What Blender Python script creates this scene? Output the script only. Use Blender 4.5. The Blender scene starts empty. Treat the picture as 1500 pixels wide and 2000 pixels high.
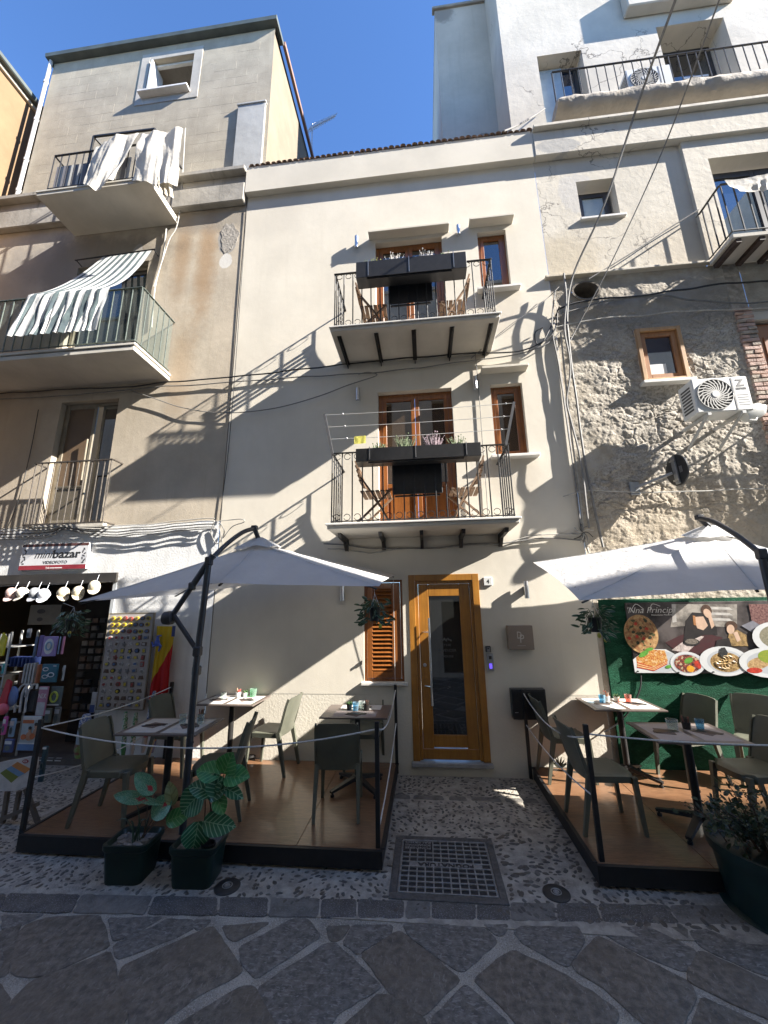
import bpy, math, random
from mathutils import Vector, Matrix, noise

rnd = random.Random(11)
S = bpy.context.scene
COL = S.collection
PI = math.pi

# ------------------------------------------------------------------ camera
# the facades stand in the plane y = 0 (x to the right along the street, z up, the street at y < 0), metres
FPX = 766.0
up = Vector((-51, -3238, FPX)).normalized()
left = Vector((-7850, 305, FPX)).normalized()
left = (left - up * left.dot(up)).normalized()
AX = -left
AY = up.cross(AX)
if AY.z < 0: AY = -AY
RW = Matrix((AX, AY, up))                      # camera coordinates (right, down, forward) -> world
CAM = Vector((0.0, -5.404, 2.038))
cd = bpy.data.cameras.new('camera')
cam = bpy.data.objects.new('camera', cd); COL.objects.link(cam)
cd.sensor_fit = 'VERTICAL'; cd.sensor_height = 36.0; cd.sensor_width = 27.0
cd.lens = 36.0 * FPX / 2000.0
cd.clip_start = 0.05; cd.clip_end = 400
r_, d_, f_ = RW @ Vector((1, 0, 0)), RW @ Vector((0, 1, 0)), RW @ Vector((0, 0, 1))
mw = Matrix.Identity(4)
for i in range(3):
    mw[i][0] = r_[i]; mw[i][1] = -d_[i]; mw[i][2] = -f_[i]; mw[i][3] = CAM[i]
cam.matrix_world = mw
S.camera = cam

# ------------------------------------------------------------------ light
SUN = Vector((4.25, -1.0, 2.70)).normalized()   # towards the sun: it rakes along the street
world = bpy.data.worlds.new('World'); S.world = world; world.use_nodes = True
nt = world.node_tree; nt.nodes.clear()
sky = nt.nodes.new('ShaderNodeTexSky'); sky.sky_type = 'NISHITA'; sky.sun_disc = False
sky.sun_elevation = math.asin(SUN.z)
sky.sun_rotation = math.atan2(SUN.x, SUN.y)
sky.altitude = 1500; sky.air_density = 1.0; sky.dust_density = 0.0; sky.ozone_density = 8.5
bg = nt.nodes.new('ShaderNodeBackground'); bg.inputs['Strength'].default_value = 0.100
wo = nt.nodes.new('ShaderNodeOutputWorld')
nt.links.new(sky.outputs[0], bg.inputs[0]); nt.links.new(bg.outputs[0], wo.inputs[0])
sl = bpy.data.lights.new('sun', 'SUN'); sl.energy = 5.0; sl.angle = math.radians(0.5); sl.color = (1.0, 0.945, 0.87)
so = bpy.data.objects.new('sun', sl); COL.objects.link(so)
so.rotation_mode = 'QUATERNION'; so.rotation_quaternion = SUN.to_track_quat('Z', 'Y')
so.location = (12, -6, 20)
vs_ = S.view_settings
vs_.view_transform = 'Standard'; vs_.look = 'None'; vs_.gamma = 1.0; vs_.use_curve_mapping = False
vs_.exposure = 2.08
S.cycles.max_bounces = 8; S.cycles.diffuse_bounces = 4; S.cycles.glossy_bounces = 3; S.cycles.transparent_max_bounces = 12
S.cycles.caustics_reflective = False; S.cycles.caustics_refractive = False
S.cycles.use_denoising = True

# ------------------------------------------------------------------ survey helpers: where a sight line meets a real plane
def sight(px, py): return RW @ Vector((px - 750.0, py - 1000.0, FPX))
def W(px, py, y=0.0):
    r = sight(px, py); return CAM + r * ((y - CAM.y) / r.y)
def G(px, py, z=0.0):
    r = sight(px, py); return CAM + r * ((z - CAM.z) / r.z)

# ------------------------------------------------------------------ materials
class NT:
    def __init__(s, name):
        s.m = bpy.data.materials.new(name); s.m.use_nodes = True
        s.t = s.m.node_tree; s.t.nodes.clear()
        s.out = s.t.nodes.new('ShaderNodeOutputMaterial')
        s._pos = None; s._obj = None
    def n(s, ty, **kw):
        nd = s.t.nodes.new(ty)
        for k, v in kw.items(): setattr(nd, k, v)
        return nd
    def put(s, sock, v):
        if isinstance(v, bpy.types.NodeSocket): s.t.links.new(v, sock)
        elif v is not None:
            if sock.type == 'RGBA' and len(v) == 3: v = (*v, 1)
            sock.default_value = v
    def math(s, op, a, b=None, clamp=False):
        nd = s.n('ShaderNodeMath', operation=op, use_clamp=clamp)
        s.put(nd.inputs[0], a)
        if b is not None: s.put(nd.inputs[1], b)
        return nd.outputs[0]
    def pos(s):
        if s._pos is None: s._pos = s.n('ShaderNodeNewGeometry').outputs['Position']
        return s._pos
    def obj(s):
        if s._obj is None: s._obj = s.n('ShaderNodeTexCoord').outputs['Object']
        return s._obj
    def xyz(s, v):
        nd = s.n('ShaderNodeSeparateXYZ'); s.put(nd.inputs[0], v); return nd.outputs
    def scale(s, v, st):
        nd = s.n('ShaderNodeVectorMath', operation='MULTIPLY'); s.put(nd.inputs[0], v); nd.inputs[1].default_value = st
        return nd.outputs[0]
    def noise(s, v, sc, det=4, rough=.55, dist=0):
        nd = s.n('ShaderNodeTexNoise'); s.put(nd.inputs['Vector'], v)
        nd.inputs['Scale'].default_value = sc; nd.inputs['Detail'].default_value = det
        nd.inputs['Roughness'].default_value = rough; nd.inputs['Distortion'].default_value = dist
        return nd.outputs['Fac']
    def vor(s, v, sc, feature='F1', out='Distance', rand=1):
        nd = s.n('ShaderNodeTexVoronoi', feature=feature); s.put(nd.inputs['Vector'], v)
        nd.inputs['Scale'].default_value = sc; nd.inputs['Randomness'].default_value = rand
        return nd.outputs[out]
    def ramp(s, f, a, b, lo=0.0, hi=1.0, smooth=True):
        nd = s.n('ShaderNodeMapRange', interpolation_type='SMOOTHSTEP' if smooth else 'LINEAR')
        s.put(nd.inputs[0], f); nd.inputs[1].default_value = a; nd.inputs[2].default_value = b
        nd.inputs[3].default_value = lo; nd.inputs[4].default_value = hi
        return nd.outputs[0]
    def mix(s, f, a, b, mode='MIX'):
        nd = s.n('ShaderNodeMix', data_type='RGBA', blend_type=mode)
        s.put(nd.inputs[0], f); s.put(nd.inputs[6], a); s.put(nd.inputs[7], b)
        return nd.outputs[2]
    def patch(s, x, z, rx, rz, edge=.35, wob=.6, sc=3.0, ax='xz'):
        """soft uneven patch centred on (x, z)"""
        p = s.xyz(s.pos()); ia = {'x': 0, 'y': 1, 'z': 2}
        dx = s.math('DIVIDE', s.math('SUBTRACT', p[ia[ax[0]]], x), rx)
        dz = s.math('DIVIDE', s.math('SUBTRACT', p[ia[ax[1]]], z), rz)
        d = s.math('SQRT', s.math('ADD', s.math('MULTIPLY', dx, dx), s.math('MULTIPLY', dz, dz)))
        d = s.math('ADD', d, s.math('MULTIPLY', s.math('SUBTRACT', s.noise(s.pos(), sc, 5, .65), .5), wob * 2))
        return s.ramp(d, 1 + edge, 1 - edge)

MATS = {}
def M(name, col, rough=.7, var=.15, vs=5, bump=0, bs=60, bd=.004, metal=0, spec=.5, st=(1, 1, 1), col2=None,
      extra=None, trans=0, det=5, height=None, local=False, coat=0, ior=None):
    if name in MATS: return MATS[name]
    s = NT(name)
    p = s.scale(s.obj() if local else s.pos(), st)
    c1 = tuple(c * (1 - var) for c in col); c2 = col2 or tuple(min(1, c * (1 + var)) for c in col)
    c = s.mix(s.ramp(s.noise(p, vs, det, .6), .3, .7), c1, c2)
    if extra: c = extra(s, c)
    b = s.n('ShaderNodeBsdfPrincipled')
    s.put(b.inputs['Base Color'], c); b.inputs['Roughness'].default_value = rough
    b.inputs['Metallic'].default_value = metal; b.inputs['Specular IOR Level'].default_value = spec
    if coat: b.inputs['Coat Weight'].default_value = coat; b.inputs['Coat Roughness'].default_value = .1
    if ior: b.inputs['IOR'].default_value = ior
    if bump:
        bn = s.n('ShaderNodeBump'); bn.inputs['Strength'].default_value = bump; bn.inputs['Distance'].default_value = bd
        h = height(s) if height else s.noise(p, bs, 4, .6)
        s.put(bn.inputs['Height'], h); s.t.links.new(bn.outputs[0], b.inputs['Normal'])
    sh = b.outputs[0]
    if trans:
        tr = s.n('ShaderNodeBsdfTranslucent'); s.put(tr.inputs[0], c)
        mx = s.n('ShaderNodeMixShader'); mx.inputs[0].default_value = trans
        s.t.links.new(sh, mx.inputs[1]); s.t.links.new(tr.outputs[0], mx.inputs[2]); sh = mx.outputs[0]
    s.t.links.new(sh, s.out.inputs[0])
    MATS[name] = s.m
    return s.m

def glass(name, tint=(.02, .025, .03), spec=.9, rough=.02, var=0):
    return M(name, tint, rough=rough, var=var, spec=spec, ior=1.9)
def clear_glass(name, tint, alpha=.25):
    if name in MATS: return MATS[name]
    s = NT(name)
    a = s.n('ShaderNodeBsdfTransparent'); a.inputs[0].default_value = (*tint, 1)
    g = s.n('ShaderNodeBsdfPrincipled'); g.inputs['Base Color'].default_value = (*tint, 1); g.inputs['Roughness'].default_value = .05
    fr = s.n('ShaderNodeLayerWeight'); fr.inputs[0].default_value = .5
    f = s.math('ADD', s.math('MULTIPLY', s.math('POWER', fr.outputs['Facing'], 4.0), .6), alpha + .03, True)
    mx = s.n('ShaderNodeMixShader'); s.put(mx.inputs[0], f)
    s.t.links.new(a.outputs[0], mx.inputs[1]); s.t.links.new(g.outputs[0], mx.inputs[2]); s.t.links.new(mx.outputs[0], s.out.inputs[0])
    MATS[name] = s.m; return s.m

# ------------------------------------------------------------------ mesh builder
def origin(o):
    v = Vector((0, 0, 0))
    while o is not None:
        v = v + o.location; o = o.parent
    return v

class MB:
    def __init__(s): s.v = []; s.f = []; s.mi = []
    def add(s, vs, fs, mi=0):
        b = len(s.v); s.v += [Vector(v) for v in vs]
        for f in fs: s.f.append([i + b for i in f]); s.mi.append(mi)
        return s
    def xf(s, m, start=0):
        for i in range(start, len(s.v)): s.v[i] = m @ s.v[i]
        return s
    def box(s, x0, x1, y0, y1, z0, z1, mi=0):
        return s.add([(x0, y0, z0), (x1, y0, z0), (x1, y1, z0), (x0, y1, z0), (x0, y0, z1), (x1, y0, z1), (x1, y1, z1), (x0, y1, z1)],
                     [(3, 2, 1, 0), (4, 5, 6, 7), (0, 1, 5, 4), (1, 2, 6, 5), (2, 3, 7, 6), (3, 0, 4, 7)], mi)
    def bev(s, x0, x1, y0, y1, z0, z1, b=.005, mi=0):
        """box with chamfered edges"""
        xs, ys, zs = (x0, x1), (y0, y1), (z0, z1); vs = []; idx = {}
        for i in (0, 1):
            for j in (0, 1):
                for k in (0, 1):
                    sx, sy, sz = (1 - 2 * i) * b, (1 - 2 * j) * b, (1 - 2 * k) * b
                    for a, p in (('x', (xs[i], ys[j] + sy, zs[k] + sz)), ('y', (xs[i] + sx, ys[j], zs[k] + sz)), ('z', (xs[i] + sx, ys[j] + sy, zs[k]))):
                        idx[a, i, j, k] = len(vs); vs.append(p)
        fs = []
        for i in (0, 1):
            fs += [[idx['x', i, 0, 0], idx['x', i, 1, 0], idx['x', i, 1, 1], idx['x', i, 0, 1]][::1 if i else -1],
                   [idx['y', 0, i, 0], idx['y', 0, i, 1], idx['y', 1, i, 1], idx['y', 1, i, 0]][::1 if i else -1],
                   [idx['z', 0, 0, i], idx['z', 1, 0, i], idx['z', 1, 1, i], idx['z', 0, 1, i]][::1 if i else -1]]
        for j in (0, 1):
            for k in (0, 1):
                e = 1 if (j == k) else -1
                fs += [[idx['y', 0, j, k], idx['y', 1, j, k], idx['z', 1, j, k], idx['z', 0, j, k]][::e],
                       [idx['x', j, 0, k], idx['z', j, 0, k], idx['z', j, 1, k], idx['x', j, 1, k]][::e],
                       [idx['x', j, k, 0], idx['x', j, k, 1], idx['y', j, k, 1], idx['y', j, k, 0]][::e]]
                for i in (0, 1):
                    e2 = 1 if (i + j + k) % 2 else -1
                    fs.append([idx['x', i, j, k], idx['y', i, j, k], idx['z', i, j, k]][::e2])
        return s.add(vs, fs, mi)
    def quad(s, a, b, c, d, mi=0): return s.add([a, b, c, d], [(0, 1, 2, 3)], mi)
    def tube(s, pts, r, n=8, mi=0, cap=True):
        pts = [Vector(p) for p in pts]; m = len(pts)
        rs = r if isinstance(r, (list, tuple)) else [r] * m
        t0 = (pts[1] - pts[0]).normalized()
        u = t0.orthogonal().normalized(); vs = []; fs = []
        for i in range(m):
            t = (pts[min(i + 1, m - 1)] - pts[max(i - 1, 0)]).normalized()
            u = (u - t * u.dot(t))
            u = u.normalized() if u.length > 1e-6 else t.orthogonal().normalized()
            w = t.cross(u)
            for k in range(n):
                a = 2 * PI * (k + .5) / n
                vs.append(pts[i] + (u * math.cos(a) + w * math.sin(a)) * rs[i])
        for i in range(m - 1):
            for k in range(n):
                k2 = (k + 1) % n
                fs.append((i * n + k, i * n + k2, (i + 1) * n + k2, (i + 1) * n + k))
        if cap: fs += [tuple(range(n))[::-1], tuple((m - 1) * n + k for k in range(n))]
        return s.add(vs, fs, mi)
    def beam(s, p0, p1, w, h, upv=(0, 0, 1), mi=0, w1=None, h1=None):
        p0, p1 = Vector(p0), Vector(p1); t = (p1 - p0).normalized(); u = Vector(upv)
        sx = t.cross(u)
        if sx.length < 1e-4: sx = t.cross(Vector((0, 1, 0)))
        sx.normalize(); u = sx.cross(t).normalized()
        w1 = w if w1 is None else w1; h1 = h if h1 is None else h1
        vs = [p0 + sx * (a * w / 2) + u * (b * h / 2) for a, b in ((-1, -1), (1, -1), (1, 1), (-1, 1))]
        vs += [p1 + sx * (a * w1 / 2) + u * (b * h1 / 2) for a, b in ((-1, -1), (1, -1), (1, 1), (-1, 1))]
        return s.add(vs, [(0, 1, 2, 3)[::-1], (4, 5, 6, 7), (0, 1, 5, 4), (1, 2, 6, 5), (2, 3, 7, 6), (3, 0, 4, 7)], mi)
    def lathe(s, c, prof, n=24, mi=0, sx=1, sy=1):
        c = Vector(c); vs = []; fs = []; m = len(prof)
        for r, z in prof:
            for k in range(n):
                a = 2 * PI * k / n; vs.append(c + Vector((r * math.cos(a) * sx, r * math.sin(a) * sy, z)))
        for i in range(m - 1):
            for k in range(n):
                k2 = (k + 1) % n; fs.append((i * n + k, i * n + k2, (i + 1) * n + k2, (i + 1) * n + k))
        if prof[0][0] > 1e-5: fs.append(tuple(range(n))[::-1])
        if prof[-1][0] > 1e-5: fs.append(tuple((m - 1) * n + k for k in range(n)))
        return s.add(vs, fs, mi)
    def ball(s, c, r, sx=1, sy=1, sz=1, n=12, m=8, mi=0):
        return s.lathe(c, [(r * math.sin(PI * i / m) if 0 < i < m else 1e-6, -r * math.cos(PI * i / m) * sz) for i in range(m + 1)], n, mi, sx, sy)
    def prism(s, poly, a, b, axis='z', mi=0):
        """poly extruded from a to b along an axis; axis y: poly is (x, z)"""
        n = len(poly); P = {'z': lambda p, h: (p[0], p[1], h), 'y': lambda p, h: (p[0], h, p[1]), 'x': lambda p, h: (h, p[0], p[1])}[axis]
        vs = [P(p, a) for p in poly] + [P(p, b) for p in poly]
        fs = [tuple(range(n))[::-1], tuple(range(n, 2 * n))] + [(i, (i + 1) % n, n + (i + 1) % n, n + i) for i in range(n)]
        return s.add(vs, fs, mi)
    def disc(s, x, z, rx, rz, y0, y1, n=20, mi=0, rot=0):
        ca, sa = math.cos(rot), math.sin(rot)
        pl = [(x + ca * rx * math.cos(2 * PI * i / n) - sa * rz * math.sin(2 * PI * i / n), z + sa * rx * math.cos(2 * PI * i / n) + ca * rz * math.sin(2 * PI * i / n)) for i in range(n)]
        return s.prism(pl, y0, y1, 'y', mi)
    def mesh(s, name, off=Vector((0, 0, 0)), smooth=False):
        me = bpy.data.meshes.new(name)
        me.from_pydata([tuple(v - off) for v in s.v], [], s.f)
        return me
    def build(s, name, mat, parent=None, smooth=False, label=None, kind=None, rec=True, flip=True):
        me = s.mesh(name, origin(parent))
        mats = mat if isinstance(mat, (list, tuple)) else [mat]
        for m in mats: me.materials.append(m)
        for p, i in zip(me.polygons, s.mi): p.material_index = i
        if rec:
            import bmesh
            bm = bmesh.new(); bm.from_mesh(me); bmesh.ops.recalc_face_normals(bm, faces=bm.faces); bm.to_mesh(me); bm.free()
        if smooth:
            for p in me.polygons: p.use_smooth = True
            me.set_sharp_from_angle(angle=math.radians(smooth if smooth is not True else 40))
        o = bpy.data.objects.new(name, me); COL.objects.link(o)
        if parent is not None: o.parent = parent
        if label: o['label'] = label
        if kind: o['kind'] = kind
        return o

def thing(name, label, cat, loc=(0, 0, 0), group=None):
    o = bpy.data.objects.new(name, None); COL.objects.link(o); o.empty_display_size = .1
    o.location = loc; o['label'] = label; o['category'] = cat
    if group: o['group'] = group
    return o
def tag(o, label, cat, group=None):
    o['label'] = label; o['category'] = cat
    if group: o['group'] = group
    return o
def structure(name):
    o = bpy.data.objects.new(name, None); COL.objects.link(o); o['kind'] = 'structure'; return o
def put(src, name, parent, loc, rot=(0, 0, 0), sc=(1, 1, 1), world=True):
    """another object on the same mesh"""
    o = bpy.data.objects.new(name, src.data if isinstance(src, bpy.types.Object) else src); COL.objects.link(o)
    o.location = Vector(loc) - (origin(parent) if world and parent else Vector((0, 0, 0)))
    o.rotation_euler = rot; o.scale = sc
    if parent is not None: o.parent = parent
    return o
def mesh_of(mb, name, mat, smooth=False):
    o = mb.build(name, mat, None, smooth); me = o.data; bpy.data.objects.remove(o); return me
def copy_tree(root, loc, rotz, label, group=None):
    c = root.copy(); COL.objects.link(c); c.location = loc; c.rotation_euler = (0, 0, rotz)
    c['label'] = label
    if group: c['group'] = group
    for ch in root.children:
        d = ch.copy(); COL.objects.link(d); d.parent = c
        for g in ch.children:
            e = g.copy(); COL.objects.link(e); e.parent = d
    return c

def spline(pts, k=6):
    pts = [Vector(p) for p in pts]; out = []
    for i in range(len(pts) - 1):
        p0, p1, p2, p3 = pts[max(i - 1, 0)], pts[i], pts[i + 1], pts[min(i + 2, len(pts) - 1)]
        for j in range(k):
            t = j / k
            out.append(.5 * ((2 * p1) + (p2 - p0) * t + (2 * p0 - 5 * p1 + 4 * p2 - p3) * t * t + (3 * p1 - p0 - 3 * p2 + p3) * t ** 3))
    out.append(pts[-1]); return out
def sag(a, b, drop, n=14):
    a, b = Vector(a), Vector(b)
    return [a.lerp(b, i / n) - Vector((0, 0, drop * 4 * (i / n) * (1 - i / n))) for i in range(n + 1)]

def wall(mb, x0, x1, z0, z1, y, holes=(), mi=0, depth=None):
    """front face at y with real openings (x0, x1, z0, z1, depth) and their reveals"""
    xs = sorted({x0, x1, *[h[0] for h in holes], *[h[1] for h in holes]}); xs = [x for x in xs if x0 <= x <= x1]
    zs = sorted({z0, z1, *[h[2] for h in holes], *[h[3] for h in holes]}); zs = [z for z in zs if z0 <= z <= z1]
    for i in range(len(xs) - 1):
        for j in range(len(zs) - 1):
            cx, cz = (xs[i] + xs[i + 1]) / 2, (zs[j] + zs[j + 1]) / 2
            if any(h[0] < cx < h[1] and h[2] < cz < h[3] for h in holes): continue
            mb.quad((xs[i], y, zs[j]), (xs[i + 1], y, zs[j]), (xs[i + 1], y, zs[j + 1]), (xs[i], y, zs[j + 1]), mi)
    for h in holes:
        a, b, c, d, p = h
        c2 = max(c, z0); d2 = min(d, z1)
        mb.quad((a, y, c2), (a, y, d2), (a, y + p, d2), (a, y + p, c2), mi)
        mb.quad((b, y, d2), (b, y, c2), (b, y + p, c2), (b, y + p, d2), mi)
        if d <= z1: mb.quad((a, y, d), (b, y, d), (b, y + p, d), (a, y + p, d), mi)
        if c > z0: mb.quad((b, y, c), (a, y, c), (a, y + p, c), (b, y + p, c), mi)

_txt = {}
def letters(text, size=1.0, shear=0.0, bold=0.0, space=1.0, depth=0.0):
    """flat or raised lettering as a mesh builder: x right, y up, z out of the sign; returns it with its width"""
    c = bpy.data.curves.new('lettering', 'FONT'); c.body = text; c.size = size; c.shear = shear; c.offset = bold
    c.space_character = space; c.extrude = depth; c.resolution_u = 3
    o = bpy.data.objects.new('lettering', c); COL.objects.link(o)
    dg = bpy.context.evaluated_depsgraph_get()
    me = bpy.data.meshes.new_from_object(o.evaluated_get(dg))
    mb = MB(); mb.add([v.co.copy() for v in me.vertices], [list(p.vertices) for p in me.polygons])
    bpy.data.objects.remove(o); bpy.data.curves.remove(c); bpy.data.meshes.remove(me)
    xs = [v.x for v in mb.v] or [0]
    return mb, min(xs), max(xs)
FACE = Matrix(((1, 0, 0, 0), (0, 0, -1, 0), (0, 1, 0, 0), (0, 0, 0, 1)))   # text plane -> facade plane, facing the street
def write(mb, text, x, z, y, height, width=None, align='c', shear=0, bold=0, mi=0, rot=0, thick=.0008):
    """lettering on a vertical face: (x, z) is the middle (or left end) of its base line"""
    t, a, b = letters(text, 1.0, shear, bold, depth=thick / height)
    cap = .7
    sc = height / cap; sxx = sc if width is None else width / max(b - a, 1e-6)
    m = Matrix.Translation((x, y, z)) @ FACE @ Matrix.Rotation(rot, 4, 'Z') @ Matrix.Diagonal((sxx, sc, sc, 1)) @ Matrix.Translation((-a if align == 'l' else -(a + b) / 2, 0, 0))
    t.xf(m); k = len(mb.v); mb.v += t.v; mb.f += [[i + k for i in f] for f in t.f]; mb.mi += [mi] * len(t.f)
    return mb
# ------------------------------------------------------------------ ground, street, kerb, pavement
def darkfleck(sc=90, k=.35):
    def f(s, c):
        n = s.noise(s.pos(), sc, 3, .7)
        return s.mix(s.ramp(n, .5, .72), c, tuple([k * .32] * 3))
    return f
mortar = M('mortar', (.34, .305, .255), .9, .3, 9, bump=.9, bs=70, bd=.012,
           extra=lambda s, c: s.mix(s.ramp(s.noise(s.pos(), 55, 5, .75), .5, .75), c, (.45, .41, .35)))
street_mortar = M('street_mortar', (.40, .36, .30), .9, .3, 5, bump=1, bs=75, bd=.02,
                  extra=lambda s, c: s.mix(s.math('MULTIPLY', s.ramp(s.noise(s.pos(), 150, 3, .7), .54, .62), .7), s.mix(s.ramp(s.noise(s.pos(), 85, 5, .75), .46, .68), c, (.60, .55, .47)), (.11, .10, .088)))
def scratch(s, c):
    a = s.noise(s.scale(s.pos(), (1, .35, 1)), 42, 4, .7, 1.2)
    c = s.mix(s.math('MULTIPLY', s.ramp(a, .56, .68), .6), c, (.33, .30, .26))
    g_ = s.noise(s.pos(), 130, 3, .7); c = s.mix(s.math('MULTIPLY', s.ramp(g_, .52, .64), .35), c, (.045, .040, .034))
    b = s.noise(s.pos(), 2.2, 4, .6)
    return s.mix(s.math('MULTIPLY', s.ramp(b, .45, .7), .5), c, (.145, .115, .085))
slab_mats = [M('lava_slab_brown', (.150, .128, .103), .62, .42, 22, bump=1, bs=45, bd=.01, extra=scratch),
             M('lava_slab_grey', (.145, .130, .112), .66, .4, 26, bump=1, bs=55, bd=.012,
               extra=lambda s, c: s.mix(s.math('MULTIPLY', s.ramp(s.noise(s.scale(s.pos(), (.4, 1, 1)), 62, 3, .65, .9), .54, .64), .75), c, (.30, .28, .255))),
             M('lava_slab_dark', (.130, .115, .095), .6, .42, 20, bump=1, bs=50, bd=.01, extra=scratch)]
kerb_mats = [M('kerb_stone_flecked', (.092, .082, .072), .7, .3, 10, bump=1, bs=80, bd=.008,
               extra=lambda s, c: s.mix(s.ramp(s.noise(s.pos(), 110, 3, .7), .53, .66), c, (.24, .24, .25))),
             M('kerb_stone_grey', (.16, .145, .125), .75, .3, 10, bump=1, bs=70, bd=.008,
               extra=lambda s, c: s.mix(s.ramp(s.noise(s.pos(), 95, 3, .7), .52, .7), c, (.21, .205, .2)))]
g = MB(); g.quad((-60, -60, -.06), (60, -60, -.06), (60, 60, -.06), (-60, 60, -.06))
ground = g.build('ground', M('bare_ground', (.14, .13, .115), .9, .2, 2)); ground['kind'] = 'structure'

street = structure('street')
b = MB()
n_ = 60
b.quad((-14, -6.45, 0), (14, -6.45, 0), (14, -2.0, 0), (-14, -2.0, 0))
b.build('mortar_bed', street_mortar, street)

def stone(poly, name, mat, parent, h=.014, wob=.006, inset=.012, seed=0, rnd_c=1, grow=0):
    pts = [Vector((p[0], p[1], 0)) for p in poly]
    for _ in range(rnd_c):                                # round the corners once
        q = []
        for i in range(len(pts)):
            a, c = pts[i], pts[(i + 1) % len(pts)]
            L = (c - a).length; t = min(.22, .016 / max(L, 1e-4))
            q += [a.lerp(c, t), a.lerp(c, 1 - t)]
        pts = q
    cen = sum(pts, Vector()) / len(pts)
    pts = [p + (p - cen).normalized() * grow for p in pts]
    q = []
    for i in range(len(pts)):
        a, c = pts[i], pts[(i + 1) % len(pts)]; k = max(1, int((c - a).length / .045))
        for j in range(k):
            p = a.lerp(c, j / k)
            nx = noise.noise(Vector((p.x * 14, p.y * 14, seed))); ny = noise.noise(Vector((p.x * 14, p.y * 14, seed + 9)))
            q.append(p + Vector((nx, ny, 0)) * wob + Vector((noise.noise(Vector((p.x * 60, p.y * 60, seed))), noise.noise(Vector((p.x * 60, p.y * 60, seed + 4))), 0)) * wob * .55)
    pts = q; c = sum(pts, Vector()) / len(pts); n = len(pts); mb = MB()
    rings = []
    for ins, z in ((-.002, -.02), (0, h * .45), (inset * .5, h * .9), (inset, h)):
        rings.append([Vector((p.x, p.y, z)) + (c - p).normalized() * ins for p in pts])
    vs = [v for r in rings for v in r]; fs = []
    for k in range(3):
        for i in range(n):
            j = (i + 1) % n; fs.append((k * n + i, k * n + j, (k + 1) * n + j, (k + 1) * n + i))
    fs.append(tuple(3 * n + i for i in range(n)))
    mb.add(vs, fs)
    tilt = Vector((rnd.uniform(-.006, .006), rnd.uniform(-.006, .006), 0))
    for v in mb.v: v.z += (v - c).dot(tilt)
    return mb.build(name, mat, parent, smooth=30)

SLABS = [
 ([(5, 1790), (85, 1787), (40, 1808), (8, 1818)], 1),
 ([(27, 1850), (33, 1828), (55, 1805), (100, 1793), (190, 1791), (205, 1820), (210, 1850), (140, 1882), (80, 1907), (40, 1905), (26, 1900)], 0),
 ([(60, 1920), (213, 1862), (222, 1885), (225, 1915), (240, 1955), (248, 1985), (235, 2005), (180, 2040), (20, 2070), (22, 1960)], 0),
 ([(213, 1795), (315, 1793), (290, 1808), (260, 1825), (224, 1838)], 1),
 ([(225, 1845), (330, 1798), (375, 1800), (378, 1814), (340, 1833), (240, 1872), (232, 1868)], 1),
 ([(382, 1798), (412, 1800), (395, 1813), (383, 1815)], 1),
 ([(240, 1890), (405, 1815), (416, 1815), (470, 1893), (465, 1905), (380, 1948), (330, 1985), (310, 2010), (260, 2035), (256, 1985), (245, 1950), (236, 1912)], 0),
 ([(435, 1810), (525, 1803), (500, 1818), (460, 1838), (448, 1832)], 0),
 ([(470, 1850), (570, 1799), (600, 1798), (622, 1830), (615, 1838), (505, 1908), (495, 1905), (475, 1880)], 1),
 ([(505, 1932), (632, 1848), (655, 1845), (680, 1870), (740, 1925), (735, 1935), (660, 1975), (640, 2010), (560, 2050), (540, 1990), (520, 1960)], 1),
 ([(640, 1812), (682, 1810), (668, 1830), (655, 1838), (645, 1835)], 2),
 ([(690, 1809), (765, 1808), (762, 1825), (700, 1863), (672, 1843)], 1),
 ([(708, 1868), (765, 1828), (785, 1822), (895, 1912), (890, 1922), (830, 1978), (820, 1980), (770, 1945)], 0),
 ([(790, 1808), (940, 1808), (968, 1838), (965, 1845), (905, 1897), (890, 1893), (820, 1845), (800, 1830)], 1),
 ([(945, 1808), (992, 1808), (980, 1825), (972, 1825)], 1),
 ([(928, 1915), (975, 1875), (1005, 1860), (1060, 1885), (1110, 1912), (1200, 1970), (1205, 1985), (1190, 2010), (1060, 2060), (1000, 1985)], 0),
 ([(1005, 1820), (1015, 1812), (1130, 1813), (1140, 1838), (1132, 1850), (1108, 1885), (1090, 1880), (1020, 1840)], 1),
 ([(1120, 1885), (1165, 1835), (1175, 1833), (1345, 1920), (1358, 1945), (1330, 2000), (1300, 2030), (1240, 1985), (1190, 1935), (1128, 1900)], 0),
 ([(1172, 1820), (1200, 1813), (1270, 1815), (1330, 1845), (1358, 1858), (1340, 1895), (1320, 1893), (1260, 1868)], 1),
 ([(1310, 1815), (1340, 1815), (1340, 1835), (1320, 1830)], 2),
 ([(1350, 1820), (1440, 1817), (1600, 1850), (1600, 1930), (1480, 1900), (1380, 1855), (1355, 1835)], 1),
 ([(1352, 1885), (1365, 1863), (1380, 1862), (1480, 1910), (1580, 1955), (1560, 2020), (1480, 1980), (1400, 1945), (1345, 1918)], 0),
 ([(1375, 1952), (1480, 2000), (1560, 2040), (1400, 2070), (1355, 2010)], 2),
 ([(655, 2020), (740, 1945), (760, 1948), (830, 1995), (800, 2060), (660, 2070)], 2),
 ([(850, 1990), (905, 1932), (918, 1932), (990, 2000), (980, 2070), (840, 2070)], 1),
 ([(345, 2005), (470, 1930), (495, 1930), (520, 1975), (545, 2030), (500, 2070), (340, 2070)], 2),
 ([(-90, 1830), (-2, 1838), (4, 1880), (-12, 1912), (-100, 1918)], 1),
 ([(-120, 1930), (0, 1925), (12, 1960), (5, 2060), (-140, 2070)], 0)]
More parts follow.
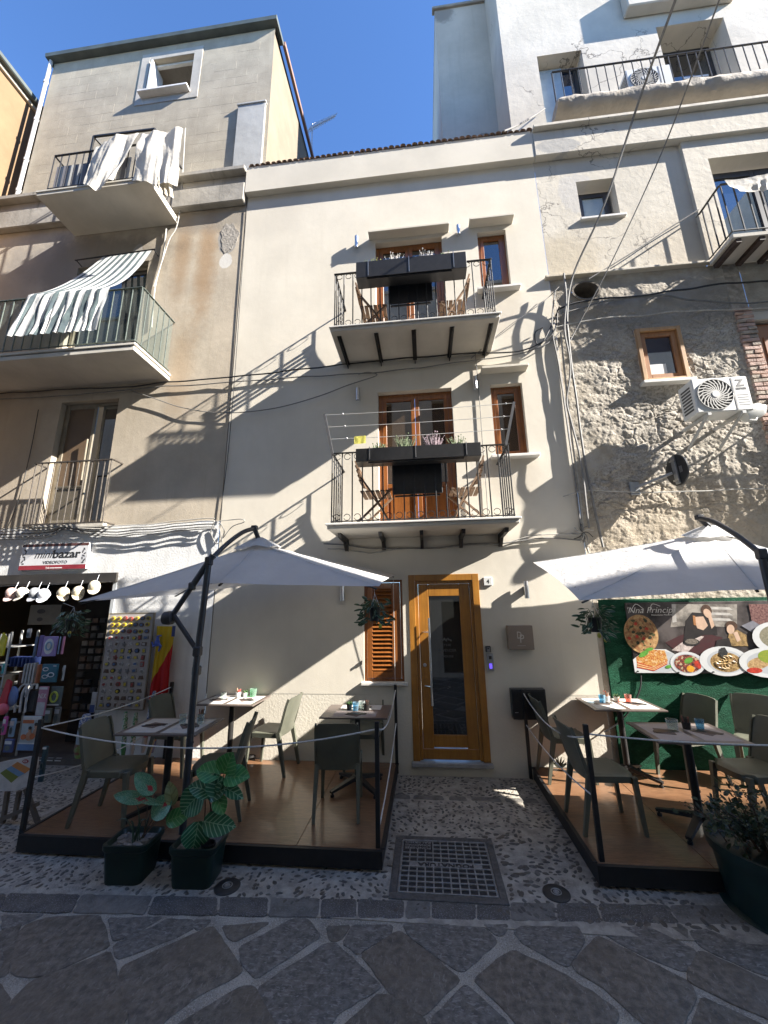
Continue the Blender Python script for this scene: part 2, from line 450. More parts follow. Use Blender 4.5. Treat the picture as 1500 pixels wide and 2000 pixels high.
for k, (pl, mi) in enumerate(SLABS):
    stone([G(*p)[:2] for p in pl], 'paving_stone', slab_mats[mi], street, seed=k * 3.7, h=.006, grow=.014, wob=.008, inset=.004)
# the same diamond-laid paving further along the street and behind the viewer
ca, sa = math.cos(.72), math.sin(.72)
for i in range(-16, 17):
    for j in range(-16, 17):
        u, v = i * .62 + (j % 2) * .2, j * .48
        cx, cy = u * ca - v * sa, -4.2 + u * sa + v * ca
        near = -3.28 if -2.75 < cx < 2.0 else -2.75
        if not (-6.2 < cy < near and abs(cx) < 6.5): continue
        hw, hh = .285 + rnd.uniform(-.02, .02), .215 + rnd.uniform(-.02, .015)
        poly = [(cx + a * ca - c * sa, cy + a * sa + c * ca) for a, c in ((-hw, -hh), (hw, -hh), (hw + rnd.uniform(-.03, .03), hh), (-hw, hh))]
        stone(poly, 'paving_stone', rnd.choice(slab_mats), street, seed=i * 7 + j, h=.007)

kerb = structure('kerb')
def ky(px, t):                                            # kerb row: t = 0 upper edge, 1 lower edge
    a, c = 1745 + px * .018, 1783 + px * .0185
    return G(px, a + (c - a) * t)
edges = [(-420, -430), (-250, -265), (-110, -120), (15, 0), (158, 140), (300, 285), (428, 425), (527, 522), (627, 622), (698, 697), (792, 790), (842, 842), (930, 930), (995, 998), (1085, 1088), (1165, 1178), (1305, 1325), (1460, 1480), (1640, 1660), (1850, 1870)]
for k in range(len(edges) - 1):
    (a, a2), (c, c2) = edges[k], edges[k + 1]
    g_ = 1.2
    pl = [ky(a + g_, .02), ky(c - g_, .02), ky(c2 - g_, .97), ky(a2 + g_, .97)]
    stone([p[:2] for p in pl], 'kerb_stone', kerb_mats[(k * 7 // 3 + k) % 2], kerb, h=.008, seed=50 + k, wob=.009, inset=.006)

pavement = structure('pavement')
b = MB()
b.box(-14, 14, -2.28, 6.0, -.05, .006)
b.build('mortar_bed', mortar, pavement)
pmats = [M('pebble_dark', (.075, .068, .060), .55, .3, 30), M('pebble_grey', (.115, .105, .092), .6, .3, 30), M('pebble_brown', (.10, .082, .064), .6, .3, 30)]
pm = []
for k in range(6):
    mb = MB(); a_ = rnd.uniform(1.3, 2.0); n = 8
    ph = [1 + rnd.uniform(-.18, .18) for _ in range(n)]
    rings = [(1, -.12), (.86, .16), (.45, .27)]
    vs = []; fs = []
    for r, z in rings:
        for i in range(n):
            t = 2 * PI * i / n; vs.append((r * ph[i] * a_ * math.cos(t), r * ph[i] * math.sin(t), z))
    for q in range(2):
        for i in range(n):
            fs.append((q * n + i, q * n + (i + 1) % n, (q + 1) * n + (i + 1) % n, (q + 1) * n + i))
    fs.append(tuple(2 * n + i for i in range(n)))
    mb.add(vs, fs)
    for mt in (pmats[k % 3], pmats[(k * 2) % 3]): pm.append((mesh_of(mb, 'pebble', mt, 70), mb, pmats.index(mt)))
def blocked(x, y):
    if -.36 < x < .51 and -2.1 < y < -1.29: return True           # sewer cover
    if -3.56 < x < -.42 and -1.79 < y: return True                # under the decks
    if x > 1.18 and y > -1.83: return True
    if abs(y + .56) < .055 and -1 < x < 1.2: return True           # row of flat stones
    for dx, dy in ((-1.55, -2.06), (.85, -1.935)):
        if (x - dx) ** 2 + (y - dy) ** 2 < .0121: return True
    return False
cands = []
yy = -2.16
while yy < -.02:
    xx = -7.0
    while xx < 3.0:
        x, y = xx + rnd.uniform(-.022, .022), yy + rnd.uniform(-.02, .02)
        dens = .88 if noise.noise(Vector((x * 3, y * 3, 2))) > -.25 else .4
        if not blocked(x, y) and rnd.random() < dens: cands.append((x, y))
        xx += .058
    yy += .047
vis = lambda p: (-1 if (-.5 < p[0] < 1.25) else 1, -(p[1] - CAM.y) ** -1)
cands.sort(key=lambda p: (p[1] + 5.4) ** 2 + p[0] ** 2 + (0 if -.45 < p[0] < 1.2 else 6 if p[0] < -3.4 else 9))
rest = [MB() for _ in range(3)]
for k, (x, y) in enumerate(cands):
    me, mb, mi = rnd.choice(pm); sc = rnd.uniform(.008, .018) * (1.25 if y < -1.2 and x > .4 else 1)
    ang = math.atan2(noise.noise(Vector((x * 2.2, y * 2.2, 0))), noise.noise(Vector((x * 2.2, y * 2.2, 5)))) + rnd.uniform(-.5, .5)
    zs = rnd.uniform(.5, 1.0)
    if k < 290:
        put(me, 'pebble', pavement, (x, y, .0055), (rnd.uniform(-.15, .15), rnd.uniform(-.15, .15), ang), (sc, sc, sc * zs))
    else:
        st = len(rest[mi].v); k0 = len(rest[mi].v)
        rest[mi].v += [v.copy() for v in mb.v]; rest[mi].f += [[i + k0 for i in f] for f in mb.f]; rest[mi].mi += [0] * len(mb.f)
        rest[mi].xf(Matrix.Translation((x, y, .0055)) @ Matrix.Rotation(ang, 4, 'Z') @ Matrix.Diagonal((sc, sc, sc * zs, 1)), st)
for mi in range(3): rest[mi].build('small_pebbles', pmats[mi], pavement, smooth=70, kind='stuff', rec=False)
flat = [(-.45, -.24), (-.22, .12), (.16, .36), (.4, .72), (.75, 1.1)]
for k, (a, c) in enumerate(flat):
    stone([(a, -.6), (c, -.605), (c - .02, -.51), (a + .01, -.515)], 'flat_stone', kerb_mats[1], pavement, h=.012, seed=90 + k)

# ------------------------------------------------------------------ plaster
def plaster(name, col, var=.1, patches=(), grain=.0018, trowel=.006, rough=.85, vs=1.3, streak=0, streak_col=(.25, .22, .18), crack=0, gs=110, blotch=.35):
    def ex(s, c):
        big = s.noise(s.scale(s.pos(), (.8, 1, .5)), .9, 6, .62)
        c = s.mix(s.math('MULTIPLY', s.ramp(big, .42, .68), blotch), c, tuple(k * .78 for k in col))
        if streak:
            st = s.noise(s.scale(s.pos(), (5, 1, .28)), 1.6, 5, .6)
            c = s.mix(s.math('MULTIPLY', s.ramp(st, .52, .75), streak), c, streak_col)
        for pt in patches:
            x, z, rx, rz, cc, amt = pt[:6]; kw = pt[6] if len(pt) > 6 else {}
            c = s.mix(s.math('MULTIPLY', s.patch(x, z, rx, rz, **kw), amt), c, cc)
        if crack:
            v = s.n('ShaderNodeTexVoronoi', feature='DISTANCE_TO_EDGE')
            d = s.n('ShaderNodeVectorMath', operation='ADD'); s.put(d.inputs[0], s.pos())
            nn = s.n('ShaderNodeTexNoise'); s.put(nn.inputs['Vector'], s.pos()); nn.inputs['Scale'].default_value = 2.5; nn.inputs['Detail'].default_value = 6
            s.t.links.new(nn.outputs['Color'], d.inputs[1]); s.put(v.inputs['Vector'], d.outputs[0]); v.inputs['Scale'].default_value = .8
            ck = s.math('MULTIPLY', s.ramp(v.outputs['Distance'], .012, .004), s.ramp(s.noise(s.pos(), .7, 2), .5, .62))
            c = s.mix(s.math('MULTIPLY', ck, crack), c, (.12, .11, .1))
        return c
    def h(s):
        a = s.noise(s.pos(), gs, 3, .6); t = s.noise(s.pos(), 9, 4, .6)
        return s.math('ADD', s.math('MULTIPLY', a, grain * 100), s.math('MULTIPLY', t, trowel * 100))
    return M(name, col, rough, var, vs, bump=1, bd=.01, extra=ex, height=h, spec=.2)

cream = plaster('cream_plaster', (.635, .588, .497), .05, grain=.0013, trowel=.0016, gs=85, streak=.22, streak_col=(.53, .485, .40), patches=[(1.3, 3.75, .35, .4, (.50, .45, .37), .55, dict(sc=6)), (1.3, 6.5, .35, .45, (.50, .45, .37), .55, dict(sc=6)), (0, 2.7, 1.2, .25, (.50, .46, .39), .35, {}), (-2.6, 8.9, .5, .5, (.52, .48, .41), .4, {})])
cream_low = M('cream_plinth_plaster', (.63, .585, .495), .85, .06, 1.5, bump=1, bd=.01, spec=.2,
              height=lambda s: s.math('ADD', s.math('MULTIPLY', s.noise(s.pos(), 34, 3, .6), .33), s.math('MULTIPLY', s.noise(s.pos(), 85, 3, .6), .13)))
trim_cream = plaster('cream_trim', (.57, .53, .45), .06, grain=.0008, trowel=.001)
white_stone = M('white_marble_sill', (.62, .60, .56), .5, .08, 5)
concrete = plaster('balcony_concrete', (.50, .47, .41), .12, grain=.001, trowel=.003, streak=.2, streak_col=(.36, .33, .28))
iron = M('black_iron', (.012, .012, .013), .45, .3, 30, spec=.5)
zinc = M('zinc_sheet', (.36, .37, .38), .4, .15, 5, metal=.8)
def grain_fn(dark):
    def f(s, c):
        v = s.noise(s.scale(s.pos(), (38, 38, 2.2)), 1.0, 5, .65, .6)
        return s.mix(s.math('MULTIPLY', s.ramp(v, .4, .7), .6), c, dark)
    return f
wood_gold = M('golden_varnished_wood', (.34, .150, .022), .35, .15, 3, coat=.3, extra=grain_fn((.22, .085, .012)))
wood_red = M('red_brown_varnished_wood', (.24, .083, .019), .32, .15, 3, coat=.4, extra=grain_fn((.13, .034, .008)))
wood_pale = M('pale_oak', (.42, .25, .115), .5, .15, 3, extra=grain_fn((.30, .16, .065)))
pane_dark = glass('dark_window_glass', (.012, .013, .016))
pane_brown = glass('curtained_window_glass', (.05, .034, .022), spec=.6)
steel = M('brushed_steel', (.55, .55, .55), .28, .1, 40, metal=1)
rubber = M('dark_rubber', (.02, .02, .02), .8, .2, 20)
black_plastic = M('black_plastic', (.014, .014, .015), .4, .2, 20)
white_plastic = M('white_plastic', (.62, .62, .60), .45, .06, 8)

# ------------------------------------------------------------------ the cream house
house = thing('cream_house', 'narrow cream plastered house with two iron balconies and a glazed wooden front door', 'house', (-.4, 0, 0))
L, Rr = -2.97, 2.12
D0, SH, D1, W1, D2, W2 = (-.225, .71, .16, 2.425, .12), (-.835, -.31, 1.07, 2.37, .10), (-.61, .51, 3.03, 5.21, .2), (1.08, 1.54, 4.07, 5.21, .16), (-.62, .50, 5.81, 8.02, .2), (1.08, 1.54, 6.87, 8.02, .16)
mb = MB(); wall(mb, L, Rr, .92, 10.02, 0, [D0, SH, D1, W1, D2, W2])
mb.quad((L, 0, .92), (L, .35, .92), (L, .35, 10.02), (L, 0, 10.02)); mb.quad((Rr, .35, .92), (Rr, 0, .92), (Rr, 0, 10.02), (Rr, .35, 10.02))
mb.build('wall', cream, house, rec=False)
mb = MB(); wall(mb, L, Rr, 0, .914, 0, [(D0[0], D0[1], .16, 3, .12)])
[mb.quad((p, .005, .91), (q, .005, .91), (q, .005, .925), (p, .005, .925)) for p, q in ((L, D0[0]), (D0[1], Rr))]
mb.build('plinth', cream_low, house, rec=False)
mb = MB(); mb.box(L, Rr, -.11, .05, 9.34, 9.86); mb.box(L - .0, Rr, -.055, .05, 9.86, 10.0); mb.build('cornice', trim_cream, house)
mb = MB(); mb.quad((L, -.05, 10.02), (Rr, -.05, 10.02), (Rr, 6, 11.4), (L, 6, 11.4)); mb.quad((L, -.05, 9.99), (L, 6, 9.99), (Rr, 6, 9.99), (Rr, -.05, 9.99))
tile = M('red_roof_tile', (.17, .115, .09), .85, .35, 8, bump=.5, bs=40)
roof = mb.build('roof', tile, house)
tm = MB()
for k in range(7):
    a0, a1 = PI * k / 7, PI * (k + 1) / 7
    for r, o_ in ((.050, 1), (.040, -1)):
        q = [(math.cos(a0) * r, 0, math.sin(a0) * r), (math.cos(a1) * r, 0, math.sin(a1) * r), (math.cos(a1) * r, .38, math.sin(a1) * r + .08), (math.cos(a0) * r, .38, math.sin(a0) * r + .08)]
        tm.quad(*(q if o_ > 0 else q[::-1]))
    tm.quad((math.cos(a0) * .050, 0, math.sin(a0) * .050), (math.cos(a0) * .05, 0, math.sin(a0) * .05), (math.cos(a1) * .05, 0, math.sin(a1) * .05), (math.cos(a1) * .050, 0, math.sin(a1) * .050))
tme = mesh_of(tm, 'roof_tile', tile, 40)
x = L + .07
while x < Rr:
    put(tme, 'roof_tile', roof, (x, -.085 + rnd.uniform(-.01, .01), 9.985), (0, rnd.uniform(-.08, .08), 0)); x += .104

def pts_frame(mb, x0, x1, z0, z1, y0, y1, w, mi=0, bottom=True):
    mb.bev(x0, x0 + w, y0, y1, z0, z1, .004, mi); mb.bev(x1 - w, x1, y0, y1, z0, z1, .004, mi)
    mb.bev(x0 + w, x1 - w, y0 + .001, y1, z1 - w, z1, .004, mi)
    if bottom: mb.bev(x0 + w, x1 - w, y0 + .001, y1, z0, z0 + w, .004, mi)

def sash(parent, x0, x1, z0, z1, y, wood, glassm, fw=.05, name='window', sw=.055, leaves=1, kick=0, mull=True):
    """outer frame, casement leaves with pane (and a panelled kick board on doors), all inside the reveal"""
    mb = MB(); pts_frame(mb, x0, x1, z0, z1, y, y + .07, fw)
    fr = mb.build(name, wood, parent)
    w = (x1 - x0 - 2 * fw) / leaves
    for k in range(leaves):
        a, c = x0 + fw + k * w + .002, x0 + fw + (k + 1) * w - .002
        m2 = MB(); pts_frame(m2, a, c, z0 + fw, z1 - fw, y - .012, y + .045, sw)
        if kick:
            m2.bev(a + sw, c - sw, y - .010, y + .045, z0 + fw + sw + kick, z0 + fw + sw * 2 + kick, .004)
            m2.bev(a + sw + .03, c - sw - .03, y + .004, y + .04, z0 + fw + sw + .03, z0 + fw + sw + kick - .03, .012)
            m2.box(a + sw, c - sw, y + .018, y + .03, z0 + fw + sw, z0 + fw + sw + kick)
        m2.build('casement', wood, fr)
        m3 = MB(); zb = z0 + fw + sw + (kick + sw if kick else 0)
        m3.box(a + sw - .004, c - sw + .004, y + .012, y + .022, zb - .004, z1 - fw - sw + .004)
        m3.build('pane', glassm, fr)
    return fr
win2 = sash(house, *W2[:4], .09, wood_red, pane_dark)
win1 = sash(house, *W1[:4], .09, wood_red, pane_brown)
d2 = sash(house, *D2[:4], .10, wood_red, pane_dark, .06, 'balcony_door', .06, 2, .55)
d1 = sash(house, *D1[:4], .10, wood_red, pane_brown, .06, 'balcony_door', .06, 2, .55)
for fr, zz in ((d1, 4.15), (d2, 6.95)):
    mb = MB(); mb.tube([(-.02, .07, zz - .06), (-.02, .05, zz), (-.09, .05, zz)], .008, 6); mb.build('handle', steel, fr)
for z in (4.07, 6.87):
    mb = MB(); mb.bev(1.0, 1.66, -.10, .155, z - .045, z - .002, .006); mb.build('sill', white_stone, house)
for x0, x1, z in ((-.72, .62, 8.075), (.95, 1.66, 8.11), (.95, 1.62, 5.38)):
    mb = MB(); mb.bev(x0, x1, -.16, .03, z + .01, z + .05, .006); mb.build('ledge', trim_cream, house)

# ground floor shutter: stiles and every slat
mb = MB(); pts_frame(mb, SH[0], SH[1], SH[2], SH[3], .035, .085, .035); sf = mb.build('shutter', wood_red, house)
lx0, lx1 = SH[0] + .037, SH[1] - .037
mb = MB()
mb.bev(lx0, lx0 + .075, .02, .07, 1.108, 2.33, .005); mb.bev(lx1 - .115, lx1, .02, .07, 1.108, 2.33, .005)
mb.bev(lx0 + .075, lx1 - .115, .021, .07, 1.108, 1.19, .005); mb.bev(lx0 + .075, lx1 - .115, .021, .07, 2.25, 2.33, .005)
mb.box(lx0 + .07, lx1 - .11, .066, .07, 1.18, 2.26)
mb.build('stile', wood_red, sf)
sm = MB(); sm.bev(-.5 * (lx1 - lx0 - .19), .5 * (lx1 - lx0 - .19), -.006, .006, -.030, .030, .003); sme = mesh_of(sm, 'slat', wood_red)
for k in range(20):
    put(sme, 'slat', sf, ((lx0 + lx1 - .04) / 2, .040, 1.225 + k * .0535), (-.75, 0, 0))
mb = MB(); mb.bev(-.87, -.27, -.05, .098, 1.03, 1.068, .005); mb.build('sill', white_stone, house)
mb = MB(); mb.box(-.868, -.86, -.02, 0, 1.28, 1.33); mb.box(-.875, -.862, -.035, -.015, 1.29, 1.32); mb.build('shutter_catch', iron, house)

# front door
mb = MB(); pts_frame(mb, D0[0], D0[1], .165, D0[3], -.012, .09, .085, bottom=False)
mb.bev(D0[0] + .085, D0[0] + .125, .012, .09, .17, 2.34, .004); mb.bev(D0[1] - .125, D0[1] - .085, .012, .09, .17, 2.34, .004); mb.bev(D0[0] + .125, D0[1] - .125, .013, .09, 2.30, 2.34, .004)
door = mb.build('front_door', wood_gold, house)
a, c = D0[0] + .127, D0[1] - .127
gx0, gx1, gz0, gz1 = a + .135, c - .135, .45, 2.14
mb = MB(); mb.bev(a, gx0, .03, .085, .175, 2.298, .005); mb.bev(gx1, c, .03, .085, .175, 2.298, .005)
mb.bev(gx0, gx1, .031, .085, gz1, 2.298, .005); mb.bev(gx0, gx1, .031, .085, .31, gz0, .005); mb.bev(a - .002, c + .002, .018, .03, .178, .30, .008)
mb.build('door_leaf', wood_gold, door)
mb = MB(); mb.box(gx0 - .004, gx1 + .004, .05, .06, gz0 - .004, gz1 + .004); mb.build('door_pane', glass('smoked_door_glass', (.016, .017, .016), .6), door)
mb = MB(); hx = gx0 - .005
mb.tube([(hx, -.045, .80), (hx, -.045, 1.86)], .014, 10)
for z in (1.02, 1.68): mb.tube([(hx - .085, .03, z), (hx, -.045, z)], .008, 8)
mb.build('pull_handle', steel, door, smooth=True)
mb = MB(); mb.lathe((0, 0, 0), [(.022, 0), (.022, .012), (.012, .014)], 14); mb.xf(Matrix.Translation((a + .055, .03, 1.27)) @ Matrix.Rotation(PI / 2, 4, 'X')); mb.build('lock', steel, door, smooth=True)
et = M('etched_glass_print', (.10, .10, .095), .6, .05, 5)
cx_ = (gx0 + gx1) / 2
for tx, z, hgt, wd in (('THE', 1.50, .026, .10), ('LAVENDER', 1.43, .034, .23), ('HOUSE', 1.36, .026, .15)): mb = MB(); write(mb, tx, cx_ + .015, z, .0492, hgt, wd); mb.build('door_lettering', et, door)
mb = MB()
for k in range(5): mb.disc(cx_ - .05 + k * .028, 1.575 + (k % 2) * .012, .012, .02, .0485, .0495, 10, 0, .5 * (k - 2))
for k, (u, z) in enumerate(((0, 1.01), (.012, 1.0), (-.012, .985))): mb.disc(cx_ + .01 + u, z, .012, .004, .0485, .0495, 10)
mb.build('printed_flower', et, door)
mb = MB(); mb.bev(D0[0] - .02, D0[1] + .02, -.06, .118, .115, .163, .006); mb.build('doorstep', M('grey_marble_step', (.32, .31, .30), .5, .2, 6), house)

# balconies
def scroll_mesh():
    mb = MB(); pts = []
    for k in range(15):
        t = -.4 * PI + k / 14 * 1.8 * PI; r = .040
        pts.append((r * math.cos(t + PI / 2), 0, r * math.sin(t + PI / 2)))
    mb.tube(pts, .0045, 5); return mesh_of(mb, 'scroll', iron, 60)
SCR = scroll_mesh()
def balcony(zb, zt, rail, short, lab):
    x0, x1, p = -1.17, 1.13, .78
    mb = MB(); mb.bev(x0, x1, -p, 0, zb, zt, .008)
    bal = mb.build('balcony', concrete, house, label=lab)
    mb = MB(); mb.bev(x0 - .02, x1 + .02, -p - .02, 0, zt + .001, zt + .026, .005); mb.build('floor_edge', white_stone, bal)
    f = zt + .06; e = .045; fx0, fx1, fy = x0 + e, x1 - e, -p + e
    for z, w in ((rail, .034), (f, .022)):
        mb = MB(); h = .012
        mb.bev(fx0 - w / 2, fx1 + w / 2, fy - w / 2, fy + w / 2, z - h, z, .003)
        mb.build('rail', iron, bal)
        for sx in (fx0, fx1): mb = MB(); mb.bev(sx - w / 2, sx + w / 2, fy + w / 2, 0, z - h, z, .003); mb.build('rail', iron, bal)
    mb = MB(); mb.bev(-.0075, .0075, -.0075, .0075, f - .04, rail - .012, .002); bme = mesh_of(mb, 'baluster', iron)
    n = 17
    for i in range(n + 1):
        x = fx0 + (fx1 - fx0) * i / n
        put(bme, 'baluster', bal, (x, fy, 0))
        if i < n:
            xm = x + (fx1 - fx0) / n / 2
            put(SCR, 'scroll', bal, (xm, fy, rail - .058), (0, 0, 0)); put(SCR, 'scroll', bal, (xm, fy, f + .045), (0, PI, 0))
    for sx in (fx0, fx1):
        for i in range(1, 6):
            y = fy * (1 - i / 6); put(bme, 'baluster', bal, (sx, y, 0))
            put(SCR, 'scroll', bal, (sx, y - .06, rail - .058), (0, 0, PI / 2)); put(SCR, 'scroll', bal, (sx, y - .06, f + .045), (0, PI, PI / 2))
    for i in range(5):
        x = x0 + .10 + (x1 - x0 - .2) * i / 4; mb = MB()
        if short:
            mb.prism([(0, zb - .17), (-.05, zb - .17), (-.16, zb - .07), (-.50, zb - .055), (-.53, zb - .002), (0, zb - .002)], x - .022, x + .022, 'x')
        else:
            mb.box(x - .03, x + .03, -p + .1, 0, zb - .012, zb - .001); mb.box(x - .006, x + .006, -p + .1, 0, zb - .075, zb - .012)
        mb.build('bracket', iron, bal)
    return bal
balcony(5.735, 5.79, 6.73, False, 'upper balcony on long flat iron brackets')
balcony(2.945, 2.995, 3.955, True, 'lower balcony on short shaped iron brackets')
# ------------------------------------------------------------------ beige house with the shop
rust = (.30, .17, .07); soot = (.10, .09, .08); grey_r = (.30, .285, .26)
beige = plaster('beige_plaster', (.46, .40, .315), .12, blotch=.6, grain=.0022, trowel=.003, streak=.45, streak_col=(.35, .295, .225), gs=95, patches=[
    (-3.65, 8.0, .17, 1.1, rust, .6, dict(sc=4, wob=.7, edge=.75)), (-4.12, 8.3, .15, .95, rust, .5, dict(sc=4, wob=.7, edge=.75)), (-3.9, 5.9, .2, .8, rust, .35, dict(sc=4, wob=.7, edge=.8)),
    (-5.9, 8.3, 1.5, .55, soot, .55, {}), (-6.55, 7.4, .3, 1.6, soot, .5, {}), (-3.6, 8.95, 1.2, .28, (.22, .20, .17), .6, {}), (-7.0, 7.5, 1.2, 1.6, (.27, .255, .24), .6, {}), (-6.9, 4.6, .9, 1.5, (.37, .31, .245), .5, {}),
    (-3.28, 8.45, .17, .33, grey_r, 1, dict(edge=.06, sc=5, wob=.35)), (-3.28, 8.0, .12, .16, (.60, .58, .54), .9, dict(edge=.06, sc=5, wob=.4)), (-5.0, 8.42, .09, .15, grey_r, .9, dict(edge=.06))])
shopwhite = M('rough_white_masonry_paint', (.70, .70, .685), .85, .06, 3, bump=1, bd=.01, spec=.2, height=lambda s: s.math('MULTIPLY', s.noise(s.pos(), 38, 4, .6), .40),
              extra=lambda s, c: s.mix(s.math('MULTIPLY', s.ramp(s.noise(s.scale(s.pos(), (4, 1, .5)), 2, 5), .5, .75), .3), c, (.42, .41, .39)))
weathered = plaster('weathered_cornice', (.30, .28, .245), .25, grain=.002, trowel=.006, streak=.6, streak_col=(.12, .115, .10))
blockwork = M('grey_block_render', (.35, .31, .24), .9, .12, 2, bump=.6, bs=70, bd=.006, spec=.2,
    extra=lambda s, c: s.mix(s.math('MULTIPLY', s.ramp(s.noise(s.scale(s.pos(), (4, 4, .5)), 1.2, 5), .5, .75), .4), c, (.27, .235, .18)))
peach = plaster('peach_side_plaster', (.20, .165, .12), .12, grain=.001, trowel=.004, streak=.3, streak_col=(.16, .13, .10))
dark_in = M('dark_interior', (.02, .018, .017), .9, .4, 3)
alu = M('bronze_aluminium', (.23, .20, .15), .45, .15, 5, metal=.3)
gutter_m = M('green_grey_sheet_metal', (.07, .085, .08), .55, .2, 3)
beigeh = thing('beige_house', 'weathered beige house with a shop at street level and a grey extra storey on top', 'house', (-5.4, 0, 0))
XL, XR = -8.25, -2.985
SHOP, JUL, DB2 = (-8.5, -4.49, -.1, 2.52, .25), (-5.96, -4.92, 3.34, 5.43, .22), (-6.15, -4.75, 5.86, 8.18, .25)
mb = MB(); wall(mb, XL, XR, 3.28, 10.0, .004, [JUL, DB2]); mb.quad((XR, .004, 0), (XR, .3, 0), (XR, .3, 10), (XR, .004, 10)); mb.build('wall', beige, beigeh, rec=False)
mb = MB(); wall(mb, XL, XR, 0, 3.278, 0, [SHOP]); mb.quad((XL, 0, 3.278), (XR, 0, 3.278), (XR, .02, 3.278), (XL, .02, 3.278)); mb.build('shop_front', shopwhite, beigeh, rec=False)
mb = MB(); mb.bev(XL, XR, -.12, .0, 9.17, 9.58, .015); mb.bev(XL, XR, -.05, .0, 9.585, 9.82, .01); mb.bev(XL, XR, -.17, .01, 9.825, 9.92, .012); mb.build('cornice', weathered, beigeh)
# chipped render on the wall, a real hollow edge
mb = MB(); rr_ = []
for k in range(40):
    a = 2 * PI * k / 40; rr_.append((-3.27 + (.03 * math.sin(a * 2 + 1) + .155 * math.cos(a)) * (1 + .5 * noise.noise(Vector((math.cos(a) * 2, math.sin(a) * 2, 3)))), 8.47 + .31 * math.sin(a) * (1 + .4 * noise.noise(Vector((math.cos(a) * 3, math.sin(a) * 3, 7))))))
mb.prism(rr_, -.002, .003, 'y'); mb.build('bare_patch', M('bare_rubble', (.30, .275, .24), .95, .25, 14, bump=1, bs=22, bd=.012), beigeh)

# shop interior
mb = MB(); y1 = 2.6
mb.quad((-8.5, y1, -.1), (-4.3, y1, -.1), (-4.3, y1, 2.6), (-8.5, y1, 2.6)); mb.quad((-4.3, .25, -.1), (-4.3, y1, -.1), (-4.3, y1, 2.6), (-4.3, .25, 2.6))
mb.quad((-8.5, .25, 2.55), (-4.3, .25, 2.55), (-4.3, y1, 2.55), (-8.5, y1, 2.55)); mb.quad((-8.5, .1, .07), (-4.49, .1, .07), (-4.3, y1, .07), (-8.5, y1, .07))
mb.quad((-8.5, .25, -.1), (-8.5, y1, -.1), (-8.5, y1, 2.6), (-8.5, .25, 2.6))
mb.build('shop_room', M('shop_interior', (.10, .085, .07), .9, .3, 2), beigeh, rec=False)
mb = MB(); mb.box(-8.5, -4.49, .02, .2, .0, .085); mb.build('threshold', M('shop_threshold', (.13, .11, .095), .8, .2, 5), beigeh)
mb = MB()
for k in range(4): mb.box(-5.42 + k * .12, -5.33 + k * .12, .019, .021, .055, .068); mb.box(-5.42 + k * .12, -5.34 + k * .12, .03, .05, .0855, .087)
mb.build('worn_marking', white_plastic, beigeh)
mb = MB(); mb.box(-8.5, -4.492, -.035, .06, 2.42, 2.56); mb.build('shutter_box', M('dark_shutter_box', (.032, .028, .024), .5, .2, 4), beigeh)
mb = MB(); mb.bev(-4.55, -4.49, -.01, .05, .1, 2.42, .004); mb.build('shop_jamb', M('grey_white_jamb', (.42, .44, .45), .5, .1, 5), beigeh)

# french window with its narrow railing
mb = MB(); pts_frame(mb, JUL[0], JUL[1], JUL[2], JUL[3], .10, .16, .05, bottom=False); fr = mb.build('balcony_door', alu, beigeh)
mb = MB(); mx = -5.36
pts_frame(mb, JUL[0] + .05, mx, 3.36, 5.38, .085, .12, .05); mb.build('casement', alu, fr)
mb = MB(); pts_frame(mb, -5.30, JUL[1] - .05, 3.36, 5.38, .14, .17, .05); mb.build('casement', alu, fr)
mb = MB(); mb.box(JUL[0] + .095, mx - .045, .10, .108, 3.98, 5.34); mb.build('pane', M('drawn_brown_blind', (.13, .085, .05), .6, .1, 3), fr)
mb = MB(); mb.box(JUL[0] + .095, mx - .045, .10, .112, 3.40, 3.93); mb.bev(JUL[0] + .095, mx - .045, .08, .1, 3.94, 3.975, .004); mb.build('kick_panel', M('bronze_kick_panel', (.10, .085, .062), .5, .15, 3), fr)
mb = MB(); mb.box(-5.26, JUL[1] - .095, .15, .158, 3.40, 5.34); mb.build('pane', pane_dark, fr)
mb = MB(); mb.tube([(-5.40, .05, 4.05), (-5.40, .04, 4.75)], .014, 8); mb.build('handle', alu, fr)
rl = M('brown_rusty_iron', (.055, .045, .036), .6, .4, 20)
jr = beigeh
for z in (4.27, 3.29):
    for p, q in (((-5.99, -.20), (-4.68, -.20)), ((-5.99, -.19), (-5.99, 0)), ((-4.68, -.19), (-4.68, 0))):
        mb = MB(); mb.beam((*p, z), (*q, z), .025, .02); mb.build('window_rail', rl, beigeh)
mb = MB(); mb.tube([(0, 0, 3.29), (0, 0, 4.27)], .009, 6); bm_ = mesh_of(mb, 'baluster', rl)
for i in range(13): put(bm_, 'baluster', jr, (-5.97 + i * 1.27 / 12, -.20, 0))
mb = MB(); mb.bev(-6.05, -4.8, -.06, .2, 3.26, 3.335, .01); mb.build('sill', concrete, beigeh)

# upper door behind the awning
mb = MB(); pts_frame(mb, DB2[0], DB2[1], DB2[2], DB2[3], .10, .16, .06, bottom=False); fr = mb.build('balcony_door', alu, beigeh)
mb = MB(); mb.box(DB2[0] + .06, DB2[1] - .06, .12, .13, 5.86, 8.1); mb.build('pane', pane_dark, fr)

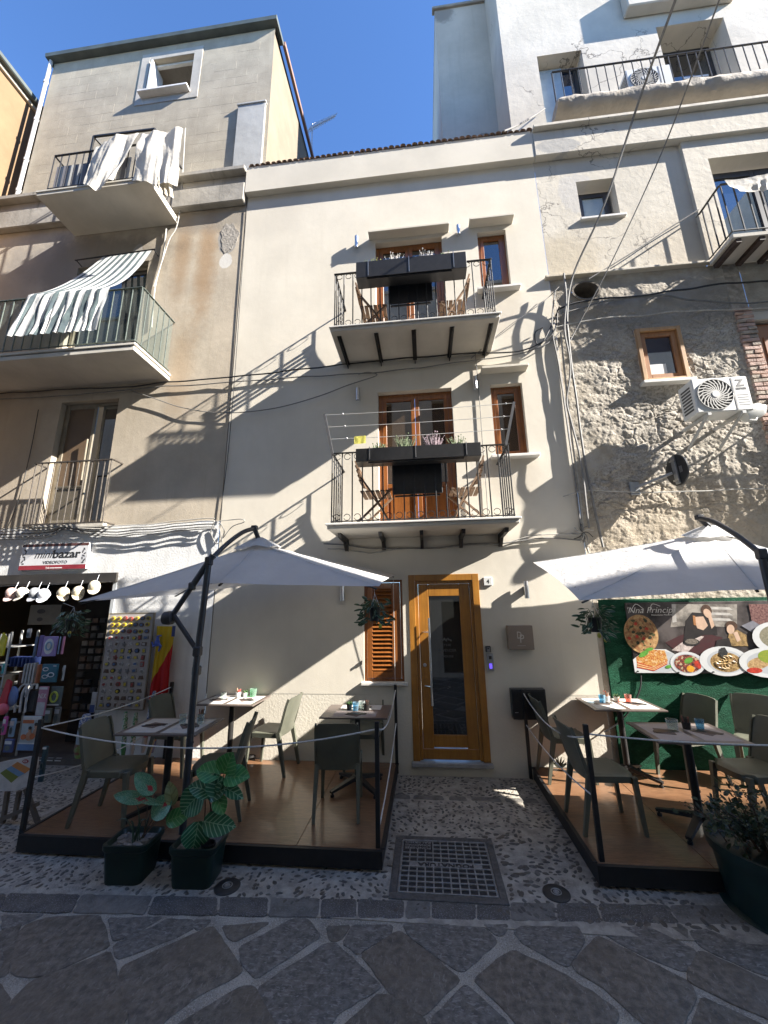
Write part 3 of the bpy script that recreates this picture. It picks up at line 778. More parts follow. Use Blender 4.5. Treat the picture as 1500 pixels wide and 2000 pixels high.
# the two projecting balconies
def slab_balcony(x0, x1, p, z0, z1, label):
    mb = MB(); mb.bev(x0, x1, -p, -.0, z0, z0 + .07, .006); mb.bev(x0 + .03, x1 - .03, -p + .03, -.0, z0 + .071, z1 - .04, .004); mb.bev(x0 - .015, x1 + .015, -p - .015, -.0, z1 - .039, z1, .006)
    return mb.build('balcony', concrete, beigeh, label=label)
b1 = slab_balcony(-6.35, -4.28, .76, 8.92, 9.02, 'top balcony hung with white washing')
b2 = slab_balcony(-7.9, -4.06, .82, 5.68, 5.80, 'green railed balcony under a striped cloth')
def plain_rail(par, fx0, fx1, fy, zb, zt, n, m, mat, bar=.007, ny=6, end0=True, infill=None):
    for z in (zb, zt):
        w = .03 if z == zt else .02
        mb = MB(); mb.bev(fx0, fx1, fy - w / 2, fy + w / 2, z - .008, z + .006, .002); o = mb.build('rail', mat, par)
        for sx in ([fx0] if end0 else []) + [fx1]: mb = MB(); mb.bev(sx - w / 2, sx + w / 2, fy + w / 2, 0.0, z - .008, z + .006, .002); mb.build('rail', mat, par)
    q = MB(); q.bev(-bar, bar, -bar, bar, zb - .02, zt - .008, .002); me = mesh_of(q, 'baluster', mat)
    for i in range(n + 1): put(me, 'baluster', par, (fx0 + (fx1 - fx0) * i / n, fy, 0))
    for sx in ([fx0] if end0 else []) + [fx1]:
        for i in range(1, ny): put(me, 'baluster', par, (sx, fy * (1 - i / ny), 0))
    return o
plain_rail(b1, -6.2, -4.36, -.73, 9.09, 9.83, 13, 0, iron)
green_iron = M('green_painted_iron', (.075, .092, .08), .5, .25, 20)
plain_rail(b2, -7.8, -4.10, -.78, 5.88, 6.80, 24, 0, green_iron)
pl_ = clear_glass('green_plastic_screen', (.56, .61, .575), .03)
mb = MB(); mb.quad((-7.8, -.77, 5.9), (-4.1, -.77, 5.9), (-4.1, -.77, 6.79), (-7.8, -.77, 6.79)); mb.build('screen', pl_, b2, rec=False)
mb = MB(); mb.quad((-4.106, -.77, 5.9), (-4.106, -.03, 5.9), (-4.106, -.03, 6.79), (-4.106, -.77, 6.79)); mb.build('screen', pl_, b2, rec=False)
mb = MB()
for (a, c) in (((-4.62, -.62, 9.02), (-4.62, -.62, 10.22)), ((-4.36, -.73, 9.02), (-4.36, -.73, 10.12)), ((-5.55, -.70, 9.02), (-5.55, -.70, 10.22)), ((-5.55, -.70, 10.22), (-4.36, -.73, 10.14)), ((-4.36, -.73, 10.14), (-4.28, -.08, 10.14)), ((-5.55, -.70, 10.22), (-5.4, -.05, 10.2))):
    mb.beam(a, c, .03, .03)
mb.build('clothes_frame', iron, b1)

# extra storey
PW = (-5.42, -4.42, 12.38, 13.46, .14)
top = MB(); wall(top, -7.75, -2.68, 9.9, 13.85, .02, [PW])
top.quad((-7.75, 9, 9.9), (-7.75, .02, 9.9), (-7.75, .02, 13.85), (-7.75, 9, 13.85))
ts = top.build('top_storey', blockwork, beigeh, rec=False)
side = MB(); side.quad((-2.68, .02, 9.9), (-2.68, 13, 9.9), (-2.68, 13, 13.7), (-2.68, .02, 13.85)); side.build('side_wall', peach, ts, rec=False)
mb = MB(); mb.box(-7.75, -2.68, .03, 13, 13.7, 13.86); mb.build('top_roof', weathered, ts)
bm_ = MB(); bm_.bev(-.2355, .2355, -.006, .012, -.1185, .1185, .0015); bme = mesh_of(bm_, 'wall_block', blockwork)
for r in range(16):
    for k in range(12):
        x = -7.5 + k * .476 + (.238 if r % 2 else 0); z = 10.04 + r * .241
        if x + .233 > -2.69 or (PW[0] - .42 < x < PW[1] + .42 and 12.1 < z < 13.8): continue
        put(bme, 'wall_block', ts, (x, .0252 + rnd.uniform(-.0005, .0005), z))
wsur = M('pale_window_surround', (.36, .335, .29), .8, .12, 3, bump=.4, bs=30)
mb = MB(); pts_frame(mb, PW[0] - .19, PW[1] + .19, PW[2] - .22, PW[3] + .19, .006, .02, .19); mb.build('window_surround', wsur, ts)
mb = MB(); mb.bev(PW[0] - .06, PW[1] + .02, -.12, .1, PW[2] - .05, PW[2], .006); mb.build('sill', white_stone, ts)
mb = MB(); pts_frame(mb, PW[0] + .01, PW[1] - .01, PW[2] + .02, PW[3] - .01, .10, .16, .05); mb.build('window', M('white_window_frame', (.5, .5, .47), .5, .1, 5), ts)
mb = MB(); mb.box(PW[0] + .05, PW[0] + .09, -.02, .32, PW[2] + .06, PW[3] - .05); mb.build('open_casement', white_plastic, ts)
mb = MB(); x0, x1, z0, z1 = PW[0] - .6, PW[1] + .6, PW[2] - .8, PW[3] + .25
for q in (((x0, 2.4, z0), (x1, 2.4, z0), (x1, 2.4, z1), (x0, 2.4, z1)), ((x0, .17, z1), (x1, .17, z1), (x1, 2.4, z1), (x0, 2.4, z1)), ((x0, .17, z0), (x0, 2.4, z0), (x0, 2.4, z1), (x0, .17, z1)), ((x1, .17, z0), (x1, 2.4, z0), (x1, 2.4, z1), (x1, .17, z1))): mb.quad(*q)
mb.build('attic_room', M('brown_attic_room', (.10, .07, .05), .9, .2, 2), ts, rec=False)
mb = MB(); mb.prism([(-.11, 13.86), (-.12, 13.95), (-.10, 13.98), (.3, 13.98), (.3, 13.86)], -7.85, -2.60, 'x'); mb.build('eaves_gutter', gutter_m, ts)
mb = MB(); mb.prism([(-2.62, 13.86), (-2.56, 13.86), (-2.56, 13.98), (-2.62, 13.98)], .3, 12.9, 'y'); mb.build('verge_flashing', M('verge_red_brown', (.20, .12, .09), .7, .2, 5), ts)
for y, w, z0, z1 in ((3.6, .8, 10.6, 11.9), (5.2, .8, 10.6, 11.9)):
    mb = MB(); mb.box(-2.685, -2.668, y, y + w, z0, z1); mb.build('side_window', pane_dark, ts)
mb = MB(); mb.tube([(-7.78, -.03, 13.85), (-7.78, -.03, 9.95)], .035, 10)
for z in (13.2, 12.1, 11.0, 10.2): mb.lathe((-7.78, -.03, z), [(.045, -.03), (.045, .03)], 10)
mb.build('downpipe', M('grey_plastic_pipe', (.42, .42, .42), .5, .1, 5), ts, smooth=True)
mb = MB(); mb.box(-3.30, -2.75, -.03, .36, 9.93, 11.66); mb.bev(-3.32, -2.73, -.05, .38, 11.66, 11.70, .006)
mb.build('roof_stub_wall', plaster('grey_stub_plaster', (.36, .36, .345), .15, grain=.001, trowel=.004), beigeh)

# ------------------------------------------------------------------ stone house on the other side
right_pl = plaster('stained_white_plaster', (.55, .51, .435), .08, grain=.001, trowel=.006, streak=.35, streak_col=(.42, .38, .31), blotch=.6, crack=.7, patches=[
    (2.35, 7.3, .6, .5, (.44, .37, .26), .6, {}), (2.5, 9.5, .32, .16, (.36, .35, .33), .9, dict(edge=.08, sc=5)), (2.75, 8.6, .30, .42, (.47, .45, .42), .8, dict(edge=.08, sc=4)),
    (4.2, 7.2, .5, .6, (.44, .38, .29), .5, {}), (3.4, 7.6, .9, .5, (.48, .43, .35), .4, {})])
greywhite = plaster('grey_white_plaster', (.52, .48, .41), .08, grain=.001, trowel=.005, streak=.25, streak_col=(.38, .355, .31), blotch=.6, crack=.8)
dark_alu = M('dark_grey_window_frame', (.03, .028, .028), .45, .2, 10)
frost = M('frosted_window_pane', (.30, .36, .38), .25, .1, 3, spec=.6)
bluepane = glass('sky_reflecting_pane', (.02, .03, .05), 1.0)
stoneh = thing('stone_house', 'house with bare rubble masonry below and stained white plaster above', 'house', (4.4, 0, 0))
RX = 7.6
SW_, RD = (2.755, 3.35, 8.07, 8.84, .24), (4.78, 6.3, 6.98, 8.93, .28)
mb = MB(); wall(mb, 2.125, 4.44, 6.96, 10.0, .0, [SW_]); mb.build('plaster_wall', right_pl, stoneh, rec=False)
mb = MB(); wall(mb, 4.44, RX, 6.96, 10.0, -.06, [RD]); mb.quad((4.44, .0, 6.96), (4.44, -.06, 6.96), (4.44, -.06, 10), (4.44, 0, 10)); mb.quad((4.44, -.06, 6.96), (4.44, .03, 6.96), (RX, .03, 6.96), (RX, -.06, 6.96)); mb.build('pilaster_wall', right_pl, stoneh, rec=False)
mb = MB(); mb.bev(2.125, RX, -.12, .0, 9.34, 9.86, .012); mb.bev(2.125, RX, -.20, .0, 9.865, 9.93, .008); mb.build('cornice', right_pl, stoneh)
mb = MB(); mb.bev(2.05, 4.43, -.07, .02, 6.955, 7.0, .008); mb.build('string_course', right_pl, stoneh)
w_ = sash(stoneh, SW_[0] + .02, SW_[1] - .02, 8.09, 8.76, .16, dark_alu, frost, .05)
mb = MB(); mb.bev(2.72, 3.42, -.05, .2, 8.015, 8.062, .006); mb.build('sill', white_stone, stoneh)
d_ = sash(stoneh, RD[0], RD[1], RD[2], RD[3] - .1, .12, dark_alu, bluepane, .06, 'balcony_door', .07, 2)
mb = MB(); mb.bev(4.42, 7.0, -.52, -.06, 6.90, 6.965, .006); rb = mb.build('balcony', concrete, stoneh)
for x in (4.50, 4.80, 5.1, 5.4, 5.7):
    mb = MB(); mb.box(x - .035, x + .035, -.50, -.06, 6.84, 6.899); mb.build('bracket', M('rust_brown_iron', (.045, .028, .022), .7, .4, 20), rb)
plain_rail(rb, 4.45, 6.9, -.50, 7.03, 7.86, 15, 0, iron, .008, 4)

# rubble wall: real relief
def rubble(x, z):
    v = Vector((x, z, 0))
    big = noise.fractal(v * 2.1, 1, 2, 4); fine = .40 * (noise.turbulence(v * 17 + Vector((3, 1, 0)), 4, False, amplitude_scale=.65) - .55) + .5 * noise.fractal(v * 5.5 + Vector((1, 4, 0)), .8, 2, 5)
    wv = v + Vector((noise.noise(v * 3), noise.noise(v * 3 + Vector((9, 0, 0))), 0)) * .12
    cell = noise.voronoi(wv * Vector((4.6, 8.0, 1)))[0]; ed = min(.10, cell[1] - cell[0]) / .10; ed = ed * ed * (3 - 2 * ed)
    bare = .5 + .5 * math.tanh(3.2 * (noise.fractal(v * .9 + Vector((7.3, 2.1, 0)), 1, 2, 3) + .30 - 2.2 * max(0, z - 6.2) - 1.3 * max(0, 3.3 - z) - 1.2 * max(0, 2.75 - x)))
    return bare, -.020 * big - bare * (.017 * ed * (.4 + .6 * abs(noise.cell(wv * Vector((4.6, 8.0, 1)) + Vector((5, 5, 5))))) + .017 * fine - .008) - (1 - bare) * .012 * fine
NX, NZ = 250, 460
x0, x1, z0, z1 = 2.125, 4.64, 2.0, 6.955
STW = (3.225, 3.845, 5.07, 5.945)
mb = MB(); mask = []
def inhole(x, z):
    if STW[0] < x < STW[1] and STW[2] < z < STW[3]: return True
    return ((x - 2.64) / .20) ** 2 + ((z - 6.70) / .155) ** 2 < 1
idx = {}
for j in range(NZ + 1):
    for i in range(NX + 1):
        x, z = x0 + (x1 - x0) * i / NX, z0 + (z1 - z0) * j / NZ
        bare, d = rubble(x, z); f = min(1, (x - x0) / .08, (6.955 - z) / .05)
        idx[i, j] = len(mb.v); mb.v.append(Vector((x, .01 + d * max(0, f), z))); mask.append(bare)
for j in range(NZ):
    for i in range(NX):
        x, z = x0 + (x1 - x0) * (i + .5) / NX, z0 + (z1 - z0) * (j + .5) / NZ
        if inhole(x, z): continue
        mb.f.append([idx[i, j], idx[i + 1, j], idx[i + 1, j + 1], idx[i, j + 1]]); mb.mi.append(0)
def rub_mat():
    s = NT('rubble_masonry'); p = s.pos()
    at = s.n('ShaderNodeAttribute', attribute_name='bare').outputs['Fac']
    n1 = s.noise(p, 3.5, 6, .65); n2 = s.noise(s.scale(p, (1, 1, 1.6)), 16, 5, .7); v = s.vor(s.scale(p, (4.2, 1, 6.5)), 1, 'F1', 'Color')
    st = s.mix(s.ramp(n2, .3, .7), (.25, .23, .20), (.54, .505, .445))
    st = s.mix(.28, st, s.mix(s.xyz(v)[0], (.27, .22, .165), (.55, .50, .42)))
    pl = s.mix(s.ramp(n1, .35, .65), (.35, .31, .25), (.47, .43, .365))
    st = s.mix(s.math('MULTIPLY', s.ramp(s.noise(p, 42, 4, .7), .50, .62), .55), st, (.10, .09, .078))
    c = s.mix(at, pl, st)
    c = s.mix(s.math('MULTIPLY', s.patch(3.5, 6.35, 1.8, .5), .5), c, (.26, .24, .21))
    c = s.mix(s.math('MULTIPLY', s.patch(3.6, 2.9, 1.5, .7), .5), c, (.36, .295, .21))
    b = s.n('ShaderNodeBsdfPrincipled'); s.put(b.inputs['Base Color'], c); b.inputs['Roughness'].default_value = .95; b.inputs['Specular IOR Level'].default_value = .1
    bn = s.n('ShaderNodeBump'); bn.inputs['Strength'].default_value = 1; bn.inputs['Distance'].default_value = .012
    s.put(bn.inputs['Height'], s.math('ADD', n2, s.math('MULTIPLY', s.noise(p, 60, 4, .65), .5))); s.t.links.new(bn.outputs[0], b.inputs['Normal'])
    s.t.links.new(b.outputs[0], s.out.inputs[0]); return s.m
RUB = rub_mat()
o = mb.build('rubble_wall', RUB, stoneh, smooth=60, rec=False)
at = o.data.attributes.new('bare', 'FLOAT', 'POINT'); at.data.foreach_set('value', mask)
mb = MB(); wall(mb, 2.125, RX, 0, 2.02, .012, []); wall(mb, 4.86, RX, 2.02, 6.955, .012, [(4.86, 5.75, 3.6, 5.93, .2)]); o = mb.build('lower_wall', RUB, stoneh, rec=False)
# window in the rubble
mb = MB(); pts_frame(mb, STW[0] - .0, STW[1] + .0, STW[2], STW[3], -.035, .16, .055); w_ = mb.build('window', wood_pale, stoneh)
mb = MB(); pts_frame(mb, STW[0] + .057, STW[1] - .057, STW[2] + .057, STW[3] - .057, .0, .06, .075); mb.build('casement', M('red_oak', (.30, .14, .05), .45, .15, 3, extra=grain_fn((.2, .08, .03))), w_)
mb = MB(); mb.box(STW[0] + .125, STW[1] - .125, .03, .036, STW[2] + .125, STW[3] - .125); mb.build('pane', bluepane, w_)
mb = MB(); mb.box(STW[0] + .14, STW[0] + .36, .024, .028, STW[2] + .135, STW[2] + .30); mb.build('paper_sheet', white_plastic, w_)
mb = MB(); mb.bev(STW[0] - .05, STW[1] + .03, -.10, .02, STW[2] - .05, STW[2] - .004, .006); mb.build('sill', white_stone, stoneh)
# round vent hole
mb = MB(); n = 28; r0 = []; r1 = []
for k in range(n):
    a = 2 * PI * k / n; r0.append((2.64 + .215 * math.cos(a), -.02, 6.70 + .17 * math.sin(a))); r1.append((2.64 + .185 * math.cos(a), .45, 6.70 + .145 * math.sin(a)))
rim = [(2.64 + .185 * math.cos(2 * PI * k / n), -.02, 6.70 + .145 * math.sin(2 * PI * k / n)) for k in range(n)]
mb.add(r0 + rim + r1, [(k, (k + 1) % n, n + (k + 1) % n, n + k) for k in range(n)] + [(n + k, n + (k + 1) % n, 2 * n + (k + 1) % n, 2 * n + k) for k in range(n)] + [tuple(range(2 * n, 3 * n))])
mb.build('vent_hole', M('dark_vent_mortar', (.16, .14, .115), .95, .3, 8, bump=1, bs=40), stoneh, rec=False)  # rim and lining share one mortar tone, darker than the wall around
# brick jamb, each brick
bk = [M('pale_brick', (.40, .27, .21), .9, .25, 9, bump=1, bs=40, bd=.01), M('pink_brick', (.42, .30, .25), .9, .25, 9, bump=1, bs=40, bd=.01), M('grey_brick', (.36, .30, .24), .9, .25, 9, bump=1, bs=40, bd=.01)]
mb = MB(); mb.box(4.64, 4.86, .015, .2, 2.02, 6.955); mb.build('jamb_mortar', M('jamb_mortar', (.34, .30, .25), .95, .3, 12, bump=1, bs=60), stoneh)
bms = []
for m in bk:
    q = MB(); q.bev(-.11, .11, -.02, .05, -.026, .026, .006); bms.append(mesh_of(q, 'brick', m))
z = 3.64; r = 0
while z < 6.15:
    if r % 2: put(bms[rnd.randrange(3)], 'brick', stoneh, (4.748 + rnd.uniform(-.01, .01), .0 + rnd.uniform(-.012, .006), z), (0, rnd.uniform(-.03, .03), rnd.uniform(-.03, .03)))
    else:
        for dx in (-.058, .058): put(bms[rnd.randrange(3)], 'brick', stoneh, (4.748 + dx, .0 + rnd.uniform(-.012, .006), z), (0, rnd.uniform(-.03, .03), 0), (.49, 1, 1))
    z += .064; r += 1
mb = MB(); mb.bev(4.865, 5.74, .06, .2, 3.62, 5.92, .01); o_ = mb.build('balcony_door', wood_red, stoneh)
mb = MB(); mb.bev(4.97, 5.28, .05, .06, 3.8, 5.7, .008); mb.build('panel', wood_red, o_)
mb = MB(); mb.bev(4.72, 5.9, -.02, .1, 5.94, 6.08, .01); mb.build('lintel', concrete, stoneh)
mb = MB(); mb.box(4.80, 5.9, -.32, -.02, 3.42, 3.5); sb = mb.build('balcony', concrete, stoneh)
plain_rail(sb, 4.82, 5.85, -.30, 3.57, 4.45, 9, 0, iron, .008, 5)
mb = MB(); mb.bev(4.70, 4.76, -.07, .0, 3.94, 4.00, .01); mb.tube([(4.73, -.05, 4.0), (4.73, -.07, 4.1), (4.70, -.08, 4.16)], .018, 8); mb.build('yellow_valve', M('yellow_paint', (.6, .42, .03), .5, .15, 10), stoneh)

# green turf wall panel
turf = M('green_artificial_turf', (.010, .062, .033), .9, .35, 9, bump=1, bs=160, bd=.02, spec=.15, st=(.35, 1, 1),
         extra=lambda s, c: s.mix(s.math('MULTIPLY', s.ramp(s.noise(s.scale(s.pos(), (.6, 1, 2)), 26, 5, .75), .5, .72), .6), c, (.04, .16, .10)))
mb = MB(); mb.bev(2.19, RX, -.03, .0, .02, 2.06, .004); tag(mb.build('turf_panel', turf), 'green artificial turf covering the wall behind the food poster', 'wall covering')

# ------------------------------------------------------------------ white block set back above
block = thing('white_apartment_block', 'tall grey-white apartment block with a tarpaulin-wrapped balcony above the rubble house', 'building', (4.5, .5, 10))
BW1, BW2 = (2.66, 3.52, 10.9, 12.78, .35), (4.98, 6.22, 10.9, 13.1, .5)
mb = MB(); wall(mb, 2.0, 8.2, 9.8, 19, .5, [BW1, BW2]); mb.quad((2.0, 8, 9.8), (2.0, .5, 9.8), (2.0, .5, 19), (2.0, 8, 19)); mb.build('wall', greywhite, block, rec=False)
mb = MB(); wall(mb, .78, 2.0, 9.8, 16.35, 1.32, []); mb.quad((.78, 8, 9.8), (.78, 1.32, 9.8), (.78, 1.32, 16.35), (.78, 8, 16.35)); mb.build('stair_tower', plaster('tower_plaster', (.46, .43, .37), .08, grain=.001, trowel=.004, streak=.2, patches=[(1.75, 11.9, .35, .25, (.28, .26, .23), 1, dict(edge=.07)), (.98, 16.2, .25, .3, (.12, .11, .1), .6, dict(sc=6))]), block, rec=False)
mb = MB(); mb.bev(.72, 1.99, 1.27, 1.4, 16.35, 16.43, .01); mb.build('parapet_cap', weathered, block)
mb = MB(); mb.bev(4.42, 6.45, .30, .5, 13.45, 14.2, .02); mb.build('roof_box', greywhite, block)
for (h, lv) in ((BW1, 1), (BW2, 2)):
    x0_, x1_ = h[0] + .01, h[1] - .01
    mb = MB(); pts_frame(mb, x0_, x1_, h[2], h[3] - .03, .5 + h[4] - .1, .5 + h[4] - .03, .07); fr = mb.build('balcony_door', dark_alu, block)
    if lv == 1:
        mb = MB(); mb.box(x0_ + .06, x0_ + .52, .5 + h[4] - .14, .5 + h[4] - .12, h[2], h[3] - .06); mb.build('casement', frost, fr)
    mb = MB(); mb.box(x0_ + .06, x1_ - .06, .5 + h[4] - .07, .5 + h[4] - .06, h[2], h[3] - .1); mb.build('pane', bluepane if lv == 1 else pane_dark, fr)
mb = MB()
for k in range(14): mb.box(5.55, 6.02, .5 + .36, .5 + .375, 11.1 + k * .085, 11.15 + k * .085)
mb.build('louvred_shutter', white_plastic, block)
mb = MB(); mb.box(2.62, 7.6, -.05, .5, 10.38, 10.52); wb = mb.build('balcony', concrete, block)
plain_rail(wb, 2.64, 7.5, -.02, 10.62, 11.38, 32, 0, iron, .007, 4)

# ------------------------------------------------------------------ ochre house at the far left, and the row across the street that shades the road
ochre = plaster('ochre_plaster', (.21, .14, .08), .12, grain=.0008, trowel=.004, streak=.35, streak_col=(.14, .085, .05), patches=[(0, 0, .1, .1, rust, 0)])
och = thing('ochre_house', 'ochre plastered house side wall rising at the far left edge of the sky', 'house', (-11, .5, 0))
mb = MB(); mb.quad((-8.26, -1.2, 0), (-8.26, 7, 0), (-8.26, 7, 12.85), (-8.26, -1.2, 12.85)); mb.quad((-14, -1.2, 0), (-8.26, -1.2, 0), (-8.26, -1.2, 12.85), (-14, -1.2, 12.85)); mb.build('wall', ochre, och, rec=False)
mb = MB(); mb.bev(-14, -8.10, -1.35, 7.1, 12.93, 13.05, .02); mb.build('roof_edge', gutter_m, och)
mb = MB(); mb.bev(-14, -8.2, -1.3, 7.05, 12.85, 12.929, .01); mb.build('eaves_board', M('cream_eaves', (.5, .44, .34), .7, .1, 3), och)
opp_pl = plaster('opposite_house_plaster', (.78, .71, .58), .1, grain=.001, trowel=.004, streak=.2)
for x0, x1, h, lab in ((-16, 13.8, 13.2, 'long plastered house across the street'), (13.9, 22.6, 18.5, 'tallest plastered house across the street'), (22.62, 25.3, 16.25, 'narrow plastered house across the street'), (25.32, 44, 15.35, 'lower plastered house at the far end across the street')):
    t = thing('street_house', lab + ', behind the viewer', 'house', ((x0 + x1) / 2, -6.5, 0))
    holes = []; x = x0 + .9
    while x + 1.0 < x1:
        for z in (.1, 3.6, 6.7, 9.8): 
            if z + 2.1 < h: holes.append((x, x + .95, z + .001, z + 2.0, .2))
        x += 2.3
    mb = MB()
    flip = Matrix.Translation((x0 + x1, -13.0 + .0, 0)) @ Matrix.Rotation(PI, 4, 'Z')
    wall(mb, x0, x1, 0, h, -6.5, holes); mb.xf(Matrix.Translation((x0 + x1, -13.0, 0)) @ Matrix.Rotation(PI, 4, 'Z'))
    mb.box(x0, x1, -10.5, -6.75, -.02, h); mb.box(x0, x1, -6.76, -6.42, h - .12, h)
    mb.build('wall', opp_pl, t, rec=False)
    mb = MB()
    for a, c, z, z2, p in holes:
        X0, X1 = x0 + x1 - c, x0 + x1 - a; mb.box(X0, X1, -6.73, -6.70, z, z2)
    q = mb.build('shutters', M('brown_shutters', (.10, .06, .035), .6, .2, 4), t); q['kind'] = 'stuff'
# ------------------------------------------------------------------ decks with posts and ropes
ply = M('varnished_plywood', (.165, .082, .042), .36, .2, 2.5, bump=.25, bs=25, bd=.004, coat=.3,
        extra=lambda s, c: s.mix(s.math('MULTIPLY', s.ramp(s.noise(s.scale(s.pos(), (2, 16, 1)), 2.2, 6, .7, 2.0), .4, .62), .85), s.mix(s.ramp(s.noise(s.pos(), 3, 4), .4, .7), c, (.125, .068, .036)), (.23, .122, .062)))
black_paint = M('black_painted_steel', (.010, .010, .011), .5, .2, 20)
rope_m = M('pale_rope', (.56, .55, .52), .8, .15, 80, bump=.8, bs=160, bd=.004)
def rope(pts, par, r=.0065, name='rope'):
    mb = MB(); mb.tube(pts, r, 6); a, c = Vector(pts[0]), Vector(pts[-1])
    for p in (a, c): mb.ball(p, .016, n=8, m=6)
    return mb.build(name, rope_m, par, smooth=True)
def deck(x0, x1, y0, y1, zt, seams, posts, feet, label, sk=.105, vary=0):
    t = thing('dining_deck', label, 'deck', ((x0 + x1) / 2, (y0 + y1) / 2, 0))
    xs = [x0] + seams + [x1]
    for i in range(len(xs) - 1):
        mb = MB(); mb.bev(xs[i] + .0015, xs[i + 1] - .0015, y0 + .02, y1, zt - .02, zt, .002); mb.build('floor_board', ply, t)
    mb = MB(); mb.box(x0 - .012, x1 + .012, y0 - .012, y0 + .018, zt - .02 - sk, zt - .003); mb.build('skirt', black_paint, t)
    for sx in (x0, x1):
        mb = MB(); mb.box(sx - .012, sx + .012, y0 + .0185, y1, zt - .02 - sk, zt - .003); mb.build('skirt', black_paint, t)
        mb = MB(); mb.bev(sx - .03, sx + .005, y0 + .02, y1 - .02, zt - .0028, zt + .006, .002) if sx == x0 else mb.bev(sx - .005, sx + .03, y0 + .02, y1 - .02, zt - .0028, zt + .006, .002); mb.build('edge_trim', black_paint, t)
    for x, y in feet:
        mb = MB(); mb.lathe((x, y, 0), [(.035, .006), (.035, .02), (.018, .025), (.018, .06)], 12); mb.build('foot', black_paint, t)
    tops = []
    for x, y, h in posts:
        mb = MB(); mb.bev(x - .018, x + .018, y - .018, y + .018, zt - .10, zt + h, .003); mb.build('post', black_paint, t)
    return t
PL = [(-3.60, -1.76, .90), (-.455, -1.76, .92), (-.425, -.07, .90), (-3.44, -.06, .92)]
dl = deck(-3.57, -.43, -1.80, -.03, .15, [-2.35, -1.12], PL, [(-3.48, -1.7), (-.6, -1.7), (-2, -1.7)], 'brown plywood dining deck with black skirt between the shop and the front door')
def lash(par, a, za, b_, zb, drop): rope(sag((a[0], a[1], .15 + za), (b_[0], b_[1], .15 + zb), drop), par)
lash(dl, PL[0], .83, PL[1], .86, .16)
lash(dl, PL[0], .83, PL[3], .86, .05); lash(dl, PL[0], .42, PL[3], .46, .10)
lash(dl, PL[1], .87, PL[2], .84, .16); lash(dl, PL[1], .10, PL[2], .46, .07)
PR = [(1.235, -1.80, .93), (1.135, -.12, .86), (3.6, -1.80, .92)]
dr = deck(1.19, 4.6, -1.85, -.05, .15, [2.0, 3.2], PR, [(1.3, -1.7), (3, -1.7)], 'brown plywood dining deck with black skirt below the food poster')
lash(dr, PR[0], .84, PR[1], .82, .15); lash(dr, PR[0], .42, PR[1], .47, .06); lash(dr, PR[0], .86, PR[2], .84, .05)

# ------------------------------------------------------------------ chairs
chair_m = M('olive_moulded_plastic', (.102, .104, .078), .42, .1, 6, bump=.15, bs=300, bd=.001)
def build_chair(label):
    """moulded stacking chair facing +y, origin on the floor under the seat"""
    t = thing('dining_chair', label, 'chair')
    mb = MB(); n = 12; top = []; bot = []
    for j in range(n + 1):
        v = j / n
        for i in range(n + 1):
            u = i / n * 2 - 1
            hw = .205 + .012 * v - (.05 * max(0, (v - .82) / .18) ** 2)
            x = u * hw; y = -.205 + .42 * v - (.03 * abs(u) ** 4 if v > .9 else 0)
            z = .455 - .014 * (1 - abs(u) ** 3) * math.sin(PI * min(1, v * 1.05)) - .022 * max(0, v - .85) / .15 - (.012 * max(0, abs(u) - .9) / .1)
            top.append((x, y, z)); bot.append((x * .985, y * .985, z - .022))
    k = (n + 1) ** 2; fs = []
    for j in range(n):
        for i in range(n):
            a = j * (n + 1) + i; fs.append((a, a + 1, a + n + 2, a + n + 1)); fs.append((k + a, k + a + n + 1, k + a + n + 2, k + a + 1))
    rim = [i for i in range(n + 1)] + [j * (n + 1) + n for j in range(1, n + 1)] + [n * (n + 1) + i for i in range(n - 1, -1, -1)] + [j * (n + 1) for j in range(n - 1, 0, -1)]
    low = len(top) * 2; vs = top + bot
    for a in rim: vs.append((top[a][0] * .98, top[a][1] * .985, top[a][2] - .05))
    m = len(rim)
    for q in range(m): fs.append((rim[q], low + q, low + (q + 1) % m, rim[(q + 1) % m]))
    mb.add(vs, fs); mb.build('seat', chair_m, t, smooth=50)
    mb = MB(); n, m_ = 12, 10; F = []; Bk = []
    for j in range(m_ + 1):
        v = j / m_
        for i in range(n + 1):
            u = i / n * 2 - 1
            hw = .212 - .012 * v
            y = -.200 - .085 * v - .045 * v * v + .035 * u * u - .012 * math.sin(PI * v)
            z = .40 + .43 * v - .012 * u * u * v - (.03 * max(0, (abs(u) - .8) / .2) ** 2 * (v > .9))
            F.append((u * hw, y, z)); Bk.append((u * hw, y - .012, z))
    k = len(F); fs = []
    for j in range(m_):
        for i in range(n):
            a = j * (n + 1) + i; fs.append((a, a + 1, a + n + 2, a + n + 1)); fs.append((k + a, k + a + n + 1, k + a + n + 2, k + a + 1))
    rim = [i for i in range(n + 1)] + [j * (n + 1) + n for j in range(1, m_ + 1)] + [m_ * (n + 1) + i for i in range(n - 1, -1, -1)] + [j * (n + 1) for j in range(m_ - 1, 0, -1)]
    for q in range(len(rim)): a, c = rim[q], rim[(q + 1) % len(rim)]; fs.append((a, k + a, k + c, c))
    mb.add(F + Bk, fs); mb.build('backrest', chair_m, t, smooth=50)
    for sx in (-1, 1):
        mb = MB(); mb.beam((sx * .185, .19, .43), (sx * .195, .225, 0), .045, .04, (0, 1, 0), 0, .026, .026); mb.build('leg', chair_m, t)
        mb = MB(); mb.beam((sx * .192, -.175, .46), (sx * .20, -.275, 0), .04, .05, (0, 1, 0), 0, .026, .028)
        pts = [(sx * .198, -.175 - .0, .42), (sx * .203, -.205, .50), (sx * .203, -.238, .62), (sx * .200, -.268, .74), (sx * .195, -.295, .815)]
        for a, c in zip(pts, pts[1:]): mb.beam(a, c, .016, .03, (0, 1, 0))
        mb.build('leg', chair_m, t)
    return t
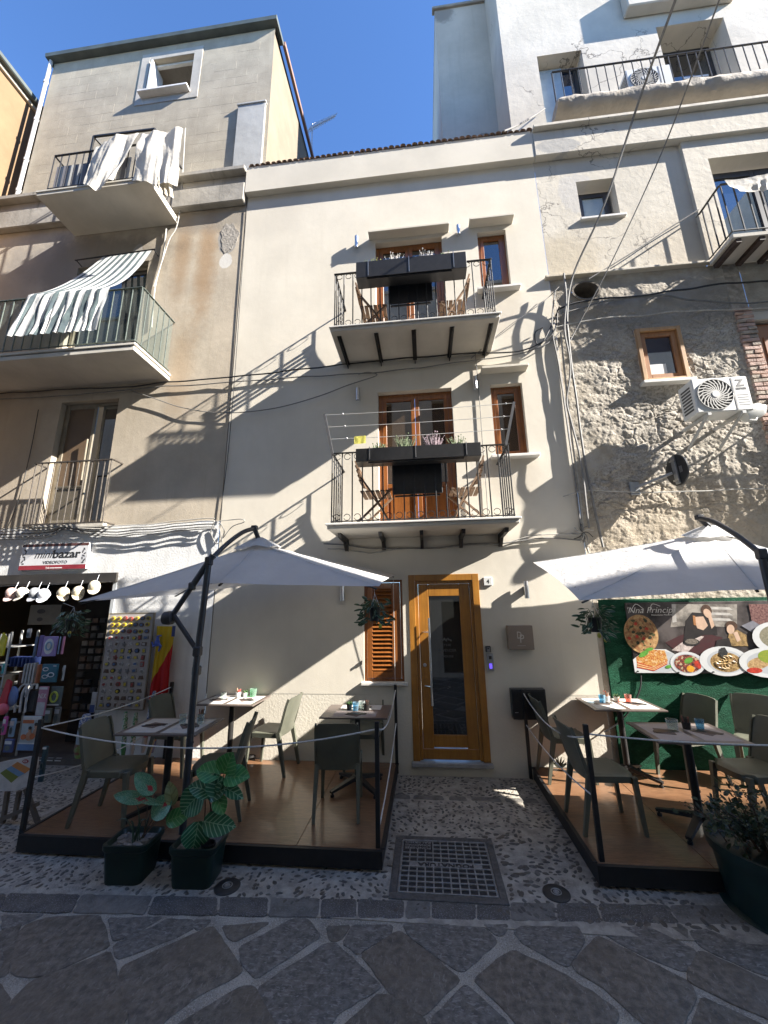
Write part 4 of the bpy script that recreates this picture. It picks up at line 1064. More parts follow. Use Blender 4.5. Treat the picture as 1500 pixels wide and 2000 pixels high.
GRP = 'moulded olive green dining chairs'
Z0 = .15
proto = build_chair('olive chair')
CH = [  # x, y, turn (0 faces the wall, -90 deg faces right), label
 (-2.99, -1.46, -PI / 2 + .08, 'olive chair beside the deck corner post, its back to the shop'),
 (-3.06, -.42, -PI / 2 - .05, 'olive chair between the souvenir flag and the rear table against the house wall'),
 (-2.06, -1.33, PI / 2 + .22, 'olive chair behind the striped-leaf plant, its back towards the front door'),
 (-1.93, -.30, PI / 2 - .10, 'sunlit olive chair by the cream wall, at the door end of the rear table'),
 (-.90, -1.17, .10, 'dark olive chair seen from behind, pulled up to the table below the shutter'),
 (-.80, -.24, PI - .02, 'olive chair against the wall under the wooden shutter'),
 (1.50, -.31, -PI / 2 + .04, 'olive chair in front of the black mailbox'),
 (1.50, -1.27, -PI / 2 + .05, 'olive chair with its back to the corner post nearest the sewer cover'),
 (2.78, -.30, PI / 2 + .30, 'olive chair before the turf wall, at the table with the pink glass'),
 (2.80, -1.20, PI / 2 + .12, 'olive chair above the bush in the round pot'),
 (3.48, -.40, PI / 2 + .9, 'bright sunlit chair standing against the turf wall under the poster')]
proto['label'] = CH[0][3]; proto['group'] = GRP; proto.location = (CH[0][0], CH[0][1], Z0); proto.rotation_euler = (0, 0, CH[0][2])
for x, y, a, lab in CH[1:]: copy_tree(proto, (x, y, Z0), a, lab, GRP)

# ------------------------------------------------------------------ tables and what stands on them
table_m = M('taupe_table_laminate', (.12, .095, .082), .35, .08, 4)
base_m = M('dark_cast_base', (.022, .021, .020), .45, .15, 10, metal=.3)
def build_table(label, w, d):
    t = thing('dining_table', label, 'table')
    mb = MB(); mb.bev(-w / 2, w / 2, -d / 2, d / 2, .735, .75, .002); mb.build('tabletop', table_m, t)
    mb = MB(); mb.lathe((0, 0, 0), [(.032, .09), (.032, .70), (.05, .705), (.05, .733)], 14); mb.build('column', base_m, t, smooth=True)
    for k in range(4):
        a = PI / 4 + k * PI / 2; c, s_ = math.cos(a), math.sin(a)
        mb = MB(); mb.beam((c * .02, s_ * .02, .105), (c * .33, s_ * .33, .045), .06, .04, (0, 0, 1), 0, .042, .022)
        mb.lathe((c * .31, s_ * .31, 0), [(.02, 0), (.02, .02), (.01, .022), (.01, .04)], 10); mb.build('foot', base_m, t)
    mb = MB(); mb.lathe((0, 0, 0), [(.055, .075), (.055, .12), (.034, .13)], 14); mb.build('hub', base_m, t, smooth=True)
    return t
paper = M('pale_paper_placemat', (.56, .54, .50), .8, .05, 5)
paper2 = M('taupe_paper_placemat', (.33, .28, .26), .8, .05, 5)
napk = M('brown_paper_napkin', (.11, .078, .066), .8, .12, 10)
cutl = M('dark_cutlery', (.10, .095, .09), .3, .2, 20, metal=.8)
gl = {k: clear_glass(k, c, a) for k, c, a in (('clear_tumbler_glass', (.86, .90, .88), .08), ('blue_tumbler_glass', (.55, .75, .85), .12), ('pink_tumbler_glass', (.90, .62, .55), .12), ('green_tumbler_glass', (.62, .80, .68), .1))}
succ = M('succulent_green', (.07, .14, .045), .5, .3, 20, trans=.2)
T_Z = Z0 + .7505
def tumbler(x, y, z, kind, label, h=.085, r=.036):
    mb = MB(); mb.lathe((x, y, z), [(r * .8, 0), (r, h), (r - .004, h), (r * .74, .008), (1e-6, .008)][:4] + [(1e-6, .008)], 14)
    return tag(mb.build('tumbler', gl[kind], smooth=60, rec=False), label, 'glass', 'water tumblers on the tables')
def setting(cx, cy, ang, mw, md, mat, lab, fold=.3):
    m = Matrix.Translation((cx, cy, 0)) @ Matrix.Rotation(ang, 4, 'Z')
    mb = MB(); mb.box(-mw / 2, mw / 2, -md / 2, md / 2, T_Z, T_Z + .001); mb.xf(m); tag(mb.build('placemat', mat), 'paper placemat ' + lab, 'placemat', 'paper placemats')
    mb = MB(); mb.box(-.075, .075, -.075, .075, T_Z + .0012, T_Z + .004); mb.xf(m @ Matrix.Rotation(PI / 4 + fold, 4, 'Z')); tag(mb.build('napkin', napk), 'folded brown napkin ' + lab, 'napkin', 'folded napkins')
    mb = MB(); mb.prism([(-.10, -.008), (.02, -.005), (.10, -.010), (.115, 0), (.10, .010), (.02, .005), (-.10, .008)], T_Z + .0042, T_Z + .008); mb.xf(m @ Matrix.Rotation(fold - .35, 4, 'Z') @ Matrix.Translation((.01, .012, 0))); tag(mb.build('fork', cutl), 'fork on the napkin ' + lab, 'cutlery', 'cutlery on napkins')
    mb = MB(); mb.prism([(-.11, -.007), (.01, -.006), (.11, -.009), (.12, .004), (.01, .007), (-.11, .007)], T_Z + .0042, T_Z + .008); mb.xf(m @ Matrix.Rotation(fold - .35, 4, 'Z') @ Matrix.Translation((0, -.022, 0))); tag(mb.build('knife', cutl), 'knife on the napkin ' + lab, 'cutlery', 'cutlery on napkins')
def sugar_pot(x, y, kind, label):
    t = thing('condiment_pot', label, 'pot', (x, y, T_Z)); body = {'white': white_plastic, 'dark': M('dark_pot', (.03, .026, .024), .4, .2, 10), 'glass': gl['clear_tumbler_glass']}[kind]
    mb = MB(); mb.lathe((x, y, T_Z), [(.030, 0), (.036, .06), (.033, .06), (.028, .01), (1e-6, .01)], 12); mb.build('pot', body, t, smooth=60, rec=False)
    cols = [(.55, .06, .05), (.6, .58, .5), (.55, .35, .1), (.35, .2, .12)] if kind != 'dark' else [(.14, .09, .06), (.2, .06, .05), (.05, .04, .035)]
    for k in range(6):
        a = rnd.uniform(0, 6.28); r = .016
        mb = MB(); mb.beam((x + r * .6 * math.cos(a), y + r * .6 * math.sin(a), T_Z + .02), (x + r * 1.5 * math.cos(a), y + r * 1.5 * math.sin(a), T_Z + .10 + rnd.uniform(-.01, .015)), .018, .004, (1, 0, 0))
        mb.build('sachet', M('sachet_%s_%d' % (kind, k % len(cols)), cols[k % len(cols)], .6, .1, 20), t)
    return t
def cactus(x, y, label, potm):
    t = thing('table_plant', label, 'plant', (x, y, T_Z))
    mb = MB(); mb.lathe((x, y, T_Z), [(.026, 0), (.033, .055), (.029, .055), (.026, .045), (1e-6, .045)], 12); mb.build('pot', potm, t, smooth=60, rec=False)
    for k in range(9):
        a = k * 2.4; e = .35 + .09 * k
        d = Vector((math.cos(a) * math.cos(e), math.sin(a) * math.cos(e), math.sin(e))); p = Vector((x, y, T_Z + .045))
        mb = MB(); mb.tube([p, p + d * .025, p + d * .05], [.008, .009, .001], 5); mb.build('leaf', succ, t, smooth=True)
    return t
terra = M('pale_clay_pot', (.50, .46, .40), .7, .1, 10)
TB = [(-2.56, -1.36, .80, .56, .03, 'front table of the shop-side deck, behind the umbrella post'),
      (-2.47, -.27, .78, .52, -.03, 'rear table of the shop-side deck, pushed to the cream wall'),
      (-.80, -.73, .72, .55, .0, 'table below the wooden shutter, by the front door'),
      (2.14, -.30, .74, .58, .0, 'rear table beside the turf wall, with the pink glass'),
      (2.24, -1.32, .73, .58, -.02, 'front table of the poster-side deck, behind the bush')]
for k, (x, y, w, d, a, lab) in enumerate(TB):
    t = build_table('taupe square cafe table, ' + lab, w, d); t['group'] = 'taupe cafe tables'; t.location = (x, y, Z0); t.rotation_euler = (0, 0, a)
    short = ('on the front table of the shop-side deck', 'on the rear table by the cream wall', 'on the table below the shutter', 'on the rear table by the turf wall', 'on the front table behind the bush')[k]
    m_ = paper if k in (1, 2, 3) else paper2 if k == 4 else M('grey_paper_placemat', (.46, .44, .41), .8, .05, 5)
    if k == 2:
        setting(x + .02, y + .15, 0, .46, .20, m_, 'nearer the wall ' + short); setting(x + .0, y - .13, 0, .46, .22, paper2, 'nearer the street ' + short)
    else:
        setting(x - w * .235, y, a, w * .40, d * .82, m_, 'at the shop end ' + short, .5); setting(x + w * .235, y, a, w * .40, d * .82, m_, 'at the other end ' + short, -.1)
kinds = ['clear_tumbler_glass', 'green_tumbler_glass', 'blue_tumbler_glass', 'pink_tumbler_glass']
tumbler(-2.50, -1.28, T_Z, kinds[0], 'upturned clear tumbler at the middle of the front table, shop-side deck'); tumbler(-2.30, -1.30, T_Z, kinds[0], 'clear ribbed tumbler beside the umbrella post on the front table')
tumbler(-2.60, -.26, T_Z, kinds[0], 'clear tumbler on the rear table by the cream wall'); tumbler(-2.28, -.10, T_Z, kinds[1], 'greenish glass jar on the rear table by the cream wall', .10, .045)
tumbler(-.82, -.72, T_Z, kinds[2], 'blue tumbler on the table below the shutter'); tumbler(-.76, -.66, T_Z, kinds[0], 'clear tumbler behind the blue one, below the shutter')
tumbler(1.98, -.27, T_Z, kinds[2], 'blue tumbler on the rear table by the turf wall'); tumbler(2.28, -.24, T_Z, kinds[3], 'pink tumbler on the rear table by the turf wall')
tumbler(2.18, -1.25, T_Z, kinds[0], 'clear ribbed jar on the front table behind the bush', .085, .048); tumbler(2.42, -1.24, T_Z, kinds[2], 'blue-green tumbler on the front table behind the bush')
sugar_pot(-2.47, -.12, 'white', 'white pot of coloured sachets on the rear table by the cream wall'); sugar_pot(-2.36, -1.18, 'dark', 'dark pot of sachets behind the umbrella post on the front table')
sugar_pot(-.70, -.70, 'dark', 'dark pot of sachets on the table below the shutter'); sugar_pot(2.06, -.20, 'white', 'white pot of red sachets on the rear table by the turf wall'); sugar_pot(2.31, -1.23, 'dark', 'dark wire pot of brown sachets on the front table behind the bush')
cactus(-.90, -.68, 'small spiky plant in a dark pot on the table below the shutter', M('dark_pot', (.03, .026, .024))); cactus(2.17, -.2, 'small succulent in a pale clay pot on the rear table by the turf wall', terra); cactus(-2.38, -.11, 'small white salt jar and sprig on the rear table by the cream wall', white_plastic)

# ------------------------------------------------------------------ cantilever umbrellas
def dirt(s, c):
    v = s.vor(s.pos(), 5.5, 'F1', 'Distance'); return s.mix(s.math('MULTIPLY', s.ramp(v, .07, .03), s.ramp(s.noise(s.pos(), 3), .52, .56)), c, (.12, .11, .10))
fabric = M('white_umbrella_fabric', (.72, .71, .69), .85, .04, 3, bump=.7, bs=7, bd=.03, trans=.38, extra=dirt, spec=.1)
arm_m = M('charcoal_umbrella_tube', (.030, .030, .033), .4, .15, 10)
def umbrella(label, rim, apex, hub, post, joint, low, crank, loc):
    t = thing('cantilever_umbrella', label, 'umbrella', loc)
    n = len(rim); rim = [Vector(p) for p in rim]; apex = Vector(apex); K = 10
    can = MB(); mid = (sum(rim, Vector()) / n)
    for i in range(n):
        a, c = rim[i], rim[(i + 1) % n]; gr = {}
        for p in range(K + 1):
            for q in range(p + 1):
                f, g_ = p / K, (q / p if p else 0)
                e = a.lerp(c, g_); v = apex.lerp(e, f)
                sg = .012 * math.sin(PI * f) + .0 * 4 * g_ * (1 - g_) * f * f
                v = v - Vector((0, 0, sg * .8)) + (mid - e) * (.05 * 4 * g_ * (1 - g_) * f ** 3) * .5
                v.z += .008 * noise.noise(v * 5)
                gr[p, q] = len(can.v); can.v.append(v)
        for p in range(K):
            for q in range(p + 1):
                can.f.append([gr[p, q], gr[p + 1, q], gr[p + 1, q + 1]]); can.mi.append(0)
                if q < p: can.f.append([gr[p, q], gr[p + 1, q + 1], gr[p, q + 1]]); can.mi.append(0)
    o = can.build('canopy', fabric, t, rec=True)
    import bmesh
    bm = bmesh.new(); bm.from_mesh(o.data); bmesh.ops.remove_doubles(bm, verts=bm.verts, dist=.0005)
    for f in bm.faces:
        f.smooth = True
    bm.to_mesh(o.data); bm.free(); o.data.set_sharp_from_angle(angle=math.radians(35))
    vc = MB(); m = 20
    ring = []
    for f, dz in ((.17, .030), (.10, .062), (.03, .085)):
        for k in range(m):
            a = k / m * n; i = int(a) % n; e = rim[i].lerp(rim[(i + 1) % n], a - int(a)); d = (e - apex)
            d2 = Vector((d.x * .9, d.y * 1.15, d.z * .5)); v = apex + d2 * f * (1 + .06 * math.sin(k * 2.9)); v.z = apex.z + dz + d.z * f * .9 + .010 * math.sin(k * 1.9); ring.append(v)
    vc.add(ring, [(r * m + k, r * m + (k + 1) % m, (r + 1) * m + (k + 1) % m, (r + 1) * m + k) for r in range(2) for k in range(m)] + [tuple(2 * m + k for k in range(m))])
    vc.build('vent_cap', fabric, t, smooth=60)
    for p in rim:
        mb = MB(); rp = [apex.lerp(p, f) - Vector((0, 0, .030 + .012 * .8 * math.sin(PI * f) + .03 * (1 - f))) for f in (0, .2, .4, .6, .8, .985)]; [mb.beam(a_, c_, .02, .014) for a_, c_ in zip(rp, rp[1:])]; mb.build('rib', arm_m, t)
    for p in rim:
        sp_ = [apex.lerp(p, f) - Vector((0, 0, .0 + .012 * .8 * math.sin(PI * f))) for f in (.12, .3, .5, .7, .85, .99)]
        mb = MB(); mb.tube(sp_, .0045, 5); mb.build('seam', fabric, t, smooth=True)
    mb = MB(); ed = []
    hub = Vector(hub); post = Vector(post); joint = Vector(joint)
    mb = MB(); mb.tube([apex - Vector((0, 0, .12)), apex + Vector((0, 0, .05)), hub], .028, 12); mb.bev(hub.x - .035, hub.x + .035, hub.y - .03, hub.y + .03, hub.z - .02, hub.z + .035, .008); mb.build('hub', arm_m, t, smooth=True)
    mb = MB(); mb.tube(low, .030, 12); mb.build('pole', arm_m, t, smooth=True)
    mb = MB(); mb.tube(spline(joint if False else post_to_arm(joint, hub), 5), .025, 10); mb.build('arm', arm_m, t, smooth=True)
    for (a, c, r) in crank['tubes']:
        mb = MB(); mb.tube([a, c], r, 10); mb.build('strut', arm_m, t, smooth=True)
    for c, r in crank['collars']:
        mb = MB(); c = Vector(c); mb.bev(c.x - r, c.x + r, c.y - r, c.y + r, c.z - r * 1.3, c.z + r * 1.3, .012); mb.build('clamp', arm_m, t)
    if 'wheel' in crank:
        c = Vector(crank['wheel']); mb = MB(); mb.lathe((0, 0, 0), [(.012, -.07), (.06, -.045), (.066, .0), (.06, .04), (.012, .05)], 18); mb.xf(Matrix.Translation(c) @ Matrix.Rotation(PI / 2, 4, 'Y')); mb.build('winder', arm_m, t, smooth=True)
    return t
def post_to_arm(j, h):
    j, h = Vector(j), Vector(h); d = h - j
    return [j, j + d * .35 + Vector((0, 0, .05)), j + d * .7 + Vector((0, 0, .055)), h]
P3 = lambda px, py, y: W(px, py, y)
jl = P3(408, 1096, -1.66); wl = P3(338, 1200, -1.70); el = P3(386, 1272, -1.68)
pb = P3(355, 1640, -1.68); pm_ = P3(383, 1300, -1.68)
umbrella('white cantilever umbrella on a charcoal tube, shading the shop-side deck',
         [(-3.55, -1.62, 2.115), (-2.03, -1.66, 2.27), (-.44, -1.60, 2.21), (-.385, -.14, 2.42), (-1.95, -.12, 2.38), (-3.50, -.12, 2.22)],
         W(505, 1062, -.86), W(497, 1032, -.95), jl, jl, [Vector((pb.x, pb.y, .15)), pm_, jl],
         dict(tubes=[(el, wl, .022), (wl, jl, .026), (wl.lerp(jl, .5), jl.lerp(wl, -.12), .030), (P3(376, 1450, -1.72), P3(376, 1450, -1.76), .012)], collars=[(jl, .034), (wl.lerp(jl, .52), .03), (el, .036), (P3(384, 1310, -1.66), .034)], wheel=P3(330, 1207, -1.70)), (-2.17, -1.68, .15))
jr_ = P3(1487, 1082, -1.72)
umbrella('white cantilever umbrella beside the food poster, its charcoal arm arching in from the edge',
         [(1.37, -1.64, 2.05), (2.84, -1.66, 2.12), (4.25, -1.6, 2.05), (4.0, -.2, 2.5), (2.8, -.18, 2.56), (1.385, -.2, 2.535)],
         W(1390, 1040, -.9), W(1366, 1012, -.92), jr_, jr_, [Vector((jr_.x, jr_.y, .15)), Vector((jr_.x, jr_.y, 1.5)), jr_],
         dict(tubes=[(jr_, jr_ + Vector((.42, -.1, -.42)), .026), (jr_ + Vector((.42, -.1, -.42)), (jr_.x, jr_.y, 1.45), .022)], collars=[(jr_, .036), (jr_ + Vector((.42, -.1, -.42)), .035), ((jr_.x, jr_.y, 1.45), .036)]), (jr_.x, jr_.y, .15))
mb = MB(); mb.tube(sag(W(768, 1122, -.16), (-.425, -.08, 1.07), 0, 4), .003, 5); tag(mb.build('tie_cord', rope_m), 'thin pale cord tying the umbrella corner down to the deck post by the door', 'cord')
# ------------------------------------------------------------------ things on the cream house
for k, (x, z, h, lab) in enumerate(((-.93, 7.89, .23, 'over the upper balcony, nearer the beige house'), (.77, 7.94, .18, 'between the two top ledges'), (-.905, 5.06, .2, 'over the lower balcony, nearer the beige house'), (.855, 5.12, .2, 'between the lower balcony door and its small window'), (-1.12, 2.10, .22, 'under the umbrella rim beside the shutter'), (1.30, 2.09, .22, 'beside the house number plate'))):
    t = thing('wall_lamp', 'steel tube wall lamp ' + lab, 'lamp', (x, -.07, z), 'steel tube wall lamps')
    mb = MB(); mb.lathe((x, -.075, z), [(.026, .01), (.030, 0), (.030, h), (.026, h - .005), (.02, h - .02)], 16); mb.build('tube', steel, t, smooth=50)
    mb = MB(); mb.box(x - .018, x + .018, -.05, 0, z + h * .3, z + h * .7); mb.build('bracket', zinc, t)

flower_m = [M('grey_green_sprig', (.20, .25, .14), .7, .3, 20, trans=.3), M('white_bloom', (.62, .60, .58), .7, .1, 20, trans=.3), M('lilac_dry_bloom', (.42, .33, .36), .7, .2, 20, trans=.3), M('yellow_green_sprig', (.36, .38, .10), .7, .3, 20, trans=.3)]
def flowerbox(zb, zt, label, tufts):
    t = thing('flower_box', label, 'planter', (0, -.95, zb))
    x0, x1, y0, y1 = -.78, .72, -.97, -.765
    mb = MB(); mb.bev(x0, x1, y0, y0 + .012, zb, zt, .003); mb.bev(x0, x1, y1 - .012, y1, zb, zt, .003); mb.bev(x0, x0 + .012, y0 + .012, y1 - .012, zb, zt, .003); mb.bev(x1 - .012, x1, y0 + .012, y1 - .012, zb, zt, .003); mb.box(x0 + .01, x1 - .01, y0 + .01, y1 - .01, zb, zb + .012)
    mb.build('trough', black_plastic, t)
    mb = MB(); mb.box(x0 + .012, x1 - .012, y0 + .012, y1 - .012, zt - .05, zt - .03); mb.build('soil', M('dark_soil', (.035, .025, .018), .95, .3, 30), t)
    for x in (x0 + .17, -.05, x1 - .17):
        mb = MB(); mb.beam((x, y0 - .004, zb + .02), (x, y0 - .004, zt + .012), .010, .006, (0, 1, 0)); mb.beam((x, y0 - .004, zt + .010), (x, y1, zt + .010), .010, .006); mb.build('hanger', steel, t)
    mb = MB(); mb.tube([(x0 + .15, y0 + .02, zb - .012), (x1 - .2, y0 + .02, zb - .012)], .01, 6); mb.build('support_bar', iron, t)
    for x, mi, h in tufts:
        mb = MB()
        for q in range(46):
            a, r = rnd.uniform(0, 6.28), rnd.uniform(0, .06); p = Vector((x + r * math.cos(a) * 1.3, (y0 + y1) / 2 + r * math.sin(a) * .7, zt - .03))
            d = Vector((math.cos(a) * rnd.uniform(.1, .55), math.sin(a) * rnd.uniform(.1, .4), 1)).normalized(); L_ = h * rnd.uniform(.6, 1.1)
            e = p + d * L_; mb.tube([p, p.lerp(e, .5) + Vector((0, 0, .01)), e], [.0025, .003, .0008], 4)
            if q % 2: mb.ball(e, .009 * rnd.uniform(.6, 1.3), n=5, m=4)
            for w in range(3):
                c = p.lerp(e, .3 + .2 * w); sd = Vector((rnd.uniform(-1, 1), rnd.uniform(-1, 1), rnd.uniform(.2, 1))).normalized() * .022; n2 = d.cross(sd).normalized() * .004
                mb.add([c, c + sd * .5 + n2, c + sd, c + sd * .5 - n2], [(0, 1, 2, 3)])
        mb.build('flowers', flower_m[mi], t, rec=False)['kind'] = 'stuff'
flowerbox(6.40, 6.66, 'black flower box on the upper balcony rail with pale dry sprigs', [(-.56, 3, .14), (-.25, 1, .17), (.18, 1, .17), (.45, 0, .10)])
flowerbox(3.73, 3.90, 'black flower box on the lower balcony rail with green and lilac tufts', [(-.50, 0, .13), (-.18, 0, .20), (.17, 2, .20), (.45, 0, .15)])
for z, lab in ((6.16, 'upper'), (3.37, 'lower')):
    t = thing('hanging_table', 'black folding table leaf hung inside the %s balcony railing' % lab, 'table', (-.05, -.66, z))
    mb = MB(); mb.bev(-.36, .26, -.715, -.69, z, z + .47, .005); mb.build('tabletop', black_plastic, t)
    mb = MB(); mb.beam((-.33, -.68, z - .015), (.23, -.68, z - .015), .02, .02); mb.beam((-.3, -.66, z + .4), (-.3, -.70, z + .52), .015, .01); mb.beam((.2, -.66, z + .4), (.2, -.70, z + .52), .015, .01); mb.build('frame', iron, t)
teak = M('weathered_teak', (.20, .125, .075), .7, .25, 4, extra=grain_fn((.12, .075, .045)))
def folding_chair(x, y, z, s, label):
    """slatted folding chair, s = +1 faces +x"""
    t = thing('folding_chair', label, 'chair', (x, y, z), 'slatted teak folding chairs'); X = lambda a: x + s * a
    for yy in (y - .19, y + .19):
        mb = MB(); pts = [(X(.20), yy, z), (X(.02), yy, z + .34), (X(-.17), yy, z + .62), (X(-.25), yy, z + .86)]
        for a, c in zip(pts, pts[1:]): mb.beam(a, c, .022, .04, (0, 1, 0))
        mb.build('back_leg', teak, t)
        mb = MB(); mb.beam((X(-.26), yy * .96 + y * .04, z), (X(.20), yy * .96 + y * .04, z + .44), .022, .038, (0, 1, 0)); mb.build('front_leg', teak, t)
    for k in range(6): 
        mb = MB(); mb.bev(X(-.16 + k * .065) - .026, X(-.16 + k * .065) + .026, y - .2, y + .2, z + .435, z + .452, .002); mb.build('seat_slat', teak, t)
    for k in range(4):
        f = k / 3; mb = MB(); mb.beam((X(-.185 - .05 * f), y - .18, z + .60 + .2 * f), (X(-.185 - .05 * f), y + .18, z + .60 + .2 * f), .05, .014, (s * .25, 0, 1)); mb.build('back_slat', teak, t)
for z, lab in ((5.817, 'upper'), (3.022, 'lower')):
    folding_chair(-.60, -.40, z, 1, 'teak folding chair on the %s balcony, nearer the beige house' % lab)
    folding_chair(.56, -.36, z, -1, 'teak folding chair on the %s balcony, below the small window' % lab)
t = thing('clothes_line', 'three-line drying rack on two raked grey posts above the lower balcony', 'clothes line', (0, -.75, 3.96))
ends = []
for sx, b0, b1 in ((-1, (-1.12, -.74, 3.93), (-1.235, -.76, 4.50)), (1, (1.06, -.74, 3.93), (1.205, -.76, 4.50))):
    mb = MB(); mb.beam(b0, b1, .03, .028, (0, 1, 0)); mb.build('post', M('grey_steel_post', (.10, .10, .105), .45, .1, 20, metal=.3), t); ends.append((Vector(b0), Vector(b1)))
for f in (.98, .68, .38):
    a, c = ends[0][0].lerp(ends[0][1], f), ends[1][0].lerp(ends[1][1], f)
    mb = MB(); mb.tube(sag(a, c, .012, 10), .004, 5); mb.ball(a.lerp(c, .10), .012, n=6, m=4); mb.ball(a.lerp(c, .96), .012, n=6, m=4); mb.build('line', white_plastic, t)

def cloth(top, bot, nu=30, nv=16, amp=.03, freq=7, seed=0, mid=None):
    """hanging cloth between an upper and a lower edge with deepening folds"""
    mb = MB(); top = [Vector(p) for p in top]; bot = [Vector(p) for p in bot]
    def along(pl, u):
        f = u * (len(pl) - 1); i = min(int(f), len(pl) - 2); return pl[i].lerp(pl[i + 1], f - i)
    for j in range(nv + 1):
        v = j / nv
        for i in range(nu + 1):
            u = i / nu; a, c = along(top, u), along(bot, u); p = a.lerp(c, v)
            w = math.sin(2 * PI * freq * (u + .16 * noise.noise(Vector((u * 3, v * 1.5, seed))) + .10 * v)) * amp * (.3 + .9 * v) * (.6 + .7 * noise.noise(Vector((u * 4, 1, seed)))) + amp * 1.5 * noise.noise(Vector((u * 4, v * 1.6, seed + 4))) + amp * .5 * noise.noise(Vector((u * 11, v * 4, seed + 14)))
            p = p + Vector((0, w, 0)); p.x += amp * .5 * noise.noise(Vector((u * 4, v * 3, seed + 8)))
            if mid: p.z += mid * 4 * v * (1 - v)
            mb.v.append(p)
    for j in range(nv):
        for i in range(nu):
            a = j * (nu + 1) + i; mb.f.append([a, a + 1, a + nu + 2, a + nu + 1]); mb.mi.append(0)
    return mb
tag(cloth([(-.83, -.80, 4.14), (-.68, -.80, 4.145)], [(-.83, -.80, 4.035), (-.68, -.80, 4.04)], 8, 5, .004, 2).build('yellow_cloth', M('yellow_cloth', (.62, .58, .12), .9, .12, 60, trans=.2, bump=.6, bs=250), smooth=True, rec=False), 'small yellow cloth pegged to the lowest line of the drying rack', 'cloth')

# signs and fittings by the door
t = thing('number_plate', 'white square house number plate reading 4 beside the front door', 'sign', (.83, -.01, 2.30))
mb = MB(); mb.bev(.775, .885, -.022, 0, 2.265, 2.375, .004); mb.build('plate', M('white_enamel', (.62, .62, .60), .3, .04, 10), t)
mb = MB(); write(mb, '4', .83, 2.295, -.0225, .05, .035, bold=.02); mb.build('numeral', M('black_print', (.02, .02, .02), .5, .1, 10), t)
t = thing('monogram_sign', 'square taupe sign box with a pale monogram between the door and the poster', 'sign', (1.17, -.05, 1.46))
mb = MB(); mb.bev(1.015, 1.325, -.10, 0, 1.465, 1.755, .004); mb.build('box', M('taupe_sign_face', (.24, .19, .15), .5, .05, 5), t)
mb = MB(); write(mb, 'D', 1.155, 1.60, -.1005, .085, .055); write(mb, 'P', 1.185, 1.55, -.1008, .10, .05); mb.build('monogram', M('pale_sign_print', (.55, .50, .44), .5, .05, 5), t)
mb = MB(); mb.box(1.12, 1.22, -.1008, -.10, 1.512, 1.516); mb.build('small_print', M('pale_sign_print', (.55, .50, .44)), t)
t = thing('key_safe', 'small black key safe fixed above the intercom', 'key box', (.765, -.02, 1.43))
mb = MB(); mb.bev(.735, .80, -.035, 0, 1.43, 1.505, .006); mb.build('body', black_plastic, t)
mb = MB(); mb.bev(.748, .787, -.042, -.0355, 1.432, 1.492, .004); mb.build('cover', M('grey_key_cover', (.25, .25, .25), .4, .1, 20), t)
mb = MB(); mb.disc(.767, 1.477, .011, .011, -.046, -.0425, 12); mb.build('dial', black_plastic, t)
t = thing('intercom', 'grey intercom with a glowing violet button beside the front door', 'intercom', (.785, -.02, 1.21))
mb = MB(); mb.bev(.745, .825, -.03, 0, 1.205, 1.415, .004); mb.build('panel', M('grey_aluminium', (.30, .30, .30), .45, .08, 20, metal=.4), t)
s_ = NT('violet_glow'); e_ = s_.n('ShaderNodeEmission'); e_.inputs[0].default_value = (.16, .10, 1, 1); e_.inputs[1].default_value = .35; s_.t.links.new(e_.outputs[0], s_.out.inputs[0])
mb = MB(); mb.bev(.768, .803, -.033, -.0302, 1.235, 1.295, .0008); mb.build('button', s_.m, t)
mb = MB(); mb.box(.768, .803, -.0315, -.0302, 1.345, 1.385); mb.build('speaker', black_plastic, t)
t = thing('mailbox', 'black square mailbox on the cream wall behind the chairs', 'mailbox', (1.2, -.05, .67))
mb = MB(); mb.bev(.995, 1.40, -.11, 0, .67, 1.01, .006); mb.build('box', black_plastic, t)
mb = MB(); mb.bev(1.01, 1.385, -.116, -.1105, .93, .99, .002); mb.build('flap', iron, t)
mb = MB(); mb.box(1.02, 1.06, -.1125, -.1102, .745, .752); mb.build('name_slot', steel, t)

# ------------------------------------------------------------------ washing, awning and tarpaulin
sheet_m = M('white_washing', (.62, .59, .53), .9, .05, 4, trans=.25, bump=.5, bs=14, bd=.02)
cream_m = M('cream_washing', (.58, .53, .42), .9, .06, 4, trans=.25, bump=.5, bs=14, bd=.02)
Q = lambda px, py, y=-.77: W(px, py, y)
tag(cloth([Q(186, 288, -.74), Q(222, 266, -.80), Q(272, 260, -.74)], [Q(160, 356, -.84), Q(184, 370, -.88), Q(222, 354, -.84)], 32, 16, .032, 1.6, 1).build('bed_sheet', sheet_m, smooth=True, rec=False), 'bunched white sheet tumbling over the middle of the top balcony rail', 'laundry')
tag(cloth([Q(276, 262, -.72), Q(315, 256, -.76), Q(357, 250, -.74)], [Q(256, 350, -.82), Q(300, 358, -.84), Q(344, 360, -.80)], 44, 18, .034, 2.2, 2).build('bed_sheet', sheet_m, smooth=True, rec=False), 'large white sheet over the corner of the top balcony', 'laundry')
tag(cloth([Q(305, 345, -.80), Q(335, 350, -.78)], [Q(312, 380, -.80), Q(338, 386, -.76)], 12, 8, .03, 3, 3).build('pillow_case', cream_m, smooth=True, rec=False), 'cream cloth end hanging below the top balcony slab at its corner', 'laundry')
tag(cloth([(-4.30, -.70, 10.10), (-4.30, -.12, 10.12)], [(-4.30, -.68, 9.55), (-4.30, -.2, 9.62)], 14, 8, .03, 3, 5).build('towel', cream_m, smooth=True, rec=False), 'cream towel on the frame end of the top balcony', 'laundry')
